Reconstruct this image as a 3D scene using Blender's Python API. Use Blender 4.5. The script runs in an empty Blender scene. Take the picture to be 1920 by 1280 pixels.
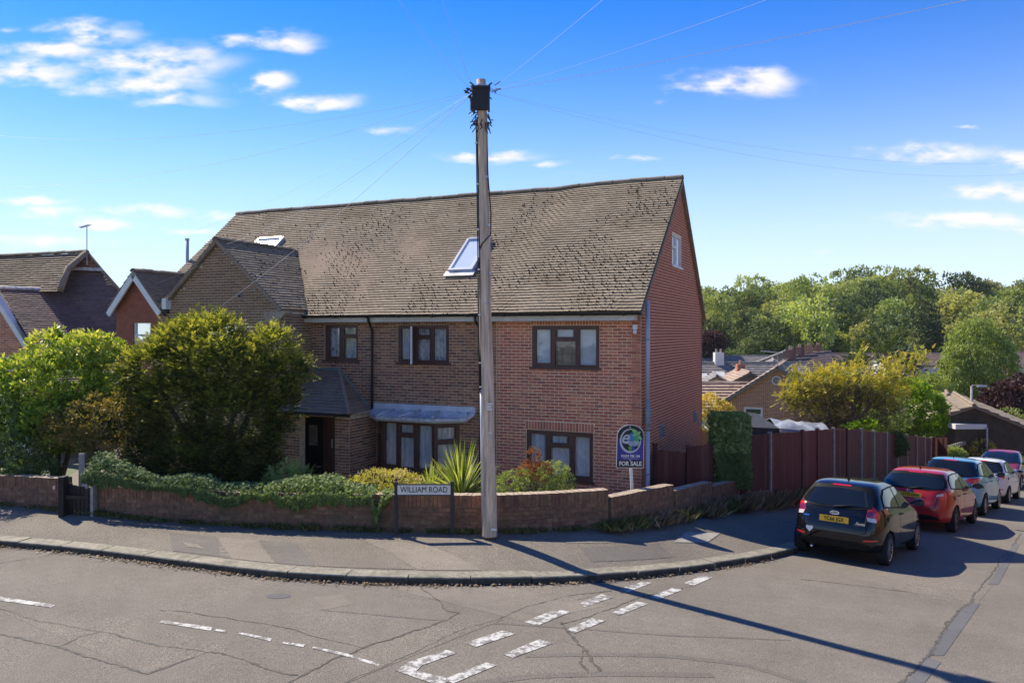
import bpy, bmesh, math, random
import numpy as np
from mathutils import Vector, Matrix
from mathutils.bvhtree import BVHTree
from mathutils import noise as mnoise

# ------------------------------------------------------------------ camera, sky, sun, exposure
SC = bpy.context.scene
COL = SC.collection
F, CX, HY, CZ = 1480.0, 960.0, 622.0, 3.64
SUN_AZ = math.radians(-48.0)        # compass angle from +Y, negative is towards -X
SUN_EL = math.radians(46.3)
EXPOSURE = 0.95

cam = bpy.data.cameras.new('camera')
cam.lens = 36.0 * F / 1920.0
cam.sensor_width = 36.0
cam.shift_y = (HY - 640.0) / 1920.0
cam.clip_start = 0.1
cam.clip_end = 3000
camo = bpy.data.objects.new('camera', cam)
camo.location = (0, 0, CZ)
camo.rotation_euler = (math.pi / 2, 0, 0)
COL.objects.link(camo)
SC.camera = camo

W = bpy.data.worlds.new('World')
SC.world = W
W.use_nodes = True

def build_sky():
    nt = W.node_tree
    N, L = nt.nodes, nt.links
    for n in list(N): N.remove(n)
    def nd(t, **k):
        n = N.new(t)
        for a, b in k.items(): setattr(n, a, b)
        return n
    def m(op, a, b=None, c=None, clamp=False):
        n = nd('ShaderNodeMath', operation=op, use_clamp=clamp)
        for i, v in enumerate((a, b, c)):
            if v is None: continue
            if isinstance(v, (int, float)): n.inputs[i].default_value = v
            else: L.new(v, n.inputs[i])
        return n.outputs[0]
    sky = nd('ShaderNodeTexSky', sky_type='NISHITA')
    sky.sun_disc = False
    sky.sun_elevation = SUN_EL
    sky.sun_rotation = SUN_AZ
    sky.altitude = 60
    sky.air_density = 1.0
    sky.dust_density = 0.0
    sky.ozone_density = 3.0
    hs = nd('ShaderNodeHueSaturation')
    hs.inputs['Saturation'].default_value = 1.08
    hs.inputs['Hue'].default_value = 0.505
    gm = nd('ShaderNodeGamma'); gm.inputs[1].default_value = SKY_GAMMA
    sv = nd('ShaderNodeVectorMath', operation='MULTIPLY'); sv.inputs[1].default_value = SKY_TINT
    L.new(sky.outputs[0], sv.inputs[0]); L.new(sv.outputs[0], gm.inputs[0]); L.new(gm.outputs[0], hs.inputs['Color'])
    tc = nd('ShaderNodeTexCoord')
    sep = nd('ShaderNodeSeparateXYZ')
    L.new(tc.outputs['Generated'], sep.inputs[0])
    deep = nd('ShaderNodeVectorMath', operation='MULTIPLY'); deep.inputs[1].default_value = SKY_DEEP
    L.new(hs.outputs[0], deep.inputs[0])
    hz = m('EXPONENT', m('MULTIPLY', m('POWER', m('MULTIPLY', m('MAXIMUM', sep.outputs[2], 0.0), 4.7), 2.0), -1.0))
    hmix = nd('ShaderNodeMix', data_type='RGBA'); hmix.inputs[7].default_value = SKY_LOW
    L.new(m('MULTIPLY', hz, 0.93), hmix.inputs[0]); L.new(deep.outputs[0], hmix.inputs[6])
    yy = m('MAXIMUM', sep.outputs[1], 0.02)
    gx = m('DIVIDE', sep.outputs[0], yy)
    gz = m('DIVIDE', sep.outputs[2], yy)
    cb = nd('ShaderNodeCombineXYZ')
    L.new(gx, cb.inputs[0]); L.new(gz, cb.inputs[1])
    # warp
    sc_ = nd('ShaderNodeVectorMath', operation='MULTIPLY')
    sc_.inputs[1].default_value = (7.0, 17.0, 1.0)
    L.new(cb.outputs[0], sc_.inputs[0])
    nz = nd('ShaderNodeTexNoise')
    nz.inputs['Scale'].default_value = 1.6; nz.inputs['Detail'].default_value = 7; nz.inputs['Roughness'].default_value = 0.62
    L.new(sc_.outputs[0], nz.inputs['Vector'])
    nsub = nd('ShaderNodeVectorMath', operation='SUBTRACT'); nsub.inputs[1].default_value = (.5, .5, .5)
    L.new(nz.outputs['Color'], nsub.inputs[0])
    nmul = nd('ShaderNodeVectorMath', operation='MULTIPLY'); nmul.inputs[1].default_value = (0.11, 0.035, 0)
    L.new(nsub.outputs[0], nmul.inputs[0])
    wp = nd('ShaderNodeVectorMath', operation='ADD')
    L.new(cb.outputs[0], wp.inputs[0]); L.new(nmul.outputs[0], wp.inputs[1])
    clouds = [(180, 60, 110, 26, 1), (110, 98, 150, 20, .9), (60, 138, 120, 28, 1), (300, 118, 150, 40, 1), (270, 160, 160, 30, .95),
              (330, 185, 110, 18, .8), (540, 78, 75, 24, .95), (440, 80, 60, 15, .8), (510, 152, 52, 22, 1), (590, 190, 95, 18, 1),
              (340, 105, 40, 14, .6), (725, 247, 60, 9, .5), (930, 296, 110, 12, .95), (1035, 313, 50, 8, .6), (1190, 298, 60, 8, .8),
              (1385, 158, 125, 29, 1), (1430, 145, 60, 22, 1), (1240, 190, 25, 7, .35), (1760, 285, 135, 21, 1), (1910, 305, 65, 19, 1), (1870, 358, 105, 19, 1),
              (1800, 414, 170, 18, 1), (1905, 434, 45, 9, .9), (1812, 242, 30, 5, .5), (60, 378, 95, 11, .95), (95, 397, 75, 13, .9),
              (185, 417, 100, 13, .9), (285, 393, 90, 13, .9), (90, 452, 140, 15, .65), (375, 428, 70, 8, .75), (415, 400, 60, 9, .6),
              (1540, 470, 60, 6, .35), (1080, 335, 90, 8, .3), (20, 60, 30, 9, .5)]
    tot = None
    for (px, py, rx, ry, amp) in clouds:
        s = nd('ShaderNodeVectorMath', operation='SUBTRACT')
        s.inputs[1].default_value = ((px - CX) / F, (HY - py) / F, 0)
        L.new(wp.outputs[0], s.inputs[0])
        k = nd('ShaderNodeVectorMath', operation='MULTIPLY')
        k.inputs[1].default_value = (F / rx, F / ry, 0)
        L.new(s.outputs[0], k.inputs[0])
        le = nd('ShaderNodeVectorMath', operation='LENGTH')
        L.new(k.outputs[0], le.inputs[0])
        v = m('MULTIPLY_ADD', le.outputs['Value'], -1.0, 1.34, clamp=False)
        v = m('MULTIPLY', m('MAXIMUM', v, 0.0), amp)
        tot = v if tot is None else m('MAXIMUM', tot, v)
    n2 = nd('ShaderNodeTexNoise'); n2.inputs['Scale'].default_value = 3.2; n2.inputs['Detail'].default_value = 8
    L.new(sc_.outputs[0], n2.inputs['Vector'])
    tex = m('MULTIPLY_ADD', n2.outputs['Fac'], 2.2, -0.45)
    mask = m('MULTIPLY', m('MULTIPLY', tot, tex), 1.05, clamp=True)
    mr = nd('ShaderNodeMapRange', interpolation_type='SMOOTHSTEP')
    mr.inputs['From Min'].default_value = 0.08; mr.inputs['From Max'].default_value = 0.95
    L.new(mask, mr.inputs['Value'])
    front = m('GREATER_THAN', sep.outputs[1], 0.05)
    a = m('MULTIPLY', mr.outputs[0], front)
    # the rest of the sky: loose scattered cloud
    n3 = nd('ShaderNodeTexNoise'); n3.inputs['Scale'].default_value = 3.0; n3.inputs['Detail'].default_value = 8
    st = nd('ShaderNodeVectorMath', operation='MULTIPLY'); st.inputs[1].default_value = (1, 1, 3)
    L.new(tc.outputs['Generated'], st.inputs[0]); L.new(st.outputs[0], n3.inputs['Vector'])
    b = nd('ShaderNodeMapRange', interpolation_type='SMOOTHSTEP')
    b.inputs['From Min'].default_value = 0.56; b.inputs['From Max'].default_value = 0.74
    L.new(n3.outputs['Fac'], b.inputs['Value'])
    bb = m('MULTIPLY', m('MULTIPLY', b.outputs[0], m('SUBTRACT', 1.0, front)), 0.8)
    mask = m('MAXIMUM', m('MULTIPLY', a, 0.93), bb)
    mx = nd('ShaderNodeMix', data_type='RGBA')
    L.new(mask, mx.inputs[0]); L.new(hmix.outputs[2], mx.inputs[6])
    mx.inputs[7].default_value = CLOUD
    bg = nd('ShaderNodeBackground'); bg.inputs['Strength'].default_value = SKY_STRENGTH
    L.new(mx.outputs[2], bg.inputs['Color'])
    out = nd('ShaderNodeOutputWorld'); L.new(bg.outputs[0], out.inputs[0])

SKY_STRENGTH = 0.15
SKY_DEEP = (.03, .60, .93)
SKY_LOW = (3.35, 3.72, 3.95, 1)
SKY_GAMMA = 1.22
SKY_TINT = (.50, .53, .58)
CLOUD = (3.85, 3.65, 3.85, 1)
build_sky()

sl = bpy.data.lights.new('sun', 'SUN')
sl.energy = 3.85
sl.angle = math.radians(0.53)
sl.color = (1.0, 0.915, 0.77)
slo = bpy.data.objects.new('sun', sl)
tosun = Vector((math.sin(SUN_AZ) * math.cos(SUN_EL), math.cos(SUN_AZ) * math.cos(SUN_EL), math.sin(SUN_EL)))
slo.rotation_euler = tosun.to_track_quat('Z', 'Y').to_euler()
slo.location = tosun * 60
COL.objects.link(slo)

SC.view_settings.view_transform = 'Standard'
SC.view_settings.look = 'None'
SC.view_settings.gamma = 1
SC.view_settings.use_curve_mapping = False
SC.view_settings.exposure = EXPOSURE
SC.cycles.max_bounces = 6
SC.cycles.transparent_max_bounces = 12
SC.cycles.use_denoising = True

# ------------------------------------------------------------------ helpers
rnd = random.Random(11)
R = np.random.default_rng(11)
UP = Vector((0, 0, 1))

def P(px, py, Y): return Vector(((px - CX) / F * Y, Y, CZ - (py - HY) / F * Y))

def sp(a, k=1.2):
    a = np.asarray(a, dtype=float)
    return np.where(a * k > 30, a, np.log1p(np.exp(np.minimum(a * k, 30))) / k)

def zr(x, y):
    t = .633 * np.asarray(x) + .774 * np.asarray(y)
    return -.10 * (sp(t - 8.7) - sp(t - 76, .2)) - .012 * (sp(-np.asarray(x) - 3) - sp(-np.asarray(x) - 60, .2))

def Z(x, y): return float(zr(x, y))

def gp(px, py, off=0.0):
    lo, hi = 3.0, 400.0
    for _ in range(60):
        mid = (lo + hi) / 2
        if (py - HY) > (CZ - Z((px - CX) / F * mid, mid) - off) * F / mid: hi = mid
        else: lo = mid
    x = (px - CX) / F * lo
    return Vector((x, lo, Z(x, lo) + off))

def smooth(a, lo, hi):
    t = np.clip((a - lo) / (hi - lo), 0, 1)
    return t * t * (3 - 2 * t)

def terrain(x, y):
    x = np.asarray(x, float); y = np.asarray(y, float)
    g = zr(x, y) - .25
    d = y + .12 * (x - 60)
    hill = 9.0 * smooth(d, 108, 225) * (1 - .22 * smooth(-x, -95, 10))
    hill = hill * (.60 + .40 * smooth(x * 200 / np.maximum(y, 60), 42, 92))
    far = .8 * np.sin(x * .03) * smooth(d, 120, 200)
    return g + hill + far

ROOT = {}
def link(o, parent=None):
    COL.objects.link(o)
    if parent is not None:
        o.parent = parent
        if parent.name in ROOT: o.matrix_parent_inverse = Matrix.Translation(-ROOT[parent.name])
    return o

def thing(name, label, cat, loc=(0, 0, 0), group=None, local=False, rz=0.0):
    o = bpy.data.objects.new(name, None)
    o.empty_display_size = .2
    o.location = loc
    o.rotation_euler = (0, 0, rz)
    COL.objects.link(o)
    o['label'] = label; o['category'] = cat
    if group: o['group'] = group
    if not local: ROOT[o.name] = Vector(loc)
    return o

def tag(o, label=None, cat=None, group=None, kind=None):
    if label: o['label'] = label
    if cat: o['category'] = cat
    if group: o['group'] = group
    if kind: o['kind'] = kind
    return o

class MB:
    """collects quads / tris for one mesh, with a random value and a material slot per face"""
    def __init__(s): s.v = []; s.f = []; s.r = []; s.m = []
    def face(s, pts, r=None, mi=0):
        b = len(s.v); s.v.extend([tuple(p) for p in pts]); s.f.append(tuple(range(b, b + len(pts))))
        s.r.append(rnd.random() if r is None else r); s.m.append(mi)
    def hexa(s, p, r=None, mi=0, skip=()):
        b = len(s.v); s.v.extend([tuple(q) for q in p])
        r = rnd.random() if r is None else r
        for k, q in enumerate(((0, 3, 2, 1), (4, 5, 6, 7), (0, 1, 5, 4), (1, 2, 6, 5), (2, 3, 7, 6), (3, 0, 4, 7))):
            if k in skip: continue
            s.f.append(tuple(b + i for i in q)); s.r.append(r); s.m.append(mi)
    def box(s, lo, hi, r=None, mi=0):
        x0, y0, z0 = lo; x1, y1, z1 = hi
        s.hexa([(x0, y0, z0), (x1, y0, z0), (x1, y1, z0), (x0, y1, z0), (x0, y0, z1), (x1, y0, z1), (x1, y1, z1), (x0, y1, z1)], r, mi)
    def tube(s, pts, rad, n=8, r=None, mi=0, cap=True):
        pts = [Vector(p) for p in pts]
        if not hasattr(rad, '__len__'): rad = [rad] * len(pts)
        r = rnd.random() if r is None else r
        b = len(s.v); side = None
        for i, p in enumerate(pts):
            t = (pts[min(i + 1, len(pts) - 1)] - pts[max(i - 1, 0)]).normalized()
            if side is None:
                side = t.orthogonal().normalized()
            else:
                side = (side - t * side.dot(t)).normalized()
            up = t.cross(side)
            for k in range(n):
                a = 2 * math.pi * k / n
                s.v.append(tuple(p + (side * math.cos(a) + up * math.sin(a)) * rad[i]))
        for i in range(len(pts) - 1):
            for k in range(n):
                k2 = (k + 1) % n
                s.f.append((b + i * n + k, b + i * n + k2, b + (i + 1) * n + k2, b + (i + 1) * n + k)); s.r.append(r); s.m.append(mi)
        if cap:
            s.f.append(tuple(b + k for k in range(n))[::-1]); s.r.append(r); s.m.append(mi)
            e = b + (len(pts) - 1) * n
            s.f.append(tuple(e + k for k in range(n))); s.r.append(r); s.m.append(mi)
    def mesh(s, name, mats, smooth_=False):
        me = bpy.data.meshes.new(name)
        me.from_pydata(s.v, [], s.f)
        for m_ in (mats if isinstance(mats, (list, tuple)) else [mats]): me.materials.append(m_)
        at = me.attributes.new('rnd', 'FLOAT', 'FACE'); at.data.foreach_set('value', np.array(s.r, dtype=np.float32))
        me.polygons.foreach_set('material_index', np.array(s.m, dtype=np.int32))
        if smooth_: me.polygons.foreach_set('use_smooth', np.ones(len(s.f), dtype=bool))
        me.update()
        return me
    def build(s, name, mats, parent=None, smooth_=False, kind=None, label=None):
        o = bpy.data.objects.new(name, s.mesh(name, mats, smooth_))
        link(o, parent); tag(o, label=label, kind=kind)
        return o

def np_mesh(name, V, Q, mat, rv=None, smooth_=False):
    """V (n,3) float, Q (m,k) int"""
    me = bpy.data.meshes.new(name)
    n, m_, k = len(V), len(Q), Q.shape[1]
    me.vertices.add(n); me.vertices.foreach_set('co', np.asarray(V, dtype=np.float32).ravel())
    me.loops.add(m_ * k); me.loops.foreach_set('vertex_index', np.asarray(Q, dtype=np.int32).ravel())
    me.polygons.add(m_)
    me.polygons.foreach_set('loop_start', np.arange(0, m_ * k, k, dtype=np.int32))
    me.polygons.foreach_set('loop_total', np.full(m_, k, dtype=np.int32))
    me.materials.append(mat)
    me.update(calc_edges=True)
    if rv is not None:
        at = me.attributes.new('rnd', 'FLOAT', 'FACE'); at.data.foreach_set('value', np.asarray(rv, dtype=np.float32))
    if smooth_: me.polygons.foreach_set('use_smooth', np.ones(m_, dtype=bool))
    return me

def np_obj(name, V, Q, mat, rv=None, parent=None, smooth_=False, kind=None):
    o = bpy.data.objects.new(name, np_mesh(name, V, Q, mat, rv, smooth_))
    link(o, parent); tag(o, kind=kind)
    return o

def grid_obj(name, G, mat, parent=None, kind=None, smooth_=True):
    """G (a,b,3)"""
    a, b = G.shape[:2]
    i = np.arange(a * b).reshape(a, b)
    Q = np.stack([i[:-1, :-1], i[1:, :-1], i[1:, 1:], i[:-1, 1:]], -1).reshape(-1, 4)
    return np_obj(name, G.reshape(-1, 3), Q, mat, None, parent, smooth_, kind)

class Fr:
    """a wall frame: u along the wall, z up, n outward"""
    def __init__(s, O, u, n): s.O = Vector((O[0], O[1], 0)); s.u = Vector((u[0], u[1], 0)).normalized(); s.n = Vector((n[0], n[1], 0)).normalized()
    def pt(s, a, b, d=0.0): return s.O + s.u * a + s.n * d + Vector((0, 0, b))
    def px(s, px, py, d=0.0):
        ray = Vector(((px - CX) / F, 1, -(py - HY) / F))
        o = s.O + s.n * d; c = Vector((0, 0, CZ))
        t = (o - c).dot(s.n) / ray.dot(s.n)
        q = c + ray * t
        return (q - s.O).dot(s.u), q.z
    def off(s, d): return Fr(s.O + s.n * d, s.u, s.n)

def fbox(mb, fr, a0, a1, b0, b1, d0, d1, r=None, mi=0):
    mb.hexa([fr.pt(a0, b0, d1), fr.pt(a1, b0, d1), fr.pt(a1, b0, d0), fr.pt(a0, b0, d0),
             fr.pt(a0, b1, d1), fr.pt(a1, b1, d1), fr.pt(a1, b1, d0), fr.pt(a0, b1, d0)], r, mi)

def holed(mb, fr, a0, a1, b0, b1, holes, d0, d1, mi=0):
    """a slab with rectangular holes, as a set of boxes"""
    A = sorted({a0, a1, *[min(max(h[i], a0), a1) for h in holes for i in (0, 1)]})
    B = sorted({b0, b1, *[min(max(h[i], b0), b1) for h in holes for i in (2, 3)]})
    for j in range(len(B) - 1):
        run = None
        for i in range(len(A) - 1):
            ca, cb_ = (A[i] + A[i + 1]) / 2, (B[j] + B[j + 1]) / 2
            solid = not any(h[0] < ca < h[1] and h[2] < cb_ < h[3] for h in holes)
            if solid:
                if run is None: run = A[i]
            if run is not None and (not solid or i == len(A) - 2):
                fbox(mb, fr, run, A[i + 1] if solid else A[i], B[j], B[j + 1], d0, d1, mi=mi)
                run = None

# ------------------------------------------------------------------ materials
def lin(c):
    return tuple(((v / 255) / 12.92 if v / 255 <= .04045 else (((v / 255) + .055) / 1.055) ** 2.4) for v in c)

def material(name, cols, rough=.8, var=.18, vscale=6.0, bump=0.0, bscale=60.0, metal=0.0, coat=0.0, spec=.4, trans=0.0,
             by='noise', stain=None, stain_scale=1.2, stain_amt=.5, stretch=(1, 1, 1), detail=5, emis=None, bumpd=.01, objvar=0):
    """cols: list of linear colours; by = 'rnd' picks among them by the face/object random value, 'noise' by a noise"""
    mt = bpy.data.materials.new(name); mt.use_nodes = True
    nt = mt.node_tree; N, L = nt.nodes, nt.links
    bs = N['Principled BSDF']
    bs.inputs['Roughness'].default_value = rough
    bs.inputs['Metallic'].default_value = metal
    bs.inputs['Specular IOR Level'].default_value = spec
    if coat: bs.inputs['Coat Weight'].default_value = coat; bs.inputs['Coat Roughness'].default_value = .04
    geo = N.new('ShaderNodeNewGeometry')
    mp = N.new('ShaderNodeMapping'); mp.inputs['Scale'].default_value = stretch
    L.new(geo.outputs['Position'], mp.inputs['Vector'])
    ramp = N.new('ShaderNodeValToRGB')
    while len(ramp.color_ramp.elements) < len(cols): ramp.color_ramp.elements.new(.5)
    for i, c in enumerate(cols):
        e = ramp.color_ramp.elements[i]; e.position = i / max(1, len(cols) - 1); e.color = (*c[:3], 1)
    if len(cols) == 1: ramp.color_ramp.elements[-1].color = (*cols[0][:3], 1)
    if by == 'rnd':
        at = N.new('ShaderNodeAttribute'); at.attribute_name = 'rnd'
        oi = N.new('ShaderNodeObjectInfo')
        ad = N.new('ShaderNodeMath'); ad.operation = 'ADD'; L.new(at.outputs['Fac'], ad.inputs[0]); L.new(oi.outputs['Random'], ad.inputs[1])
        fr_ = N.new('ShaderNodeMath'); fr_.operation = 'FRACT'; L.new(ad.outputs[0], fr_.inputs[0])
        L.new(fr_.outputs[0], ramp.inputs[0])
    elif by == 'attr':
        at = N.new('ShaderNodeAttribute'); at.attribute_name = 'rnd'; L.new(at.outputs['Fac'], ramp.inputs[0])
    else:
        n0 = N.new('ShaderNodeTexNoise'); n0.inputs['Scale'].default_value = vscale * .35; n0.inputs['Detail'].default_value = detail
        L.new(mp.outputs[0], n0.inputs['Vector'])
        mr0 = N.new('ShaderNodeMapRange'); mr0.inputs['From Min'].default_value = .3; mr0.inputs['From Max'].default_value = .7
        L.new(n0.outputs['Fac'], mr0.inputs['Value']); L.new(mr0.outputs[0], ramp.inputs[0])
    col = ramp.outputs[0]
    if var:
        n1 = N.new('ShaderNodeTexNoise'); n1.inputs['Scale'].default_value = vscale; n1.inputs['Detail'].default_value = detail; n1.inputs['Roughness'].default_value = .6
        L.new(mp.outputs[0], n1.inputs['Vector'])
        mr = N.new('ShaderNodeMapRange'); mr.inputs['From Min'].default_value = .3; mr.inputs['From Max'].default_value = .7
        mr.inputs['To Min'].default_value = 1 - var; mr.inputs['To Max'].default_value = 1 + var
        L.new(n1.outputs['Fac'], mr.inputs['Value'])
        mu = N.new('ShaderNodeVectorMath'); mu.operation = 'SCALE'; L.new(col, mu.inputs[0]); L.new(mr.outputs[0], mu.inputs['Scale'])
        col = mu.outputs[0]
    if objvar:
        oi2 = N.new('ShaderNodeObjectInfo'); mo = N.new('ShaderNodeMapRange'); mo.inputs['To Min'].default_value = 1 - objvar; mo.inputs['To Max'].default_value = 1 + objvar
        L.new(oi2.outputs['Random'], mo.inputs['Value']); mv = N.new('ShaderNodeVectorMath'); mv.operation = 'SCALE'; L.new(col, mv.inputs[0]); L.new(mo.outputs[0], mv.inputs['Scale']); col = mv.outputs[0]
    if stain:
        n2 = N.new('ShaderNodeTexNoise'); n2.inputs['Scale'].default_value = stain_scale; n2.inputs['Detail'].default_value = 9; n2.inputs['Roughness'].default_value = .68
        L.new(mp.outputs[0], n2.inputs['Vector'])
        mr = N.new('ShaderNodeMapRange'); mr.inputs['From Min'].default_value = .5; mr.inputs['From Max'].default_value = .68; mr.inputs['To Max'].default_value = stain_amt
        L.new(n2.outputs['Fac'], mr.inputs['Value'])
        mx = N.new('ShaderNodeMix'); mx.data_type = 'RGBA'; L.new(mr.outputs[0], mx.inputs[0]); L.new(col, mx.inputs[6]); mx.inputs[7].default_value = (*stain, 1)
        col = mx.outputs[2]
    L.new(col, bs.inputs['Base Color'])
    if bump:
        nb = N.new('ShaderNodeTexNoise'); nb.inputs['Scale'].default_value = bscale; nb.inputs['Detail'].default_value = 6
        L.new(mp.outputs[0], nb.inputs['Vector'])
        bp = N.new('ShaderNodeBump'); bp.inputs['Strength'].default_value = bump; bp.inputs['Distance'].default_value = bumpd
        L.new(nb.outputs['Fac'], bp.inputs['Height']); L.new(bp.outputs[0], bs.inputs['Normal'])
    if trans:
        tr = N.new('ShaderNodeBsdfTranslucent')
        br = N.new('ShaderNodeVectorMath'); br.operation = 'MULTIPLY'; br.inputs[1].default_value = (1.35, 1.25, .45)
        L.new(col, br.inputs[0]); L.new(br.outputs[0], tr.inputs['Color'])
        ms = N.new('ShaderNodeMixShader'); ms.inputs[0].default_value = trans
        L.new(bs.outputs[0], ms.inputs[1]); L.new(tr.outputs[0], ms.inputs[2])
        L.new(ms.outputs[0], N['Material Output'].inputs['Surface'])
    if emis:
        bs.inputs['Emission Color'].default_value = (*emis, 1); bs.inputs['Emission Strength'].default_value = 1
    return mt

def glass(name, tint=(.8, .85, .9), refl=.12):
    mt = bpy.data.materials.new(name); mt.use_nodes = True
    nt = mt.node_tree; N, L = nt.nodes, nt.links
    for n in list(N): N.remove(n)
    out = N.new('ShaderNodeOutputMaterial')
    g = N.new('ShaderNodeBsdfGlossy'); g.inputs['Roughness'].default_value = .015
    t = N.new('ShaderNodeBsdfTransparent'); t.inputs['Color'].default_value = (*tint, 1)
    fr_ = N.new('ShaderNodeFresnel'); fr_.inputs['IOR'].default_value = 1.5
    ad = N.new('ShaderNodeMath'); ad.operation = 'ADD'; ad.inputs[1].default_value = refl; L.new(fr_.outputs[0], ad.inputs[0])
    nz = N.new('ShaderNodeTexNoise'); nz.inputs['Scale'].default_value = 1.6
    geo = N.new('ShaderNodeNewGeometry'); L.new(geo.outputs['Position'], nz.inputs['Vector'])
    bp = N.new('ShaderNodeBump'); bp.inputs['Strength'].default_value = .12; bp.inputs['Distance'].default_value = .05
    L.new(nz.outputs['Fac'], bp.inputs['Height']); L.new(bp.outputs[0], g.inputs['Normal'])
    mx = N.new('ShaderNodeMixShader'); L.new(ad.outputs[0], mx.inputs[0]); L.new(t.outputs[0], mx.inputs[1]); L.new(g.outputs[0], mx.inputs[2])
    L.new(mx.outputs[0], out.inputs['Surface'])
    return mt

def worn_paint(name, col, base):
    mt = bpy.data.materials.new(name); mt.use_nodes = True
    nt = mt.node_tree; N, L = nt.nodes, nt.links
    bs = N['Principled BSDF']; bs.inputs['Roughness'].default_value = .75
    geo = N.new('ShaderNodeNewGeometry')
    n1 = N.new('ShaderNodeTexNoise'); n1.inputs['Scale'].default_value = 9; n1.inputs['Detail'].default_value = 10; n1.inputs['Roughness'].default_value = .75
    L.new(geo.outputs['Position'], n1.inputs['Vector'])
    mr = N.new('ShaderNodeMapRange'); mr.inputs['From Min'].default_value = .46; mr.inputs['From Max'].default_value = .54
    L.new(n1.outputs['Fac'], mr.inputs['Value'])
    n2 = N.new('ShaderNodeTexNoise'); n2.inputs['Scale'].default_value = 160; L.new(geo.outputs['Position'], n2.inputs['Vector'])
    mu = N.new('ShaderNodeMapRange'); mu.inputs['To Min'].default_value = .75; mu.inputs['To Max'].default_value = 1.1; L.new(n2.outputs['Fac'], mu.inputs['Value'])
    mx = N.new('ShaderNodeMix'); mx.data_type = 'RGBA'; mx.inputs[6].default_value = (*base, 1); mx.inputs[7].default_value = (*col, 1)
    L.new(mr.outputs[0], mx.inputs[0])
    sc = N.new('ShaderNodeVectorMath'); sc.operation = 'SCALE'; L.new(mx.outputs[2], sc.inputs[0]); L.new(mu.outputs[0], sc.inputs['Scale'])
    L.new(sc.outputs[0], bs.inputs['Base Color'])
    bp = N.new('ShaderNodeBump'); bp.inputs['Strength'].default_value = .4; bp.inputs['Distance'].default_value = .006
    L.new(n2.outputs['Fac'], bp.inputs['Height']); L.new(bp.outputs[0], bs.inputs['Normal'])
    return mt

def asphalt(name, base, warm=0.0, grain=.35, chip=.25, patchy=.14, gscale=95):
    """old asphalt: fine aggregate, larger worn areas, light chippings"""
    mt = bpy.data.materials.new(name); mt.use_nodes = True
    nt = mt.node_tree; N, L = nt.nodes, nt.links
    bs = N['Principled BSDF']; bs.inputs['Roughness'].default_value = .88; bs.inputs['Specular IOR Level'].default_value = .25
    geo = N.new('ShaderNodeNewGeometry')
    def noise(s, d=4, r=.6):
        n = N.new('ShaderNodeTexNoise'); n.inputs['Scale'].default_value = s; n.inputs['Detail'].default_value = d; n.inputs['Roughness'].default_value = r
        L.new(geo.outputs['Position'], n.inputs['Vector']); return n.outputs['Fac']
    def rng(v, a, b, c, d):
        n = N.new('ShaderNodeMapRange')
        for k, x in zip(('From Min', 'From Max', 'To Min', 'To Max'), (a, b, c, d)): n.inputs[k].default_value = x
        L.new(v, n.inputs['Value']); return n.outputs[0]
    def mul(a, b):
        n = N.new('ShaderNodeMath'); n.operation = 'MULTIPLY'; L.new(a, n.inputs[0]); L.new(b, n.inputs[1]); return n.outputs[0]
    g1 = rng(noise(gscale, 2, .7), .3, .7, 1 - grain, 1 + grain)
    g2 = rng(noise(.55, 6, .62), .3, .7, 1 - patchy, 1 + patchy)
    g3 = rng(noise(4.5, 5, .7), .3, .7, .92, 1.08)
    vo = N.new('ShaderNodeTexVoronoi'); vo.inputs['Scale'].default_value = gscale * .6; L.new(geo.outputs['Position'], vo.inputs['Vector'])
    ch = rng(vo.outputs['Distance'], .0, .35, 1 + chip, 1)
    f = mul(mul(g1, g2), mul(g3, ch))
    rgb = N.new('ShaderNodeRGB'); rgb.outputs[0].default_value = (base * (1 + warm * .72), base, base * (1 - warm * .95), 1)
    sc = N.new('ShaderNodeVectorMath'); sc.operation = 'SCALE'; L.new(rgb.outputs[0], sc.inputs[0]); L.new(f, sc.inputs['Scale'])
    L.new(sc.outputs[0], bs.inputs['Base Color'])
    bp = N.new('ShaderNodeBump'); bp.inputs['Strength'].default_value = .55; bp.inputs['Distance'].default_value = .008
    L.new(g1, bp.inputs['Height']); L.new(bp.outputs[0], bs.inputs['Normal'])
    return mt

M = {}
HAZE = .00014
M['road'] = asphalt('road_asphalt', .162, .21, grain=.5, gscale=75)
M['road_patch'] = asphalt('coarse_asphalt', .165, .22, grain=.6, chip=.6, gscale=60)
M['road_pink'] = asphalt('pinkish_asphalt', .182, .22, grain=.45, chip=.4)
M['road_dark'] = asphalt('new_tar_asphalt', .125, .03, grain=.2)
M['crack'] = material('crack_dirt', [(0.068, 0.06, 0.048), (0.104, 0.092, 0.072)], var=.4, vscale=20)
M['skid'] = asphalt('rubbed_asphalt', .138, .19, grain=.5, gscale=75)
M['pave'] = asphalt('pavement_asphalt', .165, .23, grain=.65, chip=.5, gscale=65)
M['pave2'] = asphalt('pavement_light_patch', .192, .23, grain=.5, gscale=65)
M['pave3'] = asphalt('pavement_dark_patch', .142, .17, grain=.5, chip=.4)
M['kerb_face'] = material('shaded_kerb_face', [(.04,.036,.028),(.08,.07,.055)], var=.4, vscale=14, bump=.5, bscale=70)  # kerb face darkened, its shade put into the colour
M['coping_top'] = material('sunlit_coping_top', [(.34,.26,.18),(.50,.40,.29)], var=.3, vscale=20, bump=.4)  # coping tops lightened, sunlight on them put into the colour
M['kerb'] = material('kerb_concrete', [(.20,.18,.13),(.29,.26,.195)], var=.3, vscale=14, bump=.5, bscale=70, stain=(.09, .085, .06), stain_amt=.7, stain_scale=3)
M['paint'] = worn_paint('worn_white_road_paint', (.56, .54, .49), (.19, .17, .15))
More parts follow.
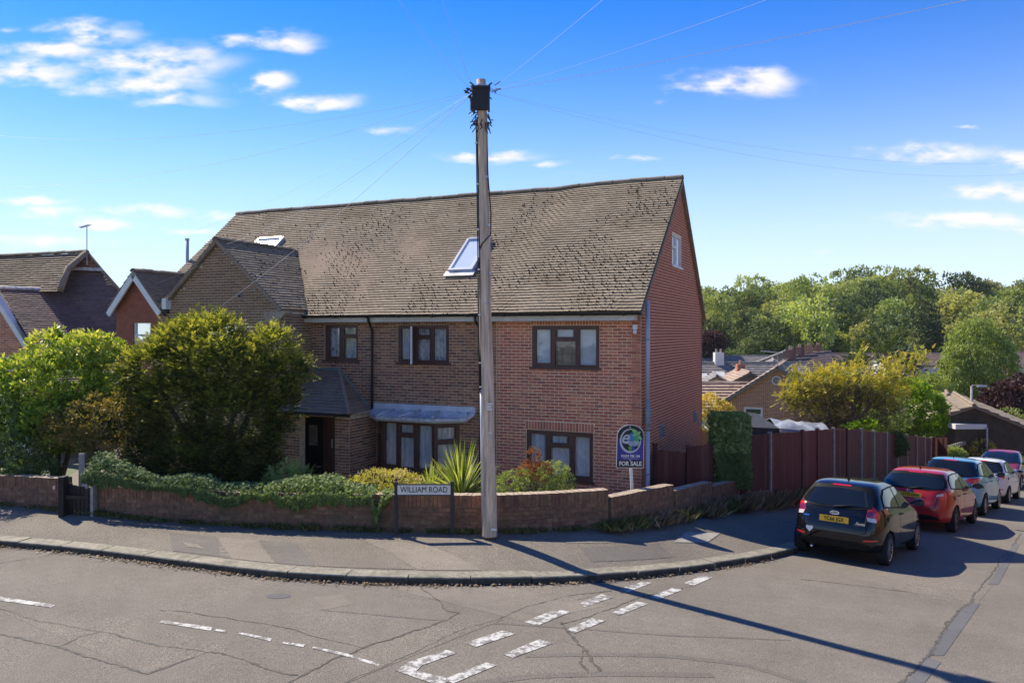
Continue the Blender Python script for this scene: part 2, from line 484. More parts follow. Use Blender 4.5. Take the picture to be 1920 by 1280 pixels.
M['soil'] = material('garden_soil', [(.05, .04, .028), (.09, .075, .045), (.06, .075, .03)], var=.4, vscale=3, bump=.6, bscale=12)
M['grass'] = material('hill_grass', [(.06, .09, .025), (.10, .12, .04), (.15, .13, .07)], var=.3, vscale=.6, bump=.5, bscale=4)
M['mortar'] = material('mortar', [(0.881, 0.624, 0.396), (0.9, 0.832, 0.55)], var=.2, vscale=25, rough=.95)
M['mortar_old'] = material('old_mortar', [(0.534, 0.377, 0.231), (0.784, 0.566, 0.358)], var=.25, vscale=25, rough=.95)
M['mortar_dark'] = material('garden_wall_mortar', [(0.144, 0.105, 0.065), (0.209, 0.154, 0.097)], var=.35, vscale=20, rough=.95, stain=(.05, .055, .03), stain_amt=.5)
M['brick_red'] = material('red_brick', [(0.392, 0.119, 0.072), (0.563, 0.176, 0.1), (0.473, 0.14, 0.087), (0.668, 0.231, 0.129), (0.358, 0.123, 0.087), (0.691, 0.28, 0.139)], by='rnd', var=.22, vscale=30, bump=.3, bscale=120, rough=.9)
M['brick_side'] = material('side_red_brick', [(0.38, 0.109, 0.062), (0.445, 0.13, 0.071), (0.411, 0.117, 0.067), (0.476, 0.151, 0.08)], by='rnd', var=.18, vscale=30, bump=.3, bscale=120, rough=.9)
M['brick_brown'] = material('brown_brick', [(0.164, 0.082, 0.058), (0.283, 0.127, 0.076), (0.437, 0.217, 0.113), (0.217, 0.105, 0.068), (0.36, 0.155, 0.09), (0.176, 0.099, 0.076)], by='rnd', var=.25, vscale=30, bump=.3, bscale=120, rough=.9)
M['brick_gable'] = material('gable_brick', [(0.185, 0.107, 0.062), (0.254, 0.149, 0.083), (0.215, 0.123, 0.069), (0.313, 0.182, 0.104)], by='rnd', var=.2, vscale=30, bump=.3, bscale=120, rough=.9)
M['brick_wall'] = material('garden_wall_brick', [(0.156, 0.081, 0.051), (0.238, 0.116, 0.072), (0.182, 0.1, 0.058), (0.274, 0.147, 0.085), (0.163, 0.077, 0.055)], by='rnd', var=.4, vscale=12, bump=.5, bscale=90,
                           rough=.95, stain=(.06, .065, .035), stain_scale=1.6, stain_amt=.55)
M['brick_far'] = material('orange_brick', [(0.382, 0.156, 0.087), (0.491, 0.221, 0.124), (0.3, 0.13, 0.087)], by='rnd', var=.2, vscale=20)
M['tile'] = material('concrete_roof_tile', [(0.263, 0.204, 0.138), (0.32, 0.253, 0.172), (0.292, 0.229, 0.153), (0.365, 0.287, 0.197)], by='rnd', var=.2, vscale=18, bump=.5, bscale=80, rough=.95,
                     stain=(.17, .12, .065), stain_scale=.9, stain_amt=.6)
M['tile_dark'] = material('dark_roof_tile', [(0.23, 0.16, 0.105), (0.315, 0.22, 0.15), (0.266, 0.187, 0.125)], by='rnd', var=.25, vscale=18, bump=.5, bscale=80, rough=.9)
M['tile_old'] = material('weathered_roof_tile', [(0.212, 0.167, 0.115), (0.273, 0.218, 0.149), (0.244, 0.186, 0.127)], by='rnd', var=.25, vscale=14, bump=.5, bscale=80, rough=.95, stain=(.10, .08, .045), stain_amt=.6)
M['tile_purple'] = material('purple_roof_tile', [(0.167, 0.116, 0.1), (0.238, 0.162, 0.134), (0.195, 0.133, 0.115)], by='rnd', var=.25, vscale=14, bump=.4, bscale=80, rough=.8, stain=(.10, .09, .05), stain_scale=.8, stain_amt=.5)
M['tile_hung'] = material('red_hung_tile', [(0.273, 0.085, 0.047), (0.355, 0.111, 0.062), (0.314, 0.098, 0.053)], by='rnd', var=.15, vscale=20, rough=.85)
M['pantile'] = material('brown_pantile', [(.36, .26, .19), (.44, .33, .25), (.30, .20, .15)], by='rnd', var=.2, vscale=10, rough=.85)
M['moss'] = material('roof_moss', [(0.028, 0.021, 0.01), (0.052, 0.036, 0.018), (0.04, 0.04, 0.016)], by='rnd', var=.3, vscale=40, rough=1)
M['white'] = material('white_paint', [(0.728, 0.693, 0.638), (0.814, 0.777, 0.721)], var=.06, vscale=4, rough=.5)
M['cream'] = material('cream_fascia', [(.52, .48, .40), (.62, .57, .48)], var=.12, vscale=5, rough=.6)
M['brown_frame'] = material('brown_window_frame', [(0.084, 0.037, 0.028), (0.112, 0.051, 0.037)], var=.15, vscale=8, rough=.4)
M['black'] = material('black_plastic', [(.012, .012, .013), (.02, .02, .021)], var=.2, vscale=10, rough=.5)
M['lead'] = material('lead_flashing', [(0.492, 0.463, 0.455), (0.675, 0.638, 0.618)], var=.25, vscale=7, rough=.5, stain=(.12, .12, .13), stain_amt=.6, stain_scale=5)
M['dark_gate'] = material('blackened_gate_wood', [(.022,.018,.015),(.04,.032,.026)], by='rnd', var=.3, vscale=8)
M['lead_light'] = material('pale_lead_upstand', [(0.563, 0.557, 0.573), (0.698, 0.683, 0.691)], var=.12, vscale=7, rough=.5)
M['verdigris'] = material('green_lead', [(.10, .17, .16), (.17, .26, .25)], var=.3, vscale=12, rough=.7)
M['stone'] = material('kneeler_stone', [(0.338, 0.260, 0.169), (0.442, 0.351, 0.234)], var=.2, vscale=12, bump=.4)
M['pipe'] = material('grey_plastic_pipe', [(.36, .40, .48), (.42, .46, .54)], var=.08, vscale=3, rough=.35)
M['pipe_old'] = material('dirty_pipe_joint', [(.22, .23, .25), (.30, .31, .33)], var=.2, vscale=20, rough=.6)
M['curtain'] = material('net_curtain', [(0.765, 0.799, 0.85), (0.85, 0.85, 0.85)], var=.2, vscale=14, trans=.25, stretch=(1, 1, .35))
M['curtain_p'] = material('patterned_curtain', [(.22, .27, .38), (.75, .74, .72), (.62, .62, .66)], var=.2, vscale=26, trans=.2, stretch=(1, 1, .5))
M['blind'] = material('window_blind', [(.50, .53, .58), (.62, .64, .66)], var=.15, vscale=4)
M['blind_brown'] = material('brown_curtain', [(.20, .15, .12), (.33, .26, .21)], var=.3, vscale=6, stretch=(1, 1, 3))
M['glass'] = glass('window_glass', tint=(.93, .95, .97), refl=.05)
M['skyglass'] = material('roof_window_glass', [(0.66, 0.72, 0.792)], var=.03, rough=.05, spec=1.0, coat=1.0)  # bright sky reflection put into the pale pane colour
M['dark'] = material('dark_interior', [(.012, .012, .014)], var=0, rough=.9)
M['door'] = material('dark_front_door', [(.012, .011, .012), (.02, .018, .017)], var=.2, rough=.35)
M['pole'] = material('weathered_pole_wood', [(0.417, 0.299, 0.201), (0.679, 0.51, 0.365), (0.525, 0.39, 0.273)], var=.35, vscale=9, bump=.6, bscale=30, stretch=(3, 3, .22), rough=.9, stain=(.10, .10, .05), stain_scale=.9, stain_amt=.6, bumpd=.02)
M['galv'] = material('galvanised_conduit', [(.40, .42, .47), (.48, .50, .55)], var=.1, vscale=6, rough=.45, metal=.3)
M['concrete'] = material('grey_concrete', [(0.252, 0.23, 0.2), (0.36, 0.323, 0.281)], var=.2, vscale=10, bump=.3)
M['retain'] = material('mossy_retaining_concrete', [(0.13, 0.102, 0.072), (0.207, 0.162, 0.117)], var=.35, vscale=6, bump=.7, bscale=25, stain=(.05, .055, .03), stain_amt=.6, stain_scale=2)
M['fence'] = material('red_brown_fence_wood', [(0.092, 0.026, 0.019), (0.124, 0.036, 0.026), (0.103, 0.029, 0.021), (0.162, 0.06, 0.042)], by='rnd', var=.25, vscale=8, stretch=(2, 2, .3), rough=.75)
M['fence_dark'] = material('dark_fence_wood', [(0.088, 0.027, 0.019), (0.116, 0.038, 0.027), (0.151, 0.071, 0.048)], by='rnd', var=.35, vscale=8, stretch=(2, 2, .3), rough=.85)
M['bark'] = material('bark', [(.06, .045, .032), (.11, .085, .06)], var=.35, vscale=14, stretch=(2, 2, .5), bump=.6, bscale=30)
M['bark_pale'] = material('pale_bark', [(.22, .19, .15), (.32, .28, .22)], var=.3, vscale=14, stretch=(2, 2, .5))
M['tarp'] = material('silver_tarpaulin', [(.16, .17, .19), (.46, .48, .50)], var=.3, vscale=3, rough=.3, bump=.8, bscale=5, bumpd=.06)
M['felt'] = material('dark_roof_felt', [(.028, .03, .038), (.04, .042, .052)], var=.2, vscale=5, rough=.9)
M['sign_black'] = material('black_sign_post', [(.03, .03, .032)], var=.2, rough=.6)
M['plate_white'] = material('aged_white_sign', [(.62, .60, .52), (.70, .68, .60)], var=.1, vscale=12, rough=.6)
M['ink'] = material('black_lettering', [(.012, .012, .012)], var=0, rough=.6)
M['slate'] = material('grey_roof_far', [(.20, .18, .16), (.27, .245, .22)], by='rnd', var=.2, vscale=4)
M['render'] = material('pale_render', [(.62, .60, .56), (.7, .68, .64)], var=.06, vscale=2)
M['brownwall'] = material('dark_timber_wall', [(.06, .042, .03), (.09, .065, .045)], var=.25, vscale=5)

# foliage materials
def leafmat(name, cols, trans=.35, rough=.55, by='rnd'):
    return material(name, cols, rough=rough, var=.15, vscale=2.0, by='attr', trans=trans, spec=.2, objvar=.38 if name.startswith('hill') else 0)
M['laurel'] = leafmat('laurel_leaf', [(0.042, 0.071, 0.02), (0.107, 0.185, 0.031), (0.228, 0.356, 0.05), (0.4, 0.486, 0.078), (0.657, 0.629, 0.185)], trans=.42, rough=.35)
M['yew'] = leafmat('yew_leaf', [(0.033, 0.048, 0.02), (0.067, 0.097, 0.029), (0.147, 0.186, 0.043), (0.308, 0.331, 0.064), (0.482, 0.483, 0.114)], trans=.48)
M['olive'] = leafmat('olive_leaf', [(0.083, 0.083, 0.03), (0.149, 0.141, 0.05), (0.248, 0.198, 0.066), (0.33, 0.248, 0.05)], trans=.35)
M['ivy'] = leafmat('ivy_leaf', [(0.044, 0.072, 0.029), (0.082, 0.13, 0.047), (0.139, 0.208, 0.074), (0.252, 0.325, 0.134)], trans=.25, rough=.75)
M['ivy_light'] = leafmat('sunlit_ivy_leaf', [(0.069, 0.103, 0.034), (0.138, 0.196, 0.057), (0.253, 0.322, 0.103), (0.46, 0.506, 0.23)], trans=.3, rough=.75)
M['spirea'] = leafmat('yellow_shrub_leaf', [(0.260, 0.312, 0.052), (0.442, 0.442, 0.078), (0.598, 0.546, 0.130), (0.715, 0.546, 0.468)], trans=.35)
M['nandina'] = leafmat('green_shrub_leaf', [(0.105, 0.164, 0.045), (0.194, 0.269, 0.075), (0.329, 0.404, 0.135), (0.478, 0.523, 0.239)], trans=.35)
M['redleaf'] = leafmat('red_shrub_leaf', [(.20, .05, .03), (.34, .09, .05), (.30, .16, .07), (.14, .13, .04)], trans=.35)
M['strap'] = leafmat('strap_leaf', [(0.143, 0.215, 0.043), (0.286, 0.358, 0.072), (0.458, 0.515, 0.143), (0.601, 0.643, 0.286)], trans=.4)
M['hill1'] = leafmat('hill_leaf_mid', [(0.077, 0.111, 0.033), (0.142, 0.195, 0.053), (0.218, 0.273, 0.072), (0.322, 0.378, 0.112)], trans=.3)
M['hill2'] = leafmat('hill_leaf_pale', [(0.155, 0.195, 0.06), (0.246, 0.3, 0.085), (0.349, 0.403, 0.118), (0.464, 0.496, 0.185)], trans=.35)
M['hill3'] = leafmat('hill_leaf_dark', [(0.039, 0.071, 0.029), (0.071, 0.111, 0.04), (0.117, 0.156, 0.053), (0.167, 0.209, 0.08)], trans=.25)
M['hill4'] = leafmat('hill_leaf_yellow', [(0.193, 0.209, 0.065), (0.297, 0.313, 0.092), (0.4, 0.403, 0.132), (0.49, 0.482, 0.197)], trans=.35)
M['gold'] = leafmat('golden_conifer_leaf', [(0.149, 0.189, 0.039), (0.33, 0.343, 0.059), (0.54, 0.481, 0.078), (0.689, 0.515, 0.117)], trans=.35)
M['lime'] = leafmat('lime_leaf', [(.06, .12, .015), (.12, .22, .02), (.20, .34, .02), (.30, .42, .03)], trans=.42)
M['purple'] = leafmat('purple_leaf', [(.022, .010, .014), (.045, .018, .024), (.08, .035, .04), (.12, .06, .06)], trans=.25)
M['birch'] = leafmat('birch_leaf', [(0.116, 0.17, 0.037), (0.193, 0.265, 0.056), (0.289, 0.359, 0.093), (0.386, 0.435, 0.148)], trans=.4)
M['dead'] = leafmat('dead_twig', [(0.065, 0.049, 0.036), (0.117, 0.091, 0.065), (0.208, 0.169, 0.130)], trans=.05, rough=.9)
M['yellowbush'] = leafmat('yellow_bush_leaf', [(0.286, 0.286, 0.039), (0.494, 0.442, 0.065), (0.650, 0.520, 0.117), (0.715, 0.546, 0.286)], trans=.35)
M['dry'] = leafmat('dry_leaf', [(.16, .09, .045), (.28, .18, .10), (.36, .27, .18), (.10, .10, .04)], trans=.15)
M['weed'] = leafmat('weed_leaf', [(.05, .08, .02), (.10, .12, .035), (.18, .17, .06), (.26, .22, .11)], trans=.3)
# ------------------------------------------------------------------ ground
DX, DY = .633, .774
def resample(pts, step):
    pts = [Vector(p) for p in pts]; out = [pts[0].copy()]; acc = 0.0; i = 0; pos = pts[0].copy()
    need = step
    while i < len(pts) - 1:
        d = (pts[i + 1] - pos).length
        if d >= need:
            pos = pos + (pts[i + 1] - pos) * (need / d); out.append(pos.copy()); need = step
        else:
            need -= d; i += 1; pos = pts[i].copy()
    return out

def smooth_line(pts, it=3):
    pts = [Vector(p) for p in pts]
    for _ in range(it):
        q = [pts[0]] + [(pts[i - 1] + pts[i] * 2 + pts[i + 1]) / 4 for i in range(1, len(pts) - 1)] + [pts[-1]]
        pts = q
    return pts

KPX = [(0, 1012), (120, 1022), (245, 1037), (345, 1050), (470, 1066), (560, 1074), (668, 1079), (787, 1082), (905, 1083), (1025, 1081), (1150, 1075), (1250, 1066), (1350, 1053), (1430, 1040), (1480, 1029)]
WPX = [(-30, 941, 15.8), (80, 953, 15.4), (177, 962, 15.0), (270, 973, 14.8), (380, 981, 14.6), (480, 987, 14.4), (600, 991, 14.2), (740, 995, 14.0), (910, 998, 13.75), (1000, 996, 13.85),
       (1145, 988, 14.4), (1210, 982, 15.2), (1265, 972, 16.2), (1335, 960, 17.8), (1400, 950, 19.6)]
kc = [gp(x, y, .11) for x, y in KPX]
wc = [P(*p) for p in WPX]
def ext(c, dx, dy, n, step, off, head=False):
    out = []
    for k in range(1, n + 1):
        x, y = c.x + dx * k * step, c.y + dy * k * step
        out.append(Vector((x, y, Z(x, y) + off)))
    return out[::-1] if head else out
kl = (kc[1] - kc[0]).xy.normalized(); kl = Vector((-.97, .24))
KC = ext(kc[0], kl.x, kl.y, 14, 2.0, .11, True) + kc + ext(kc[-1], DX, DY, 30, 2.0, .11)
WC = [Vector((wc[0].x + kl.x * 2 * k, wc[0].y + kl.y * 2 * k, Z(wc[0].x + kl.x * 2 * k, wc[0].y + kl.y * 2 * k) + .28)) for k in range(14, 0, -1)] + wc + ext(wc[-1], DX * .985, DY * 1.01, 30, 2.0, .20)
NP = 12      # finer points between the control points
def fine(C, n):
    out = []
    for i in range(len(C) - 1):
        for k in range(n): out.append(C[i].lerp(C[i + 1], k / n))
    out.append(C[-1].copy()); return out
KF = smooth_line(fine(KC, NP), 30); WF = smooth_line(fine(WC, NP), 30)
for p in KF: p.z = Z(p.x, p.y) + .11
OFF = 14    # control index of the first photographed kerb point
def normal2(pts, i):
    a, b = pts[max(i - 1, 0)], pts[min(i + 1, len(pts) - 1)]
    d = (b - a); d.z = 0; d.normalize()
    return Vector((d.y, -d.x, 0))       # towards the road
def walk(s, q, dz=0.0):
    """a point on the pavement: s = control index from the first photographed kerb point, q = 0 at the kerb, 1 at the wall"""
    f = (s + OFF) * NP; i = int(max(0, min(len(KF) - 2, math.floor(f)))); t = f - i
    k = KF[i].lerp(KF[i + 1], t); w = WF[i].lerp(WF[i + 1], t)
    k = k - normal2(KF, i) * .28
    p = k.lerp(w, q); p.z = k.z - .004 + (w.z - k.z) * (q ** .9) + dz
    return p

# road: strips fanning out from the kerb line
offs = [-.02] + [.1, .25] + [.5 * k for k in range(1, 19)] + [10, 12, 16, 22, 30, 45, 70, 120]
G = np.zeros((len(KF), len(offs), 3))
for i, p in enumerate(KF):
    n = normal2(KF, i)
    for j, o in enumerate(offs):
        q = p + n * o; G[i, j] = (q.x, q.y, Z(q.x, q.y))
road = grid_obj('road', G, M['road'], kind='structure')

# pavement
qs = [0, .12, .3, .5, .7, .85, 1.0, 1.08]
idx = list(range(len(KF)))
G = np.zeros((len(idx), len(qs), 3))
for a_, i in enumerate(idx):
    for j, q in enumerate(qs): G[a_, j] = walk(i / NP - OFF, q)
pavement = grid_obj('pavement', G, M['pave'], kind='structure')

# kerb stones
kerb = bpy.data.objects.new('kerb', None); COL.objects.link(kerb); kerb['kind'] = 'structure'
mb = MB()
L_, w_, h_, c_ = .893, .29, .26, .022
sec = [(0, -h_), (0, -c_), (-c_ * .35, -c_ * .3), (-c_, 0), (-w_, 0), (-w_, -h_)]
for k in range(len(sec)):
    a, b = sec[k], sec[(k + 1) % len(sec)]
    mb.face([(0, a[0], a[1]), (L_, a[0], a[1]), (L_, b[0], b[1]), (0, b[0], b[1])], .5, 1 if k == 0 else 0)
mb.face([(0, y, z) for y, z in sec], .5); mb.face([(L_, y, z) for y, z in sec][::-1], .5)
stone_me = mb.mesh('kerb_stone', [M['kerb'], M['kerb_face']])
KS = resample(KF[(OFF - 3) * NP:(OFF + 14 + 17) * NP], .915)
for i in range(len(KS) - 1):
    a, b = KS[i], KS[i + 1]
    x = (b - a).normalized(); n = Vector((x.y, -x.x, 0)).normalized(); z = n.cross(x) * -1
    if z.z < 0: z = -z
    mt = Matrix((x, n, z)).transposed().to_4x4()
    o = bpy.data.objects.new('kerb_stone', stone_me)
    o.matrix_world = Matrix.Translation(a + Vector((0, 0, .002 + rnd.uniform(-.006, .004))) + n * rnd.uniform(-.004, .006)) @ mt @ Matrix.Rotation(rnd.uniform(-.006, .006), 4, 'Z')
    link(o, kerb)

# terrain
xs = np.concatenate([np.linspace(-260, -45, 12), np.linspace(-40, 50, 46), np.linspace(56, 420, 50)])
ys = np.concatenate([np.linspace(-140, -12, 10), np.linspace(-8, 60, 35), np.linspace(64, 520, 80)])
X, Y = np.meshgrid(xs, ys, indexing='ij')
G = np.stack([X, Y, terrain(X, Y)], -1)
ground = grid_obj('ground', G, M['grass'], kind='structure')
# bed of soil behind the garden wall, down to the house
ss = list(range((OFF + 1) * NP, (OFF + 14) * NP, 3))
G = np.zeros((len(ss), 6, 3))
for a_, i in enumerate(ss):
    w = WF[i]; n = normal2(WF, i)
    for j, o in enumerate((.10, .5, 1.2, 2.4, 4.2, 7.5)):
        q = w - n * o; z1 = Z(q.x, q.y) - .22
        G[a_, j] = (q.x, q.y, (w.z + .25) * (1 - min(1, o / 4.2)) + z1 * min(1, o / 4.2) + .01)
grid_obj('garden_bed', G, M['soil'], kind='structure')

# flush sheets on road and pavement
def road_sheet(name, pts, mat, dz=.004, parent=None, sub=.2, kind=None):
    """polygon with world xy corners (convex quad or strip), draped on the road"""
    pts = [Vector(p) for p in pts]
    a, b, c, d = pts
    nu = max(1, int(max((b - a).length, (c - d).length) / sub)); nv = max(1, int(max((d - a).length, (c - b).length) / sub))
    G = np.zeros((nu + 1, nv + 1, 3))
    for i in range(nu + 1):
        for j in range(nv + 1):
            p = a.lerp(b, i / nu).lerp(d.lerp(c, i / nu), j / nv)
            G[i, j] = (p.x, p.y, Z(p.x, p.y) + dz)
    o = grid_obj(name, G, mat, parent, kind)
    return o
def quadpx(name, px, mat, dz=.004, **k):
    dz = dz * .5; return road_sheet(name, [gp(x, y, dz) for x, y in px], mat, dz, parent=road, **k)
def line_on_road(name, px, w, mat, dz, jit=0.0, parent=road, seed=0):
    rr = random.Random(seed); dz *= .4
    P0 = resample([gp(x, y, dz) for x, y in px], .06 if jit else .25)
    mb = MB(); prev = None; off = 0
    for i in range(len(P0)):
        n = normal2(P0, i)
        ww = w * (rr.uniform(.15, 1.5) if jit else 1)
        off = off * .9 + rr.uniform(-jit, jit)
        c = P0[i] + n * off
        l, r_ = c + n * ww / 2, c - n * ww / 2
        l.z = Z(l.x, l.y) + dz; r_.z = Z(r_.x, r_.y) + dz
        if prev: mb.face([prev[0], l, r_, prev[1]], .5)
        prev = (l, r_)
    return mb.build(name, mat, parent)

# repairs
quadpx('road_patch', [(0, 1145), (175, 1160), (420, 1212), (270, 1262)], M['road_patch'])
quadpx('road_patch', [(175, 1160), (245, 1155), (425, 1213), (418, 1226)], M['road_patch'], dz=.005)
quadpx('road_patch', [(700, 1095), (905, 1090), (1140, 1135), (985, 1165)], M['road_pink'])
quadpx('road_patch', [(530, 1285), (870, 1150), (945, 1160), (625, 1290)], M['road_patch'], dz=.006)
quadpx('road_patch', [(585, 1118), (640, 1114), (662, 1132), (610, 1142)], M['road_pink'], dz=.005)
quadpx('road_patch', [(1665, 1100), (1710, 1080), (1860, 1098), (1825, 1140)], M['road_patch'], dz=.005)
quadpx('road_patch', [(990, 1105), (1030, 1098), (1110, 1118), (1060, 1128)], M['road_patch'], dz=.006)
quadpx('trench_patch', [(1735, 1228), (1770, 1228), (1838, 1131), (1812, 1131)], M['road_dark'], dz=.008)
quadpx('trench_patch', [(1690, 1290), (1725, 1290), (1765, 1240), (1740, 1232)], M['road_dark'], dz=.009)
quadpx('trench_patch', [(1852, 1095), (1872, 1095), (1912, 1020), (1902, 1018)], M['road_dark'], dz=.009)
for k, (pp, w) in enumerate([
    ([(0, 1140), (70, 1160), (180, 1180), (300, 1208), (420, 1226), (530, 1262), (560, 1268)], .03),
    ([(0, 1187), (90, 1210), (200, 1240), (278, 1262), (340, 1238), (372, 1228)], .03),
    ([(105, 1213), (160, 1190), (200, 1180)], .02),
    ([(530, 1285), (640, 1228), (760, 1185), (830, 1165), (868, 1146)], .028),
    ([(625, 1290), (740, 1240), (860, 1185), (980, 1142), (1060, 1118), (1150, 1105)], .022),
    ([(790, 1098), (815, 1120), (835, 1140), (870, 1150)], .025),
    ([(1052, 1165), (1075, 1190), (1090, 1210), (1110, 1230), (1130, 1262)], .04),
    ([(1090, 1210), (1085, 1240), (1098, 1262)], .03),
    ([(1680, 1290), (1720, 1248), (1745, 1215), (1800, 1150), (1822, 1120)], .05),
    ([(1822, 1120), (1850, 1090), (1880, 1045), (1915, 1000)], .03),
    ([(1500, 1085), (1600, 1096), (1720, 1112), (1800, 1125)], .02),
    ([(1050, 1170), (1120, 1150), (1200, 1120), (1300, 1098)], .016),
    ([(0, 1055), (60, 1045), (120, 1035)], .02),
    ([(300, 1142), (420, 1155), (560, 1180), (690, 1215)], .018)]):
    tag(line_on_road('road_crack', pp, w, M['crack'], .010, .018, seed=k))
for k, (pp, w) in enumerate([([(985, 1228), (1100, 1226), (1250, 1228), (1400, 1245), (1530, 1285)], .10),
                             ([(860, 1285), (1000, 1266), (1150, 1262), (1380, 1266)], .12),
                             ([(600, 1142), (800, 1160), (1000, 1172), (1250, 1190), (1500, 1200)], .05)]):
    line_on_road('tyre_mark', pp, w, M['skid'], .007)
# manhole / drain lids
def disc(name, c, r, mat, parent, dz, n=20, squash=1.0):
    mb = MB(); pts = []
    for k in range(n):
        a = 2 * math.pi * k / n; x, y = c.x + r * math.cos(a), c.y + r * math.sin(a) * squash
        pts.append((x, y, Z(x, y) + dz))
    mb.face(pts, .5); return mb.build(name, mat, parent)
disc('drain_cover', gp(522, 1117), .17, M['road_dark'], road, .004, squash=.6)

# painted markings
def marking(px, dz=.012): return quadpx('road_marking', px, M['paint'], dz=dz)
up = [((760, 1242), (836, 1217), (857, 1223), (792, 1246)), ((872, 1204), (942, 1181), (967, 1187), (892, 1212)), ((983, 1165), (1045, 1140), (1069, 1147), (1008, 1172)),
      ((1085, 1131), (1128, 1113), (1150, 1119), (1096, 1137)), ((1158, 1104), (1207, 1089), (1222, 1092), (1178, 1109))]
lo_ = [((832, 1272), (912, 1241), (932, 1246), (850, 1280)), ((943, 1226), (1012, 1197), (1037, 1205), (962, 1232)), ((1062, 1180), (1110, 1158), (1136, 1163), (1078, 1186)),
       ((1148, 1147), (1195, 1127), (1216, 1131), (1160, 1153)), ((1220, 1118), (1262, 1101), (1279, 1105), (1235, 1123)), ((1283, 1092), (1315, 1079), (1336, 1082), (1300, 1097))]
for q in up + lo_: marking(q)
marking([(742, 1256), (762, 1243), (792, 1246), (775, 1262)]); marking([(742, 1256), (775, 1255), (850, 1273), (822, 1284)], .013)
marking([(-40, 1112), (105, 1133), (95, 1138), (-45, 1119)])
for a, b in (((303, 1162), (398, 1177)), ((405, 1178), (425, 1182)), ((450, 1184), (510, 1198)), ((532, 1202), (572, 1209)), ((588, 1211), (655, 1227)), ((648, 1224), (712, 1245))):
    x0, y0 = a; x1, y1 = b; h = 4.5 if x0 < 400 else 3.2
    marking([(x0, y0), (x0 + 10, y0 - .5), (x1, y1 - h / 2), (x1 - 6, y1 + h)][:1] + [(x1, y1 - h * .6), (x1 - 3, y1 + h), (x0 - 3, y0 + h)])

# pavement repairs, covers
def pave_sheet(name, c, mat, dz, parent=pavement, n=6):
    G = np.zeros((n + 1, n + 1, 3)); a, b, c_, d = [Vector((*q, 0)) for q in c]
    for i in range(n + 1):
        for j in range(n + 1):
            p = a.lerp(b, i / n).lerp(d.lerp(c_, i / n), j / n); G[i, j] = walk(p.x, p.y, dz)
    return grid_obj(name, G, mat, parent)
pave_sheet('pavement_patch', [(2.6, .05), (3.6, .05), (3.9, .62), (3.1, .6)], M['pave3'], .005)
pave_sheet('pavement_patch', [(4.4, .04), (5.2, .04), (5.35, .58), (4.7, .6)], M['pave3'], .005)
pave_sheet('pavement_patch', [(5.25, .04), (6.9, .04), (6.7, .5), (5.4, .56)], M['pave'], .006)
pave_sheet('pavement_patch', [(6.95, .03), (8.0, .03), (7.3, .62), (6.4, .78)], M['pave2'], .006)
pave_sheet('pavement_patch', [(3.4, .04), (4.35, .04), (4.65, .6), (3.95, .6)], M['pave2'], .005)
pave_sheet('pavement_patch', [(9.4, .62), (11.3, .5), (11.6, .72), (9.5, .85)], M['pave2'], .006)
pave_sheet('pavement_patch', [(9.8, .15), (11.4, .1), (11.2, .45), (9.6, .5)], M['pave3'], .005)
pave_sheet('manhole_cover', [(11.55, .42), (12.25, .30), (12.75, .46), (12.0, .62)], M['concrete'], .010)
pave_sheet('manhole_cover', [(3.05, .22), (3.3, .2), (3.32, .32), (3.06, .34)], M['pave2'], .010)

mb = MB(); prev = None; KD = resample(KF[(OFF - 4) * NP:(OFF + 18) * NP], .07)
for i, p in enumerate(KD):
    n = normal2(KD, i); w = .03 + .07 * max(0, mnoise.noise(Vector((p.x * 2.2, p.y * 2.2, 9))) + .35) + rnd.uniform(0, .02)
    l, r_ = p - n * .01, p + n * w; l = Vector((l.x, l.y, Z(l.x, l.y) + .003)); r_ = Vector((r_.x, r_.y, Z(r_.x, r_.y) + .003))
    if prev: mb.face([prev[0], l, r_, prev[1]], .5)
    prev = (l, r_)
mb.build('gutter_dirt', M['crack'], road)
# fallen leaves and dirt in the gutter
V, Q, rv = [], [], []
KR = resample(KF[(OFF - 2) * NP:(OFF + 15) * NP], .012)
for i, p in enumerate(KR):
    px = CX + F * p.x / p.y
    dens = .9 if px < 600 else (.75 if px < 1300 else (.9 if px < 1400 else .25))
    dens *= .35 + .9 * mnoise.noise(Vector((p.x * 1.3, p.y * 1.3, 3))) ** 2 * 3
    if rnd.random() > dens: continue
    n = normal2(KR, i)
    for _ in range(4):
        d = abs(rnd.gauss(0, .07)) + .005
        c = p + n * d; c.z = Z(c.x, c.y) + .012 + rnd.random() * .02
        a = rnd.uniform(0, 6.28); s = rnd.uniform(.008, .030)
        u = Vector((math.cos(a), math.sin(a), rnd.uniform(-.5, .5))) * s; v = Vector((-math.sin(a), math.cos(a), rnd.uniform(-.5, .5))) * s * .55
        b = len(V); V += [c - u, c + v, c + u, c - v]; Q.append((b, b + 1, b + 2, b + 3)); rv.append(rnd.random())
np_obj('fallen_leaves', np.array([tuple(v) for v in V]), np.array(Q), M['dry'], rv, kind='stuff')

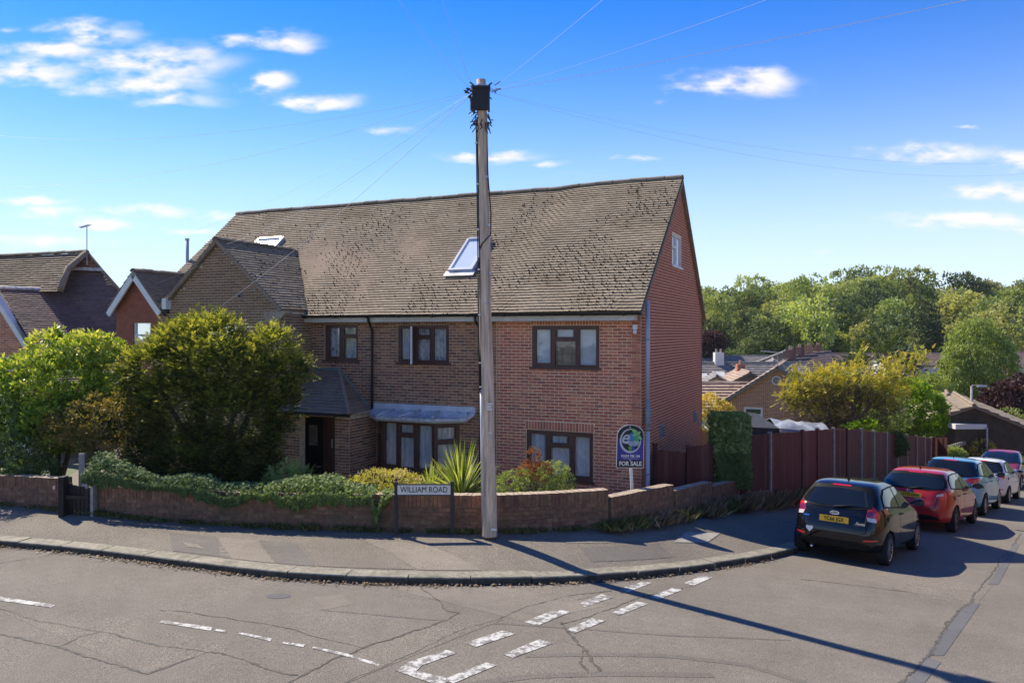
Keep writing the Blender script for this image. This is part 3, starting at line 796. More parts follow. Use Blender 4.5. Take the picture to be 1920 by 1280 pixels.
# ------------------------------------------------------------------ bricks
def brick_run(rows, fr_fn, mats, parent, n_ind, proud=.006, depth=.03, skip_back=True, name='brick', joint=.014):
    """rows: list of (a0, a1, b0, b1); fr_fn(a, b, d) -> world point. The nearest whole bricks become objects, the rest one mesh"""
    full_l = max(r[1] - r[0] for r in rows); full_h = max(r[3] - r[2] for r in rows)
    cand = []
    for k, (a0, a1, b0, b1) in enumerate(rows):
        if a1 - a0 > full_l * .97 and b1 - b0 > full_h * .97:
            c = fr_fn((a0 + a1) / 2, (b0 + b1) / 2, 0); cand.append(((c - Vector((0, 0, CZ))).length, k))
    cand.sort(); ind = {k for _, k in cand[:n_ind]}
    mb = MB(); me = None
    for k, (a0, a1, b0, b1) in enumerate(rows):
        if a1 - a0 < .02: continue
        if k in ind:
            if me is None:
                m1 = MB(); lx, lz = (full_l - joint) / 2, (full_h - joint) / 2
                m1.hexa([(-lx, proud, -lz), (lx, proud, -lz), (lx, -depth, -lz), (-lx, -depth, -lz), (-lx, proud, lz), (lx, proud, lz), (lx, -depth, lz), (-lx, -depth, lz)], 0.0)
                me = m1.mesh(name, mats)
            am, bm = (a0 + a1) / 2, (b0 + b1) / 2
            c = fr_fn(am, bm, 0); u = (fr_fn(am + .05, bm, 0) - fr_fn(am - .05, bm, 0)).normalized(); n = (fr_fn(am, bm, 1) - c).normalized()
            z = u.cross(n)
            if z.z < 0: z = -z
            o = bpy.data.objects.new(name, me)
            o.matrix_world = Matrix.Translation(c + n * rnd.uniform(-.0015, .0015)) @ Matrix((u, n, z)).transposed().to_4x4()
            link(o, parent)
        else:
            j = joint / 2; d = proud + rnd.uniform(-.0015, .0015)
            q = [fr_fn(a0 + j, b0 + j, d), fr_fn(a1 - j, b0 + j, d), fr_fn(a1 - j, b0 + j, -depth), fr_fn(a0 + j, b0 + j, -depth),
                 fr_fn(a0 + j, b1 - j, d), fr_fn(a1 - j, b1 - j, d), fr_fn(a1 - j, b1 - j, -depth), fr_fn(a0 + j, b1 - j, -depth)]
            mb.hexa(q, None, 0, skip=(4,))
    if mb.f: mb.build(name + 's', mats, parent, kind='stuff')

def brick_rows(a0, a1, b0, b1, holes=(), clip=None, bl=.225, c=.075, soldier=()):
    """stretcher bond rows clipped by holes; clip(b) -> (amin, amax)"""
    rows = []; nb = int(math.ceil((b1 - b0) / c))
    sh = [(s[0], s[1], s[2], s[3]) for s in soldier]
    for k in range(nb):
        z0 = b0 + k * c; z1 = min(z0 + c, b1)
        if z1 - z0 < .03: continue
        zc = (z0 + z1) / 2
        lo, hi = a0, a1
        if clip:
            l, h = clip(zc); lo, hi = max(lo, l), min(hi, h)
        if hi - lo < .05: continue
        segs = [(lo, hi)]
        for h in list(holes) + sh:
            if h[2] - .02 < zc < h[3] + .02:
                ns = []
                for s in segs:
                    if h[1] <= s[0] or h[0] >= s[1]: ns.append(s); continue
                    if h[0] > s[0]: ns.append((s[0], h[0]))
                    if h[1] < s[1]: ns.append((h[1], s[1]))
                segs = ns
        st = a0 - (bl / 2 if k % 2 else 0)
        for (s0, s1) in segs:
            j = int(math.floor((s0 - st) / bl)); x = st + j * bl
            while x < s1 - .005:
                rows.append((max(x, s0), min(x + bl, s1), z0, z1)); x += bl
    out = rows
    for s in sh:       # soldier course of upright bricks
        n = max(1, int(round((s[1] - s[0]) / .075))); w = (s[1] - s[0]) / n
        out += [(s[0] + i * w, s[0] + (i + 1) * w, s[2], s[3]) for i in range(n)]
    return out

# ------------------------------------------------------------------ garden walls
gw_base = [(p[0], P(*p)) for p in WPX]
def wall_between(pxs, label, n_ind, mats=(M['brick_wall'],), mortar=M['mortar_dark'], thick=.215, endcap=True):
    """pxs: list of (px, top_py) along the wall base line. Each point of the top is found above the base"""
    def base_at(px):
        for i in range(len(WPX) - 1):
            if WPX[i][0] <= px <= WPX[i + 1][0]:
                t = (px - WPX[i][0]) / (WPX[i + 1][0] - WPX[i][0]); t3 = [WPX[i][k] + (WPX[i + 1][k] - WPX[i][k]) * t for k in range(3)]
                return P(*t3)
        return P(*WPX[-1])
    B = [base_at(px) for px, _ in pxs]; T = [P(px, ty, b.y).z for (px, ty), b in zip(pxs, B)]
    pts = [Vector((b.x, b.y, t)) for b, t in zip(B, T)]
    fine_ = resample(fine(pts, 8), .05); 
    if len(fine_) > 12: fine_ = smooth_line(fine_, 12)
    S = [0.0]
    for i in range(1, len(fine_)): S.append(S[-1] + (fine_[i].xy - fine_[i - 1].xy).length)
    root = thing('garden_wall', label, 'garden wall', tuple(B[0])); root['kind'] = 'thing'
    base_z = [Z(p.x, p.y) - .25 for p in fine_]
    def at(s):
        s = max(0, min(S[-1] - 1e-4, s)); i = min(len(S) - 2, int(np.searchsorted(S, s, side='right') - 1)); t = (s - S[i]) / max(1e-6, S[i + 1] - S[i])
        return fine_[i].lerp(fine_[i + 1], t), normal2(fine_, i), base_z[i]
    def fn(a, b, d):
        p, n, _ = at(a); q = p + n * d; q.z = p.z + b; return q
    # mortar core
    mb = MB(); prev = None
    st = max(2, int(S[-1] / .2))
    for k in range(st + 1):
        p, n, bz = at(S[-1] * k / st)
        cur = [Vector((*(p - n * .004).xy, bz)), Vector((*(p - n * .004).xy, p.z - .008)), Vector((*(p - n * thick).xy, p.z - .008)), Vector((*(p - n * thick).xy, bz))]
        if prev:
            for q in range(3): mb.face([prev[q], cur[q], cur[q + 1], prev[q + 1]], .5)
        else: mb.face(cur, .5)
        prev = cur
    mb.face(prev, .5)
    core = mb.build('wall_core', mortar, root)
    # coping bricks stand on edge right across the wall
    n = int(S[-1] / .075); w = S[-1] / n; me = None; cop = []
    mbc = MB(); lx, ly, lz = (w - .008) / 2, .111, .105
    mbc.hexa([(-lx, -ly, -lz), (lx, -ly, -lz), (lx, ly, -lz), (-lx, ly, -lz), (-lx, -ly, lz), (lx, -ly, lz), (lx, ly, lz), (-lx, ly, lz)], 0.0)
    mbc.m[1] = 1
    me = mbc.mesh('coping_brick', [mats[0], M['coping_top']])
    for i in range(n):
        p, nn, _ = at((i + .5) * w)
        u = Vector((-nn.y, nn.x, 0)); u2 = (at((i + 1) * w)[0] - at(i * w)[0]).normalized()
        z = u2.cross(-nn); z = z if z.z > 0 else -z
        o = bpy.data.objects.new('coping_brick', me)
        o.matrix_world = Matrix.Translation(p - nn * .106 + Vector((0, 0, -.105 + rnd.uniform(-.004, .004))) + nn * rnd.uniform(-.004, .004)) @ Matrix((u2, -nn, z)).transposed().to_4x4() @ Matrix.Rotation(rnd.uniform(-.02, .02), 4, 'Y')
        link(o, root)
    rows = []
    nr = 11
    for k in range(nr):
        z1 = -.215 - k * .075; z0 = z1 - .075
        x = -(.1125 if k % 2 else 0)
        while x < S[-1]:
            a0, a1 = max(0, x), min(S[-1], x + .225)
            p, _, bz = at((a0 + a1) / 2)
            if a1 - a0 > .03 and p.z + z1 > Z(p.x, p.y) + .08: rows.append((a0, a1, z0, z1))
            x += .225
    brick_run(rows, fn, mats, core, n_ind, proud=.005)
    return root, at, S[-1], fine_

GW1 = wall_between([(177, 912), (270, 915), (380, 920), (480, 924), (600, 926.5), (740, 927), (870, 928.5), (930, 928), (1000, 926), (1080, 922), (1143, 918)],
                   'long low curved brick garden wall with ivy on its left half, behind the pole', 300)
GW2 = wall_between([(1146, 932), (1210, 919), (1264, 908)], 'short stepped brick garden wall section below the estate agent board', 100)
GW3 = wall_between([(1267, 920), (1300, 911), (1337, 903)], 'stepped brick garden wall section in front of the red brown side gate', 60)
GW4 = wall_between([(1339, 911), (1370, 903), (1398, 897)], 'lowest dark stepped brick wall section under the ivy column', 40)
GW0 = wall_between([(-28, 892), (40, 893), (80, 895), (119, 897)], 'low brown brick garden wall left of the small gate, beside the driveway', 80)
# retaining wall below the fence
mb = MB(); prev = None
rp = [Vector((*WF[i].xy, WF[i].z)) for i in range((OFF + 14) * NP, (OFF + 14 + 11) * NP, 2)]
for i, p in enumerate(rp):
    n = normal2(rp, i); top = Z(p.x, p.y) + .16 + .50 + .06 * mnoise.noise(Vector((p.x * 1.1, p.y, 0)))
    b = p - n * .02 + n * .03 * mnoise.noise(Vector((p.x * 2, p.y * 2, 5)))
    cur = [Vector((b.x, b.y, p.z - .5)), Vector((b.x - n.x * .03, b.y - n.y * .03, top)), Vector((b.x - n.x * .3, b.y - n.y * .3, top)), Vector((b.x - n.x * .3, b.y - n.y * .3, p.z - .5))]
    if prev:
        for q in range(3): mb.face([prev[q], cur[q], cur[q + 1], prev[q + 1]], .5)
    else: mb.face(cur, .5)
    prev = cur
o = mb.build('retaining_wall', M['retain']); tag(o, 'rough mossy low retaining wall running under the red brown fence', 'retaining wall')
# ------------------------------------------------------------------ roofs
def pip(x, y, poly):
    c = False; j = len(poly) - 1
    for i in range(len(poly)):
        xi, yi = poly[i]; xj, yj = poly[j]
        if (yi > y) != (yj > y) and x < (xj - xi) * (y - yi) / (yj - yi) + xi: c = not c
        j = i
    return c

def plane_px(a, b, c):
    n = (b - a).cross(c - a).normalized()
    def f(px, py):
        ray = Vector(((px - CX) / F, 1, -(py - HY) / F)); o = Vector((0, 0, CZ))
        return o + ray * ((a - o).dot(n) / ray.dot(n))
    return f, n

def tile_roof(parent, poly, mat, w=.165, g=.114, n_ind=0, disp=None, holes=(), thick=.07, name='roof', under=None, kick=.034, label=None, jit=.004, tth=.022, moss=0.0, moss_fn=None):
    poly = [Vector(p) for p in poly]
    n = Vector((0, 0, 0))
    for i in range(len(poly)): n += poly[i].cross(poly[(i + 1) % len(poly)])
    n.normalize()
    if n.z < 0: n = -n
    h = UP.cross(n).normalized(); s = n.cross(h).normalized(); O = poly[0]
    p2 = [((p - O).dot(h), (p - O).dot(s)) for p in poly]
    h2 = [[((p - O).dot(h), (p - O).dot(s)) for p in q] for q in holes]
    mb = MB()
    top = [p - n * .004 for p in poly]; bot = [p - n * thick for p in poly]
    mb.face(top, .3); mb.face(bot[::-1], .3)
    for i in range(len(poly)): j = (i + 1) % len(poly); mb.face([top[i], bot[i], bot[j], top[j]], .3)
    roof = mb.build(name, under or M['dark'], parent, label=label)
    x0, x1 = min(p[0] for p in p2), max(p[0] for p in p2); y0, y1 = min(p[1] for p in p2), max(p[1] for p in p2)
    tiles = []; r = 0; y = y0
    while y < y1:
        cy = y + g / 2; xi = sorted(p2[i][0] + (cy - p2[i][1]) / (p2[i - 1][1] - p2[i][1]) * (p2[i - 1][0] - p2[i][0]) for i in range(len(p2)) if (p2[i][1] > cy) != (p2[i - 1][1] > cy))
        x = x0 - (w / 2 if r % 2 else 0)
        while x < x1:
            for k in range(0, len(xi) - 1, 2):
                a_, b_ = max(x, xi[k]), min(x + w, xi[k + 1])
                if b_ - a_ > .02 and not any(pip((a_ + b_) / 2, cy, q) for q in h2): tiles.append(((a_ + b_) / 2, y, b_ - a_))
            x += w
        y += g; r += 1
    def world(cx, y):
        d = disp(cx, y) if disp else 0
        return O + h * cx + s * y + n * d
    ind = set()
    if n_ind:
        cand = sorted([k for k in range(len(tiles)) if tiles[k][2] > w * .98], key=lambda k: (world(*tiles[k][:2]) - Vector((0, 0, CZ))).length)[:n_ind]; ind = set(cand)
    hw = w / 2 - .0025; Lt = g + .03
    def shape():
        return [(-hw, -.012, kick - tth), (hw, -.012, kick - tth), (hw, Lt - .012, -.004), (-hw, Lt - .012, -.004),
                (-hw, -.012, kick), (hw, -.012, kick), (hw, Lt - .012, .004), (-hw, Lt - .012, .004)]
    base = shape(); me = None; mb = MB(); mm = MB()
    for k, (cx, y, tw_) in enumerate(tiles):
        c = world(cx, y); rz = rnd.gauss(0, .005); up_ = rnd.uniform(0, jit); dy = rnd.gauss(0, .0025)
        if k in ind:
            if me is None:
                m1 = MB(); m1.hexa(base, 0.0, 0); me = m1.mesh('roof_tile', mat)
            o = bpy.data.objects.new('roof_tile', me)
            o.matrix_world = Matrix.Translation(c + n * up_ + s * dy) @ Matrix((h, s, n)).transposed().to_4x4() @ Matrix.Rotation(rz, 4, 'Z')
            link(o, roof)
        else:
            mb.hexa([c + h * (q[0] * tw_ / w - q[1] * rz) + s * (q[1] + q[0] * rz + dy) + n * (q[2] + up_ * (1 if q[1] < 0 else .2)) for q in base], None, 0, skip=(0, 4))
        if moss:
            dns = moss * (moss_fn(c) if moss_fn else 1)
            if rnd.random() < dns:
                q = c + h * rnd.uniform(-w / 2, w / 2) + n * (kick + .004) - s * .012
                a = rnd.uniform(.012, .034); b_ = a * rnd.uniform(.6, 1.0); t = rnd.uniform(.012, .028)
                ring = [q + h * a * math.cos(v) * rnd.uniform(.7, 1.2) + s * b_ * math.sin(v) * rnd.uniform(.7, 1.2) for v in [i * 1.2566 for i in range(5)]]
                tp = q + n * t; rr = rnd.random()
                for i in range(5):
                    a1, a2 = ring[i], ring[(i + 1) % 5]
                    mm.face([a1 - n * .02, a2 - n * .02, a2.lerp(tp, .5) + n * t * .3, a1.lerp(tp, .5) + n * t * .3], rr); mm.face([a1.lerp(tp, .5) + n * t * .3, a2.lerp(tp, .5) + n * t * .3, tp], rr)
    if mb.f: mb.build('roof_tiles', mat, roof, kind='stuff')
    if mm.f: mm.build('moss_clumps', M['moss'], roof, kind='stuff')
    return roof, (O, h, s, n)

def ridge_caps(parent, a, b, mat, r=.12, step=.33, name='ridge_tile', lift=0.02):
    d = (b - a); L = d.length; d.normalize(); side = UP.cross(d).normalized(); up = d.cross(side)
    n = max(1, int(L / step)); st = L / n
    mb = MB(); K = 6
    for e in range(K):
        t0, t1 = math.pi * e / K, math.pi * (e + 1) / K
        def q(t, x, k=1.0): return (x, math.cos(t) * r * k, math.sin(t) * r * .8 * k)
        mb.face([q(t0, 0), q(t0, st * .97), q(t1, st * .97), q(t1, 0)], 0.0)
        mb.face([q(t0, 0), q(t1, 0), q(t1, 0, .8), q(t0, 0, .8)], 0.0); mb.face([q(t0, st * .97), q(t0, st * .97, .8), q(t1, st * .97, .8), q(t1, st * .97)], 0.0)
    me = mb.mesh(name, mat)
    for i in range(n):
        o = bpy.data.objects.new(name, me)
        o.matrix_world = Matrix.Translation(a + d * st * i + up * (rnd.uniform(-.008, .008) - .05 + lift)) @ Matrix((d, side, up)).transposed().to_4x4() @ Matrix.Rotation(rnd.uniform(-.012, .012), 4, 'Y')
        link(o, parent)

# ------------------------------------------------------------------ windows
def frac(rect, f):
    """rect a0 (right) a1 (left) b0 b1; f in picture fractions, x from the left, y from the top"""
    a0, a1, b0, b1 = rect
    return (a1 - f[1] * (a1 - a0), a1 - f[0] * (a1 - a0), b1 - f[3] * (b1 - b0), b1 - f[2] * (b1 - b0))

def window(parent, fr, rect, panes, frame_mat, name='window', d0=-.09, d1=-.02, sill=True, curtain_d=-.125, label=None, sillmat=None, flip=False, glassm=None):
    a0, a1, b0, b1 = rect
    fs = []
    for f in panes:
        if flip: fs.append((a0 + f[0] * (a1 - a0), a0 + f[1] * (a1 - a0), b1 - f[3] * (b1 - b0), b1 - f[2] * (b1 - b0)))
        else: fs.append(frac(rect, f))
    mb = MB(); holed(mb, fr, a0 + .004, a1 - .004, b0 + .004, b1 - .004, fs, d0, d1)
    # sash profiles round each pane
    for (x0, x1, z0, z1) in fs:
        t = .022
        for q in ((x0 - t, x0, z0 - t, z1 + t), (x1, x1 + t, z0 - t, z1 + t), (x0, x1, z0 - t, z0), (x0, x1, z1, z1 + t)): fbox(mb, fr, *q, d1 - .01, d1 + .014)
    w = mb.build(name, frame_mat, parent, label=label)
    for k, (f, (x0, x1, z0, z1)) in enumerate(zip(panes, fs)):
        g = MB(); g.face([fr.pt(x0, z0, -.05), fr.pt(x1, z0, -.05), fr.pt(x1, z1, -.05), fr.pt(x0, z1, -.05)], .5)
        g.build('pane', glassm or M['glass'], w)
        cm = f[4] if len(f) > 4 else M['curtain']
        if cm is None: continue
        n = max(4, int((x1 - x0) / .016)); c = MB(); ph = rnd.uniform(0, 6)
        wv = [(.018 * math.sin(ph + i * .75) + .008 * math.sin(i * 2.1 + ph)) * (0 if cm in (M['blind'],) else 1) for i in range(n + 1)]
        for i in range(n):
            xa, xb = x0 - .03 + (x1 - x0 + .06) * i / n, x0 - .03 + (x1 - x0 + .06) * (i + 1) / n
            c.face([fr.pt(xa, z0 - .03, curtain_d + wv[i]), fr.pt(xb, z0 - .03, curtain_d + wv[i + 1]), fr.pt(xb, z1 + .03, curtain_d + wv[i + 1]), fr.pt(xa, z1 + .03, curtain_d + wv[i])], .5)
        c.build('blind' if cm is M['blind'] else 'curtain', cm, w, smooth_=True)
    if sill:
        s = MB(); fbox(s, fr, a0 - .05, a1 + .05, b0 - .045, b0 + .003, -.09, .05); s.build('sill', sillmat or frame_mat, w)
    return w

def rect_px(fr, x0, x1, y0, y1, d=0.0):
    ym, xm = (y0 + y1) / 2, (x0 + x1) / 2
    aL, aR = fr.px(x0, ym, d)[0], fr.px(x1, ym, d)[0]
    return (min(aL, aR), max(aL, aR), fr.px(xm, y1, d)[1], fr.px(xm, y0, d)[1])

# ------------------------------------------------------------------ the brick house
EU = Vector((-.9135, .4067, 0)); EV = Vector((.4067, .9135, 0))
O0 = Vector((2.976, 18.2, 0))
HF = Fr(O0, EU, -EV); HS = Fr(O0, EV, -EU)
house = thing('brick_house', 'large two storey brick house with mossy tiled roof on the corner behind the wooden pole', 'house', (2.976, 18.2, -1.2))
ZE = HF.px(1195, 586, .36)[1]                       # eaves height
vr, ZR = HS.px(1274, 336)                           # ridge: distance behind the front wall, height
VB = HS.px(1316, 620)[0]                            # rear wall
ve = -.36                                           # eaves line in front of the wall
TAN = (ZR - ZE) / (vr - ve)
AL = HF.off(-vr).px(445, 393)[0]
ZB = -1.7
a_ret = HF.px(566, 640)[0]; a_split = HF.px(931, 700)[0]
W1 = rect_px(HF, 997, 1124, 610, 689); W2 = rect_px(HF, 746, 842, 609, 680); W3 = rect_px(HF, 609, 671, 608, 675); W4 = rect_px(HF, 987, 1112, 808, 899)
def sol(r, h=.215): return (r[0] - .02, r[1] + .02, r[3] + .003, r[3] + h)
# walls
core_r = MB(); holed(core_r, HF, 0, a_split, ZB, ZE + .02, [W1, W4], -.24, 0.0)
ext_wall = core_r.build('extension_wall', M['mortar'], house, label='red brick front wall right of the pole')
core_l = MB(); holed(core_l, HF, a_split + .003, a_ret + 1.5, ZB, ZE + .02, [W2, W3], -.24, 0.0)
old_wall = core_l.build('front_wall', M['mortar_old'], house, label='older dark brown brick front wall left of the pole')
rows = brick_rows(0, a_split, ZB + 1.0, ZE - .08, [W1, W4], soldier=[(W1[0] - .02, W1[1] + .02, W1[3] + .003, min(W1[3] + .215, ZE - .08)), sol(W4)])
brick_run(rows, HF.pt, M['brick_red'], ext_wall, 300)
rows = brick_rows(a_split + .004, a_ret, ZB + 1.0, ZE - .08, [W2, W3], soldier=[(W2[0], W2[1], W2[3] + .003, ZE - .08), (W3[0], W3[1], W3[3] + .003, ZE - .08)])
brick_run(rows, HF.pt, M['brick_brown'], old_wall, 300)
# gable end wall on the right
def side_top(v): return ZE + (v - ve) * TAN if v < vr else ZR - (v - vr) * (ZR - ZE) / (VB + .15 - vr)
GW = None
a5, b5 = HS.px(1260, 470)[0], HS.px(1260, 437)[1]; a5b = HS.px(1277.5, 470)[0]; b5b = HS.px(1260, 497)[1]
W5 = (a5, a5b, b5b, b5)
def side_clip(z):
    if z < ZE: return (0, VB)
    lo = ve + (z - ZE) / TAN + .06; hi = VB + .15 - (z - ZE) * (VB + .15 - vr) / (ZR - ZE) - .06
    return (max(0, lo), min(VB, hi))
mb = MB()
holed(mb, HS, 0.0, VB, ZB, ZE, [], -.24, -.001)
zz = ZE; step = .15
while zz < ZR - .12:
    lo, hi = side_clip(zz + step / 2)
    if hi - lo > .03: holed(mb, HS, lo, hi, zz, zz + step, [W5], -.24, -.001)
    zz += step
mb2 = MB()
side_wall = mb.build('gable_end_wall', M['mortar'], house, label='tall red brick gable end facing right')
rows = brick_rows(0, VB, ZB + .9, ZR - .1, [W5], clip=side_clip)
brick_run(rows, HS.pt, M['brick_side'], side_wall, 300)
# rear and left walls close the house
mb = MB(); BF = Fr(O0 + EV * VB, EU, EV); fbox(mb, BF, 0, AL - .2, ZB, ZE, -.2, 0); LF = Fr(O0 + EU * (AL - .2), EV, EU)
fbox(mb, LF, 0, VB, ZB, ZE, -.2, 0)
mb.face([LF.pt(ve, ZE), LF.pt(VB, ZE), LF.pt(vr, ZR - .1)], .5)
fbox(mb, BF, .3, AL - .5, 1.3, 1.5, -VB + .3, -.25)
mb.build('rear_wall', M['brick_brown'], house)

def kink(cx, y):
    """the extension's roof stands slightly proud of the old one; old rafters sag"""
    return 0
def front_pt(a, v, z, out=0.0): return O0 + EU * a + EV * v + Vector((0, 0, z))
e0, e1 = front_pt(-.10, ve, ZE), front_pt(AL, ve, ZE); r1, r0 = front_pt(AL, vr, ZR), front_pt(-.10, vr, ZR)
fpl, fn_ = plane_px(e0, e1, r0)
def skyl(tl, br):
    a, b = fpl(*tl), fpl(*br); up = (r0 - e0).normalized(); hh = EU
    w = (a - b).dot(hh); L = (a - b).dot(up)
    return [b, b + hh * w, b + hh * w + up * L, b + up * L]
S1 = skyl((879, 454), (888, 512)); S2 = skyl((487, 452), (505, 482))
def disp(cx, y):
    # cx runs along UP x n; measured from e0
    a = abs(cx); k = 3.95 - y * .12
    t = min(1, max(0, (k + .45 - a) / .9)); t = t * t * (3 - 2 * t)
    return .045 * t + .02 * mnoise.noise(Vector((a * .5, y * .6, 0))) + .012 * mnoise.noise(Vector((a * 1.7, y * .5, 4))) - .03 * math.sin(min(1, max(0, (a - 4.5) / 9)) * math.pi) * math.sin(y / 5.6 * math.pi)
def mossy(c):
    px = CX + F * c.x / c.y; t = (c.z - ZE) / (ZR - ZE)
    v = .30 + 2.6 * mnoise.noise(Vector((c.x * .7, c.y * .7, c.z * .7))) + .8 * mnoise.noise(Vector((c.x * 2.2, c.y * 2.2, c.z * 2.2)))
    return max(0.015, (1.25 - 1.15 * t) * v * (1.15 if px > 960 or 620 < px < 740 else .7))
roof, RF_ = tile_roof(house, [e0, e1, r1, r0], M['tile'], n_ind=300, disp=disp, holes=[[p for p in S1]], under=M['tile_dark'], moss=1.15, moss_fn=mossy, jit=.004, kick=.034)
mb = MB(); b0_, b1_ = front_pt(-.10, VB + .2, ZE - .03), front_pt(AL, VB + .2, ZE - .03)
for q in ([r0, r1, b1_, b0_], [p - Vector((0, 0, .09)) for p in (r0, r1, b1_, b0_)][::-1]): mb.face(q, .4)
mb.face([r0, b0_, b0_ - Vector((0, 0, .09)), r0 - Vector((0, 0, .09))], .2); mb.face([r1, r1 - Vector((0, 0, .09)), b1_ - Vector((0, 0, .09)), b1_], .2)
mb.build('rear_roof', M['tile_dark'], house)
prev = None; rp_ = []
for i in range(33):
    a = -.10 + (AL + .10) * i / 32; y = (r0 - e0).length
    rp_.append(front_pt(a, vr, ZR) + UP * (disp(a, y) + .0))
for i in range(32): ridge_caps(roof, rp_[i], rp_[i + 1], M['tile_old'], r=.13, step=.3)
# verge mortar strip and barge line on the right gable
mb = MB()
for (p, q) in ((front_pt(-.075, ve, ZE), front_pt(-.075, vr, ZR)), (front_pt(-.075, VB + .18, ZE - .02), front_pt(-.075, vr, ZR))):
    d = (q - p).normalized(); nn = EU; upn = d.cross(nn).normalized()
    if upn.z < 0: upn = -upn
    A = [p - upn * .09, q - upn * .09, q - upn * .01, p - upn * .01]
    mb.hexa([A[0] - nn * .035, A[1] - nn * .035, A[1] + nn * .06, A[0] + nn * .06, A[3] - nn * .035, A[2] - nn * .035, A[2] + nn * .06, A[3] + nn * .06], .4)
mb.build('verge', M['tile_old'], house)
# fascia, gutter
f_top = HF.px(860, 589, .32)[1]; f_bot = HF.px(860, 598.5, .32)[1]; a_f0 = HF.px(1189, 594, .32)[0]; a_f1 = HF.px(537, 594, .32)[0]
mb = MB(); fbox(mb, HF, a_f0, a_f1, f_bot - .055, ZE - .035, .02, .30); mb.build('fascia', M['cream'], house)
def gutter(fr, a0, a1, b, d, parent, r=.058):
    mb = MB(); K = 6
    for e in range(K):
        t0, t1 = math.pi + math.pi * e / K, math.pi + math.pi * (e + 1) / K
        P1 = [(math.cos(t) * r, math.sin(t) * r) for t in (t0, t1)]; P2 = [(math.cos(t) * (r - .006), math.sin(t) * (r - .006)) for t in (t0, t1)]
        mb.face([fr.pt(a0, b + P1[0][1], d + P1[0][0]), fr.pt(a1, b + P1[0][1], d + P1[0][0]), fr.pt(a1, b + P1[1][1], d + P1[1][0]), fr.pt(a0, b + P1[1][1], d + P1[1][0])], .5)
        mb.face([fr.pt(a0, b + P2[0][1], d + P2[0][0]), fr.pt(a0, b + P2[1][1], d + P2[1][0]), fr.pt(a1, b + P2[1][1], d + P2[1][0]), fr.pt(a1, b + P2[0][1], d + P2[0][0])], .5)
    a = a0 + .4
    while a < a1: fbox(mb, fr, a, a + .03, b - r - .012, b, d - r - .004, d + r + .004); a += 1.0
    return mb.build('gutter', M['black'], parent, smooth_=False)
gutter(HF, -.10, HF.px(540, 590, .38)[0], ZE + .005, .375, house)
def downpipe(fr, pts, parent, r=.034, mat=None, name='downpipe'):
    mb = MB(); mb.tube([fr.pt(*p) for p in pts], r, 8)
    for k in range(int(pts[-1][1]), int(pts[0][1]) + 1):
        pass
    return mb.build(name, mat or M['black'], parent, smooth_=True)
ad = HF.px(700, 650)[0]
downpipe(HF, [(HF.px(690, 592, .37)[0], ZE - .06, .37), (HF.px(690, 597, .37)[0], ZE - .14, .36), (ad, ZE - .38, .06), (ad, ZE - .6, .06), (ad, -1.0, .06)], house)
ad2 = HF.px(903, 650)[0]
downpipe(HF, [(ad2, ZE - .06, .37), (ad2, ZE - .16, .36), (ad2, ZE - .4, .06), (ad2, -1.0, .06)], house)

# windows
CU, CP, BL, BB = M['curtain'], M['curtain_p'], M['blind'], M['blind_brown']
window(house, HF, W1, [(.06, .28, .1, .9, BL), (.37, .62, .1, .27, BL), (.35, .65, .38, .94, BB), (.71, .95, .1, .93, BL)], M['brown_frame'], label='wide brown upper window with blinds, on the red brick part')
w2 = window(house, HF, W2, [(.06, .235, .1, .91, CU), (.38, .62, .1, .26, CP), (.375, .625, .38, .93, CP), (.69, .94, .1, .92, CP)], M['brown_frame'], label='brown upper window with one casement standing open')
window(house, HF, W3, [(.1, .44, .1, .9, CP), (.57, .94, .1, .27, CP), (.57, .95, .38, .94, CP)], M['brown_frame'], label='small brown upper window above the porch roof')
window(house, HF, W4, [(.06, .29, .08, .9, CU), (.37, .62, .1, .25, CU), (.36, .65, .34, .9, CU), (.72, .95, .1, .9, CU)], M['brown_frame'], label='brown ground floor window behind the red leaved shrub')
mb = MB(); fa = W2[1] - .27 * (W2[1] - W2[0]); zt, zb = W2[3] - .04, W2[2] - .02
mb.hexa([HF.pt(fa, zb, 0), HF.pt(fa - .04, zb, 0), HF.pt(fa - .27, zb, .42), HF.pt(fa - .22, zb, .42), HF.pt(fa, zt, 0), HF.pt(fa - .04, zt, 0), HF.pt(fa - .27, zt, .42), HF.pt(fa - .22, zt, .42)])
mb.build('open_casement', M['white'], w2)
window(house, HS, W5, [(.06, .42, .06, .36, None), (.06, .42, .44, .95, None), (.54, .94, .06, .95, None)], M['white'], flip=True, sillmat=M['white'], label='small white window high in the gable end', glassm=M['skyglass'])

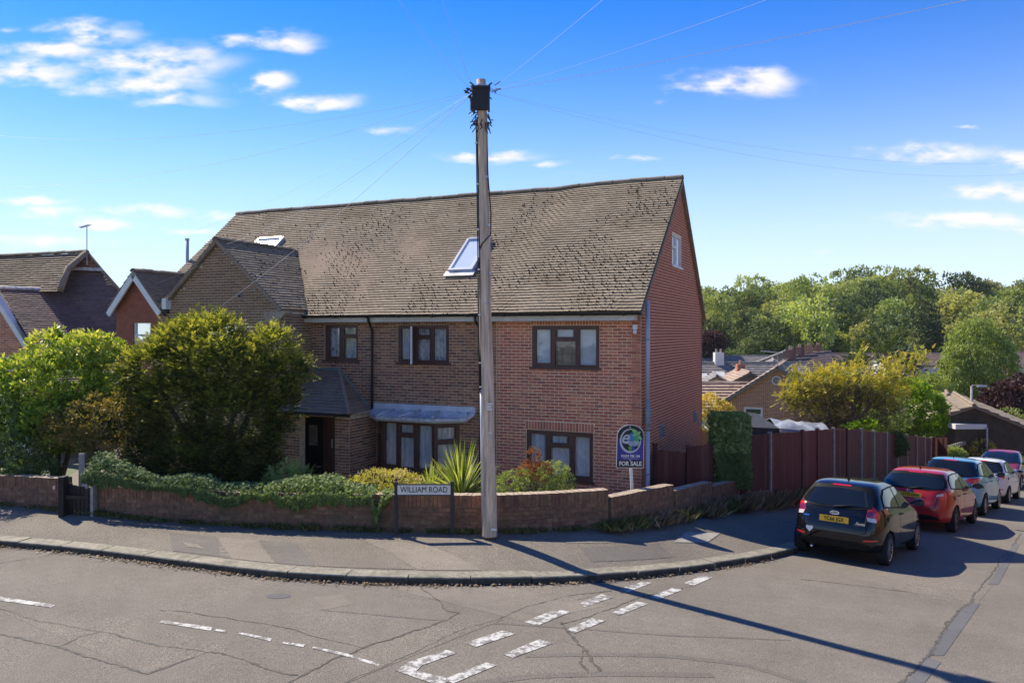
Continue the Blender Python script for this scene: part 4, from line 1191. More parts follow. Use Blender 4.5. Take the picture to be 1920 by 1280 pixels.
# roof windows
def roof_window(c, label):
    u = (c[1] - c[0]).normalized(); s = (c[3] - c[0]).normalized(); n = u.cross(s)
    if n.z < 0: n = -n
    w = (c[1] - c[0]).length; h = (c[3] - c[0]).length
    def q(x, y, z): return c[0] + u * x + s * y + n * z
    def bx(mb, x0, x1, y0, y1, z0, z1): mb.hexa([q(x0, y0, z0), q(x1, y0, z0), q(x1, y1, z0), q(x0, y1, z0), q(x0, y0, z1), q(x1, y0, z1), q(x1, y1, z1), q(x0, y1, z1)])
    mb = MB(); t = .07
    bx(mb, 0, t, 0, h, -.02, .09); bx(mb, w - t, w, 0, h, -.02, .09); bx(mb, t, w - t, 0, t, -.02, .088); bx(mb, t, w - t, h - t, h, -.02, .11)
    f = mb.build('roof_window', M['pipe'], house, label=label)
    mb = MB(); bx(mb, t, w - t, t, h - t, .03, .055); mb.build('pane', M['skyglass'], f)
    mb = MB(); bx(mb, t, w - t, t, t + .025, .056, .075); bx(mb, t, t + .02, t + .025, h - t, .056, .075); bx(mb, w - t - .02, w - t, t + .025, h - t, .056, .075); mb.build('sash', M['white'], f)
    mb = MB(); bx(mb, -.08, w + .08, -.2, 0, .012, .035); mb.build('flashing', M['lead'], f)
roof_window([p + fn_ * (.05 if fn_.z > 0 else -.05) for p in S1], 'large roof window beside the pole')
roof_window([p + fn_ * (.03 if fn_.z > 0 else -.03) for p in S2], 'small roof window above the brown brick gable')

# soil pipe, vents, lamp on the gable end
ap, zp = HS.px(1216, 563, .14); 
mb = MB(); mb.tube([HS.pt(ap, zp, .12), HS.pt(ap, HS.px(1214, 752, .12)[1], .12)], .052, 12)
pipe = mb.build('soil_pipe', M['pipe'], house, smooth_=True)
zj = HS.px(1214, 752, .12)[1]; zk = HS.px(1214, 808, .12)[1]
mb = MB(); mb.tube([HS.pt(ap, zj + .02, .12), HS.pt(ap, zk, .12)], .062, 12); mb.tube([HS.pt(ap, zj - .12, .12), HS.pt(ap + .12, zj - .2, .12), HS.pt(ap + .16, zj - .38, .12), HS.pt(ap + .14, zj - .5, .10)], .045, 8)
for z in (zj, zj - .2, zj - .5, zk + .06): mb.tube([HS.pt(ap, z + .03, .12), HS.pt(ap, z - .03, .12)], .072, 12)
mb.build('pipe_joint', M['pipe_old'], pipe, smooth_=True)
mb = MB(); mb.tube([HS.pt(ap, zk, .12), HS.pt(ap, ZB + .6, .12)], .052, 12); mb.build('lower_pipe', M['pipe'], pipe, smooth_=True)
for z in (zp - .9, zk - 1.0):
    mb = MB(); mb.tube([HS.pt(ap, z + .02, .12), HS.pt(ap, z - .02, .12)], .058, 12); fbox(mb, HS, ap - .02, ap + .02, z - .02, z + .02, 0, .1); mb.build('pipe_clip', M['pipe_old'], pipe)
for (x, y) in ((1240, 808), (1302, 781)):
    a, b = HS.px(x, y); mb = MB(); fbox(mb, HS, a - .16, a + .16, b - .16, b + .16, .0, .05); v = mb.build('wall_vent', M['pipe_old'], house)
    mb = MB()
    for k in range(4): fbox(mb, HS, a - .13, a + .13, b - .12 + k * .065, b - .09 + k * .065, .051, .062)
    mb.build('louvre', M['black'], v)
a, b = HF.px(1192, 616); mb = MB(); fbox(mb, HF, a - .05, a + .05, b - .02, b + .09, .004, .09); lamp = mb.build('security_light', M['white'], house)
mb = MB(); bmesh_pts = [HF.pt(a, b - .02, .06), HF.pt(a, b - .06, .07), HF.pt(a, b - .11, .08), HF.pt(a, b - .13, .08)]; mb.tube(bmesh_pts, [.02, .05, .045, .01], 10); mb.build('sensor_head', M['white'], lamp, smooth_=True)

# ------------------------------------------------------------------ projecting front gable
GD = 1.1; GFf = HF.off(GD)
a_ap, z_ap = GFf.px(410, 455); a_fr, z_f = GFf.px(531, 584); a_fl = 2 * a_ap - a_fr
a_wr = GFf.px(534, 640)[0]; a_wl = 2 * a_ap - a_wr
tg = (z_ap - z_f) / (a_ap - a_fr)
def gclip(z):
    if z < z_f: return (a_wr, a_wl)
    return (max(a_wr, a_fr + (z - z_f) / tg + .05), min(a_wl, a_fl - (z - z_f) / tg - .05))
rg = rect_px(GFf, 385, 447, 606, 650)
mb = MB(); holed(mb, GFf, a_wr, a_wl, ZB, z_f, [rg], -.2, 0)
zz = z_f
while zz < z_ap - .1:
    lo, hi = gclip(zz + .05)
    if hi > lo: fbox(mb, GFf, lo, hi, zz, zz + .1, -.2, 0)
    zz += .1
fbox(mb, HF, a_wr, a_wr + .22, ZB, z_f, 0.0, GD - .2); fbox(mb, HF, a_wl - .22, a_wl, ZB, z_f, 0.0, GD - .2)
gab = mb.build('gable_wall', M['mortar_old'], house, label='dark brick projecting front gable behind the yew')
brick_run(brick_rows(a_wr, a_wl, ZB + .9, z_ap - .1, [rg], clip=gclip, soldier=[(rg[0], rg[1], rg[3] + .003, rg[3] + .215)]), GFf.pt, M['brick_gable'], gab, 300)
RT = Fr(HF.pt(a_wr, 0, 0), EV, -EU)      # return wall facing right
brick_run(brick_rows(-GD, 0, ZB + .9, z_f - .05), RT.pt, M['brick_gable'], gab, 0)
window(house, GFf, rg, [(.06, .46, .1, .92, CU), (.54, .94, .1, .92, CU)], M['white'], label='white window in the brown gable, mostly hidden by the yew')
v_m = ve + (z_ap - ZE) / TAN; v_f = max(ve, ve + (z_f - ZE) / TAN)
def hp3(a, v, z): return O0 + EU * a + EV * v + Vector((0, 0, z))
fr_d = -(GD + .13)
groof = [hp3(a_fr - .04, fr_d, z_f - .04 * tg), hp3(a_ap, fr_d, z_ap), hp3(a_ap, v_m + .1, z_ap), hp3(a_fr - .04, v_f + .02, z_f - .04 * tg)]
tile_roof(house, [p + UP * .1 for p in groof], M['tile'], n_ind=120, name='gable_roof', under=M['tile_dark'], moss=.12, jit=.006)
gl = [hp3(a_fl + .04, fr_d, z_f - .04 * tg), hp3(a_ap, fr_d, z_ap), hp3(a_ap, v_m + .1, z_ap), hp3(a_fl + .04, v_f + .02, z_f - .04 * tg)]
tile_roof(house, [p + UP * .1 for p in gl], M['tile_old'], name='gable_roof', under=M['tile_dark'])
ridge_caps(house, hp3(a_ap, fr_d, z_ap + .1), hp3(a_ap, v_m, z_ap + .1), M['tile_old'], r=.12, step=.3)
# verges of the small gable, kneeler stone, vent, small lamps
def rake(fr, a0, z0, a1, z1, d0, d1, t, mat, name, parent, label=None):
    mb = MB(); A, B = Vector((a0, z0)), Vector((a1, z1)); d = (B - A).normalized(); nn = Vector((-d.y, d.x)); nn = nn if nn.y < 0 else -nn
    q = [A, B, B + nn * t, A + nn * t]
    mb.hexa([fr.pt(p.x, p.y, d0) for p in q] + [fr.pt(p.x, p.y, d1) for p in q])
    return mb.build(name, mat, parent, label=label)
rake(GFf, a_fr - .02, z_f + .06, a_ap, z_ap + .09, -.02, .12, .09, M['tile_old'], 'verge', house)
rake(GFf, a_fl + .02, z_f + .06, a_ap, z_ap + .09, -.02, .12, .09, M['tile_old'], 'verge', house)
mb = MB(); k0 = GFf.px(529, 594)[0]; k1 = GFf.px(499, 594)[0]; kz0 = GFf.px(515, 605)[1]; kz1 = GFf.px(515, 584)[1]
q = [(k1, kz0), (k0 + .12, kz0), (k0 - .18, kz1 - .05), (k0 - .18, kz1 + .02), (k1, kz1)]
mb.face([GFf.pt(x, z, .09) for x, z in q], .5); mb.face([GFf.pt(x, z, -.2) for x, z in q], .5)
for i in range(5): a, b = q[i], q[(i + 1) % 5]; mb.face([GFf.pt(*a, .09), GFf.pt(*b, .09), GFf.pt(*b, -.2), GFf.pt(*a, -.2)], .5)
mb.build('kneeler_stone', M['stone'], house)
a, b = GFf.px(451, 555); mb = MB(); fbox(mb, GFf, a - .07, a + .07, b - .07, b + .07, .0, .04); v = mb.build('wall_vent', M['concrete'], house)
mb = MB(); mb.tube([GFf.pt(a, b, .04), GFf.pt(a, b, .055)], .045, 10); mb.build('louvre', M['black'], v)
for (x, y) in ((380, 500), (348, 540), (415, 462), (438, 492), (480, 543)):
    a, b = GFf.px(x, y); mb = MB(); mb.tube([GFf.pt(a, b, .0), GFf.pt(a, b, .05), GFf.pt(a, b - .03, .07)], .022, 6); mb.build('eaves_lamp', M['white'], house)

# ------------------------------------------------------------------ tile hung gable wing at the far left of the house
TD = 1.0; TF = HF.off(TD)
ta, tz = TF.px(262, 514); tr, tzf = TF.px(312, 584); tl = 2 * ta - tr
tgs = (tz - tzf) / (ta - tr)
def tclip(z): return (tr + .12, tl - .12) if z < tzf + .12 * tgs else (tr + (z - tzf) / tgs, tl - (z - tzf) / tgs)
rw = rect_px(TF, 251, 284, 603, 655)
mb = MB(); holed(mb, TF, tr + .12, tl - .12, ZB, tzf, [rw], -.2, 0); zz = tzf
while zz < tz - .1:
    lo, hi = tclip(zz + .05)
    if hi > lo: fbox(mb, TF, lo, hi, zz, zz + .1, -.2, 0)
    zz += .1
fbox(mb, HF, tr + .12, tr + .3, ZB, tzf, 0, TD - .2); fbox(mb, HF, tl - .3, tl - .12, ZB, tzf, 0, TD - .2)
hung = mb.build('tile_hung_wall', M['tile_hung'], house, label='red tile hung gable with white bargeboards')
rows = brick_rows(tr + .12, tl - .12, 1.5, tz - .12, [rw], clip=tclip, bl=.17, c=.11)
mb = MB()
for (x0, x1, z0, z1) in rows:
    mb.hexa([TF.pt(x0 + .002, z0 - .012, .03), TF.pt(x1 - .002, z0 - .012, .03), TF.pt(x1 - .002, z0 - .012, .002), TF.pt(x0 + .002, z0 - .012, .002), TF.pt(x0 + .002, z1, .012), TF.pt(x1 - .002, z1, .012), TF.pt(x1 - .002, z1, .001), TF.pt(x0 + .002, z1, .001)], skip=(4,))
mb.build('hanging_tiles', M['tile_hung'], hung, kind='stuff')
window(house, TF, rw, [(.08, .92, .06, .45, CU), (.08, .92, .52, .95, CU)], M['white'], label='small white window in the red tile hung gable')
vt = ve + (tz - ZE) / TAN
for s_, e_ in ((tr, 1), (tl, -1)):
    q = [hp3(s_, -(TD + .25), tzf), hp3(ta, -(TD + .25), tz), hp3(ta, vt + .1, tz), hp3(s_, max(ve, ve + (tzf - ZE) / TAN), tzf)]
    tile_roof(house, [p + UP * .1 for p in q], M['tile_old'], n_ind=60 if e_ == 1 else 0, name='wing_roof', under=M['tile_dark'])
    A = (s_ + (-.04 if e_ == 1 else .04), tzf - .02); rake(TF, A[0], A[1], ta, tz + .07, .20, .25, .17, M['white'], 'bargeboard', house)
ridge_caps(house, hp3(ta, -(TD + .25), tz + .1), hp3(ta, vt, tz + .1), M['tile_old'], r=.12, step=.3)
gx = TF.px(313, 585)[0]; gz_ = TF.px(313, 587)[1]
downpipe(TF, [(gx, gz_, .12), (gx - .12, gz_ - .15, .10), (gx - .12, -.8, .10)], house)
mb = MB(); fbox(mb, TF, gx - .2, gx + .1, gz_ - .02, gz_ + .1, -.1, .2); mb.build('gutter', M['black'], house)
mb = MB(); a0_ = TF.px(324, 570)[0]; fbox(mb, TF, a0_ - .05, a0_ + .1, TF.px(320, 580)[1], TF.px(320, 560)[1], .05, .3); mb.build('fascia', M['white'], house)

# flue at the left verge
mb = MB(); fl = P(352, 498, 26.5); mb.tube([fl - UP * 1, P(351, 449, 26.5)], .055, 10); o = mb.build('flue', M['galv'], house, smooth_=True)
mb = MB(); mb.tube([P(351, 451, 26.5), P(351, 447, 26.5)], .07, 10); mb.build('flue_cap', M['galv'], o)

# ------------------------------------------------------------------ bay window and porch
BD = .55; B2 = HF.off(BD)
ab0, ab1 = B2.px(812, 830)[0], B2.px(715, 830)[0]; bw = .5
zbt, zbb = B2.px(765, 789)[1], B2.px(765, 881)[1]
a_out = ab0 - bw; a_out2 = ab1 + bw
mb = MB()
fbox(mb, B2, ab0, ab1, ZB, zbb, -.5, 0)
cr = Fr(HF.pt(ab0, 0, BD), (HF.pt(a_out, 0, 0) - HF.pt(ab0, 0, BD)).xy, (0, -1)); 
d_ = (HF.pt(a_out, 0, 0) - HF.pt(ab0, 0, BD)); Lc = d_.length; cr.n = Vector((d_.y, -d_.x, 0)).normalized()
cl = Fr(HF.pt(ab1, 0, BD), (HF.pt(a_out2, 0, 0) - HF.pt(ab1, 0, BD)).xy, (0, -1)); d2 = (HF.pt(a_out2, 0, 0) - HF.pt(ab1, 0, BD)); cl.n = Vector((-d2.y, d2.x, 0)).normalized()
if cr.n.dot(Vector((0, -1, 0))) < 0: cr.n = -cr.n
if cl.n.dot(Vector((0, -1, 0))) < 0: cl.n = -cl.n
fbox(mb, cr, 0, Lc, ZB, zbb, -.15, 0); fbox(mb, cl, 0, Lc, ZB, zbb, -.15, 0)
bayw = mb.build('bay_wall', M['brick_brown'], house)
wb = window(house, B2, (ab0, ab1, zbb, zbt), [(.06, .29, .06, .92, CU), (.36, .62, .08, .24, CU), (.35, .63, .34, .95, CU), (.70, .97, .08, .95, CU)], M['brown_frame'], label='brown bay window with net curtains', curtain_d=-.16)
window(house, cr, (0.03, Lc - .02, zbb, zbt), [(.14, .84, .12, .36, CU), (.14, .84, .46, .95, CU)], M['brown_frame'], flip=True, curtain_d=-.14, sill=False)
window(house, cl, (0.03, Lc - .02, zbb, zbt), [(.14, .84, .12, .36, CU), (.14, .84, .46, .95, CU)], M['brown_frame'], flip=True, curtain_d=-.14, sill=False)
zu = HF.px(800, 759)[1]; zm = HF.px(800, 769)[1]; ze = zbt + .10
al, ar = HF.px(701, 760)[0], HF.px(892, 765)[0]
mb = MB(); 
mb.hexa([HF.pt(ar, zm - .02, .02), HF.pt(al, zm - .02, .02), HF.pt(al, zm - .02, .002), HF.pt(ar, zm - .02, .002), HF.pt(ar, zu, .02), HF.pt(al, zu, .02), HF.pt(al, zu, .002), HF.pt(ar, zu, .002)])
ups = mb; mb = MB()
o1 = [HF.pt(ar, zm, .05), HF.pt(ar + .12, ze, .25), HF.pt(ab0 - .06, ze, BD + .18), HF.pt(ab1 + .06, ze, BD + .18), HF.pt(al + .02, ze, .25), HF.pt(al, zm, .05)]
mb.face(o1, .5); mb.face([p - UP * .07 for p in o1][::-1], .5)
for i in range(len(o1)): j = (i + 1) % len(o1); mb.face([o1[i], o1[i] - UP * .07, o1[j] - UP * .07, o1[j]], .5)
br = mb.build('bay_roof', M['lead'], house); ups.build('upstand', M['lead_light'], br)
for (A, Bp) in ((HF.pt(ab0 + .12, zm + .01, .06), HF.pt(ab0 - .06, ze + .02, BD + .17)), (HF.pt((ab0 + ab1) / 2 - .1, zm + .01, .06), HF.pt((ab0 + ab1) / 2 + .15, ze + .02, BD + .17)), (HF.pt(ab1 - .1, zm + .01, .06), HF.pt(ab1 + .05, ze + .02, BD + .17)), (HF.pt(ar + .2, zm, .06), HF.pt(ar + .15, ze + .02, .3))):
    mb = MB(); mb.tube([A, Bp], .022, 6); mb.build('lead_roll', M['lead'], br, smooth_=True)
mb = MB(); 
for i in range(1, 4): mb.hexa([o1[i] - UP * .075, o1[i + 1] - UP * .075, o1[i + 1] - UP * .075 + EV * .03, o1[i] - UP * .075 + EV * .03, o1[i] - UP * .11, o1[i + 1] - UP * .11, o1[i + 1] - UP * .11 + EV * .03, o1[i] - UP * .11 + EV * .03])
mb.build('bay_fascia', M['stone'], house)

PD = 1.2; PF = HF.off(PD)
zt_ = HF.px(615, 693)[1]; at0 = HF.px(637, 693)[0]; at1 = HF.px(548, 693)[0]
pe = PF.px(655, 776)[1]; pc = PF.px(656, 776)[0]; aw = HF.px(694, 768)[0]; pl_ = PF.px(500, 776)[0]
front = [HF.pt(pc - .06, pe, PD + .12), HF.pt(at1, pe, PD + .12), HF.pt(at1, zt_, .02), HF.pt(at0, zt_, .02)]
# hip face plane
hip = [HF.pt(pc - .06, pe, PD + .12), HF.pt(at0, zt_, .02), HF.pt(aw, pe, .02)]
proof, _ = tile_roof(house, front, M['tile_dark'], n_ind=60, name='porch_roof', under=M['dark'], label='dark tiled porch roof')
tile_roof(house, hip, M['tile_dark'], n_ind=20, name='porch_roof', under=M['dark'])
mb = MB(); 
for i in range(14):
    t = i / 13; p = HF.pt(at0, zt_, .03).lerp(HF.pt(aw, pe, .03), t)
    mb.hexa([p + q for q in (Vector((-.05, -.02, -.05)), Vector((.09, -.02, -.05)), Vector((.09, .02, -.05)), Vector((-.05, .02, -.05)), Vector((-.05, -.02, .06)), Vector((.05, -.02, .06)), Vector((.05, .02, .06)), Vector((-.05, .02, .06)))])
fbox(mb, HF, at0 - .02, at1, zt_ - .02, zt_ + .05, .0, .06)
mb.build('stepped_flashing', M['verdigris'], house)
mb = MB(); hpz = [hip[0] + UP * .04, hip[1] + UP * .04]; mb.tube(hpz, .05, 8); mb.build('hip_tiles', M['tile_dark'], house)
# porch walls
pr0, pr1 = PF.px(655, 830)[0], PF.px(628, 830)[0]; q0 = PF.px(562, 830)[0]; q1 = PF.px(515, 830)[0]
mb = MB(); fbox(mb, PF, pr0, pr1, ZB, pe, -.22, 0); fbox(mb, PF, q0, q1, ZB, pe, -.22, 0); fbox(mb, HF, pr0, pr0 + .1, ZB, pe, 0, PD - .22); fbox(mb, HF, pr0, a_ret, pe - .1, pe - .005, 0.0, PD)
pw = mb.build('porch_wall', M['mortar_old'], house)
brick_run(brick_rows(pr0, pr1, -.9, pe - .1) + brick_rows(q0, q1, -.9, pe - .1), PF.pt, M['brick_brown'], pw, 60)
PR = Fr(HF.pt(pr0, 0, 0), EV, -EU); brick_run(brick_rows(-PD, 0, -.9, pe - .1), PR.pt, M['brick_brown'], pw, 40)
gutter(HF, pc - .1, at1, pe - .02, PD + .17, house, r=.045)
DF = HF.off(.55)
d0, d1 = DF.px(606, 830)[0], DF.px(566, 830)[0]; dzt = DF.px(585, 783)[1]
mb = MB(); fbox(mb, DF, d0 - .1, d0, -1.3, dzt + .08, -.1, 0.0); fbox(mb, DF, d1, d1 + .1, -1.3, dzt + .08, -.1, 0.0); fbox(mb, DF, d0, d1, dzt, dzt + .08, -.1, 0)
fbox(mb, DF, pr0 + .1, d0 - .1, -1.3, pe - .1, -.12, -.02); fbox(mb, DF, d1 + .1, q1, -1.3, pe - .1, -.12, -.02)
dfm = mb.build('door_frame', M['brown_frame'], house)
mb = MB(); fbox(mb, DF, d0, d1, -1.3, dzt, -.08, -.04)
for (x0, x1, z0, z1) in ((.15, .85, .08, .35), (.15, .85, .42, .62)): fbox(mb, DF, d0 + (d1 - d0) * x0, d0 + (d1 - d0) * x1, -1.0 + (dzt + 1) * z0, -1.0 + (dzt + 1) * z1, -.04, -.02)
door = mb.build('front_door', M['door'], house)
mb = MB(); fbox(mb, DF, d0 + (d1 - d0) * .3, d0 + (d1 - d0) * .7, dzt - .75, dzt - .2, -.039, -.03); mb.build('door_glass', M['skyglass' if 0 else 'blind_brown'], door)
mb = MB(); mb.tube([DF.pt(d0 + .1, .02, -.03), DF.pt(d0 + .1, .02, .02), DF.pt(d0 + .2, .02, .025)], .012, 6); mb.build('handle', M['galv'], door)
mb = MB(); fbox(mb, DF, d0 - .3, d0 - .28, .55, .78, -.01, .01); mb.build('door_bell', M['white'], house)
# ------------------------------------------------------------------ wooden pole, cables
pb = P(918, 1001, 13.45); ptop = P(903, 150, 13.45)
pole = thing('telegraph_pole', 'tall weathered wooden utility pole standing on the pavement in front of the house', 'pole', tuple(pb))
def pp(t): return pb.lerp(ptop, t)
mb = MB(); n = 26
mb.tube([pp(-.004)] + [pp(i / n) + Vector((.008 * math.sin(i * .9), 0, 0)) for i in range(n + 1)], [.134] + [.131 + (.078 - .131) * i / n for i in range(n + 1)], 20)
mb.build('pole_shaft', M['pole'], pole, smooth_=True)
sc_ = F / 13.45
def ppx(px, py, d=.14): return P(px, py, 13.45 - d)
mb = MB(); mb.tube([ppx(907.5, 1003, .03), ppx(905, 860, .03), ppx(903.5, 731, .03)], .036, 10); mb.build('cable_guard', M['galv'], pole, smooth_=True)
for k, pts in enumerate([[(902, 731), (901.5, 650), (900, 560), (899, 470), (903, 458), (920, 440), (920.5, 400), (915, 330), (911, 240), (910, 215)],
                         [(899.5, 735), (897, 600), (896, 470), (894, 330), (893, 240), (892, 215)], [(905, 740), (904.5, 700), (902, 600), (899.5, 500), (897.5, 400), (896, 300), (895, 220)]]):
    mb = MB(); mb.tube([ppx(x, y, .10 if k == 0 and 435 < y < 470 else .05) for x, y in pts], .011, 6); mb.build('cable', M['black'], pole, smooth_=True)
for (x, y) in ((893, 268), (895, 345), (896, 430), (898, 505), (899, 590), (900, 680), (901, 725)):
    mb = MB(); p = ppx(x, y, .06); mb.box(p - Vector((.022, .01, .012)), p + Vector((.022, .02, .012))); mb.build('cable_clip', M['white'], pole)
for (x, y, s) in ((915, 425, 1), (917, 514, 1), (911, 335, 1), (917, 730, -1), (914, 570, -1), (920, 820, -1)):
    p = ppx(x, y, .11); q = p + Vector((.02 * s, -.12, .01)); mb = MB(); mb.tube([p, q], .012, 6); mb.tube([q, q + Vector((0, -.012, 0))], .022, 6); mb.build('step_bolt', M['galv'], pole)
# terminal box and fittings near the top
mb = MB(); c = ppx(903.5, 189, .0)
mb.box(c + Vector((-.155, -.20, -.19)), c + Vector((.135, -.085, .19))); mb.box(c + Vector((-.155, -.085, -.19)), c + Vector((-.12, .1, .19))); mb.box(c + Vector((.10, -.085, -.17)), c + Vector((.135, .1, .17)))
tb = mb.build('terminal_box', M['black'], pole)
mb = MB(); mb.box(c + Vector((-.17, -.215, .15)), c + Vector((.15, -.08, .195))); mb.build('box_lid', M['black'], tb)
mb = MB(); c2 = ppx(887, 194, .0); mb.box(c2 + Vector((-.045, -.06, -.12)), c2 + Vector((.04, .06, .10))); mb.build('splitter_box', M['brown_frame'], pole)
mb = MB()
for k in range(26):
    a = rnd.uniform(0, 6.28); z0 = rnd.uniform(205, 235); p = ppx(904 + 12 * math.cos(a), z0, .09 * math.sin(a) + .02)
    q = p + Vector((math.cos(a) * rnd.uniform(.02, .12), -rnd.uniform(0, .08), -rnd.uniform(.02, .22))); mb.tube([p, (p + q) / 2 + Vector((rnd.uniform(-.04, .04), 0, -.02)), q], .009, 5)
for k in range(30):
    s = rnd.choice((-1, -1, 1)); p = ppx(903 + s * rnd.uniform(8, 26), rnd.uniform(160, 180), rnd.uniform(-.1, .12)); q = p + Vector((s * rnd.uniform(.01, .10), rnd.uniform(-.06, .06), rnd.uniform(-.08, .08)))
    mb.tube([p, q], rnd.uniform(.006, .016), 5)
mb.build('cable_tails', M['black'], pole, kind='stuff')
mb = MB(); mb.tube([ppx(903, 164, 0), ppx(903, 160, 0)], .092, 16); mb.build('pole_band', M['galv'], pole)
for (x, y, w, h) in ((918, 757, 11, 3), (917, 762, 8, 4), (918, 767, 10, 3), (919, 811, 7, 2)):
    p = ppx(x, y, .125); mb = MB(); mb.box(p + Vector((-w / 2 / sc_, -.006, -h / 2 / sc_)), p + Vector((w / 2 / sc_, 0, h / 2 / sc_))); mb.build('id_plate', M['white'], pole)
p = ppx(926, 992, .125); mb = MB(); mb.box(p + Vector((-.045, -.006, -.018)), p + Vector((.045, 0, .018))); mb.build('label_tape', M['white'], pole)

def wire(a, b, sag, label, r=.002, mat=None):
    o = None; a = Vector(a); b = Vector(b); mb = MB(); n = 24
    mb.tube([a.lerp(b, i / n) - UP * sag * 4 * (i / n) * (1 - i / n) for i in range(n + 1)], r, 5)
    o = mb.build('overhead_wire', mat or M['wire'], None); tag(o, label, 'wire', 'telephone wires running from the pole'); return o
M['wire'] = material('grey_wire', [(.72, .72, .74)], var=0, rough=.5)
hd = ppx(888, 173, 0); hr = ppx(915, 172, 0)
def through(h, px, py, Y, L):
    q = P(px, py, Y); d = (q - h); return h + d * L
wire(hd, through(hd, 822, 66, 9.5, 1.0) + (through(hd, 770, 0, 8.0, 1) - through(hd, 822, 66, 9.5, 1)) * 3, .1, 'thin wire rising from the pole head to the top edge left of centre')
wire(hd, through(hd, 835, 0, 8.4, 2.4), .1, 'short faint wire going up and over the camera, nearest to vertical')
wire(hr, through(hr, 1110, 0, 8.5, 2.4), .1, 'faint wire rising steeply right of the pole to the top edge')
wire(hr, through(hr, 1365, 0, 8.5, 2.2), .15, 'middle one of the wires rising right from the pole head')
wire(hr, through(hr, 1690, 0, 8.5, 2.2), .15, 'lowest of the wires rising from the pole head to the top right', r=.0036)
wire(hr, through(hr, 1920, 283, 22, 1.3), .9, 'long sagging wire leaving the pole to the right across the sky')
wire(hr, through(hr, 1920, 268, 24, 1.3), .8, 'second sagging wire to the right, just above the other one')
wire(hd, through(hd, -40, 226, 20, 1.2), .6, 'nearly level wire from the pole head to the far left', r=.0024)
wire(hd, through(hd, -40, 338, 17, 1.1), .5, 'lower sagging wire from the pole head to the left edge of the sky', r=.0024)
wire(hd, P(410, 462, 22.3), .35, 'wire from the pole head to the tip of the brown brick gable')
wire(hd, P(333, 628, 22.6), .25, 'pale wire crossing the brown gable roof down to the gable corner', r=.0036)
wire(hd, P(205, 560, 26), .5, 'wire from the pole to the neighbouring dark roof')
for k, (x, y, x2, y2) in enumerate([(0, 712, 345, 452), (0, 700, 225, 508), (20, 655, 300, 490), (170, 620, 262, 545)]):
    pass

# ------------------------------------------------------------------ street name sign
def text_part(name, s, size, mat, loc, rot, parent, ext=.002, offset=0.0, align='CENTER', sx=1.0, shear=0.0):
    cu = bpy.data.curves.new(name, 'FONT'); cu.body = s; cu.size = size; cu.align_x = align; cu.align_y = 'CENTER'; cu.extrude = ext; cu.offset = offset; cu.shear = shear; cu.resolution_u = 3
    cu.materials.append(mat); t = bpy.data.objects.new(name, cu); link(t, None)
    bpy.context.view_layer.update()
    me = bpy.data.meshes.new_from_object(t.evaluated_get(bpy.context.evaluated_depsgraph_get()))
    bpy.data.objects.remove(t)
    o = bpy.data.objects.new(name, me); o.matrix_world = Matrix.Translation(loc) @ rot @ Matrix.Diagonal((sx, 1, 1, 1)); link(o, parent); return o
SY = 13.7
Bs = P(743, 996, SY); Be = P(848, 997, SY - .05)
sign = thing('street_sign', 'low street name sign on two dark posts in front of the garden wall', 'street sign', tuple(Bs))
for (x, y0, y1) in ((743, 1000, 905), (848, 1000, 904)):
    a, b = P(x, y0, SY), P(x, y1, SY); mb = MB(); mb.box((a.x - .03, SY - .03, a.z), (a.x + .03, SY + .03, b.z)); mb.box((a.x - .036, SY - .036, b.z), (a.x + .036, SY + .036, b.z + .02)); mb.build('post', M['sign_black'], sign)
a, b = P(746, 926, SY), P(845, 908, SY)
mb = MB(); mb.box((a.x, SY - .045, a.z), (b.x, SY - .03, b.z)); mb.build('name_plate', M['plate_white'], sign)
mb = MB(); mb.box((a.x - .02, SY - .05, b.z), (b.x + .02, SY - .02, b.z + .018)); mb.box((a.x - .02, SY - .05, a.z - .018), (b.x + .02, SY - .02, a.z)); mb.build('plate_rail', M['sign_black'], sign)
RX = Matrix.Rotation(math.pi / 2, 4, 'X')
t = text_part('lettering', 'WILLIAM ROAD', .142, M['ink'], ((a.x + b.x) / 2, SY - .047, (a.z + b.z) / 2), RX, sign, offset=0.0, sx=.86)
w_ = max(v.co.x for v in t.data.vertices) - min(v.co.x for v in t.data.vertices); k_ = (b.x - a.x) * .89 / w_
t.matrix_world = Matrix.Translation(((a.x + b.x) / 2, SY - .047, (a.z + b.z) / 2)) @ RX @ Matrix.Diagonal((k_, 1, 1, 1))
t.parent = sign; t.matrix_parent_inverse = Matrix.Translation(-Bs)

# ------------------------------------------------------------------ estate agent board
BY = 15.75
c0 = P(1182, 838, BY)
board = thing('estate_agent_board', 'blue and black For Sale board on a leaning white post at the house corner', 'sale board', tuple(P(1187, 925, BY)))
mb = MB(); a, b = P(1187, 945, BY), P(1183, 868, BY)
mb.hexa([a + Vector(q) for q in ((-.028, .012, 0), (.028, .012, 0), (.028, .05, 0), (-.028, .05, 0))] + [b + Vector(q) for q in ((-.028, .012, 0), (.028, .012, 0), (.028, .05, 0), (-.028, .05, 0))])
mb.build('post', M['white'], board)
tilt = Matrix.Rotation(math.radians(1.5), 4, 'Y'); yawb = Matrix.Rotation(math.radians(6), 4, 'Z')
BM = Matrix.Translation(c0) @ yawb @ tilt @ RX          # board plane: x right, y up, z towards the viewer
ux = 1 / F * BY
def bpt(x, y, z=0.0): return BM @ Vector(((x - 1182) * ux, (838 - y) * ux, z))
bw_, top_, bot_ = 25, 797, 876
outline = [(1182 - bw_, bot_), (1182 + bw_, bot_), (1182 + bw_, top_ + 20)] + [(1182 + bw_ * math.cos(t), top_ + 20 - 20 * math.sin(t)) for t in [math.pi * i / 14 for i in range(1, 14)]] + [(1182 - bw_, top_ + 20)]
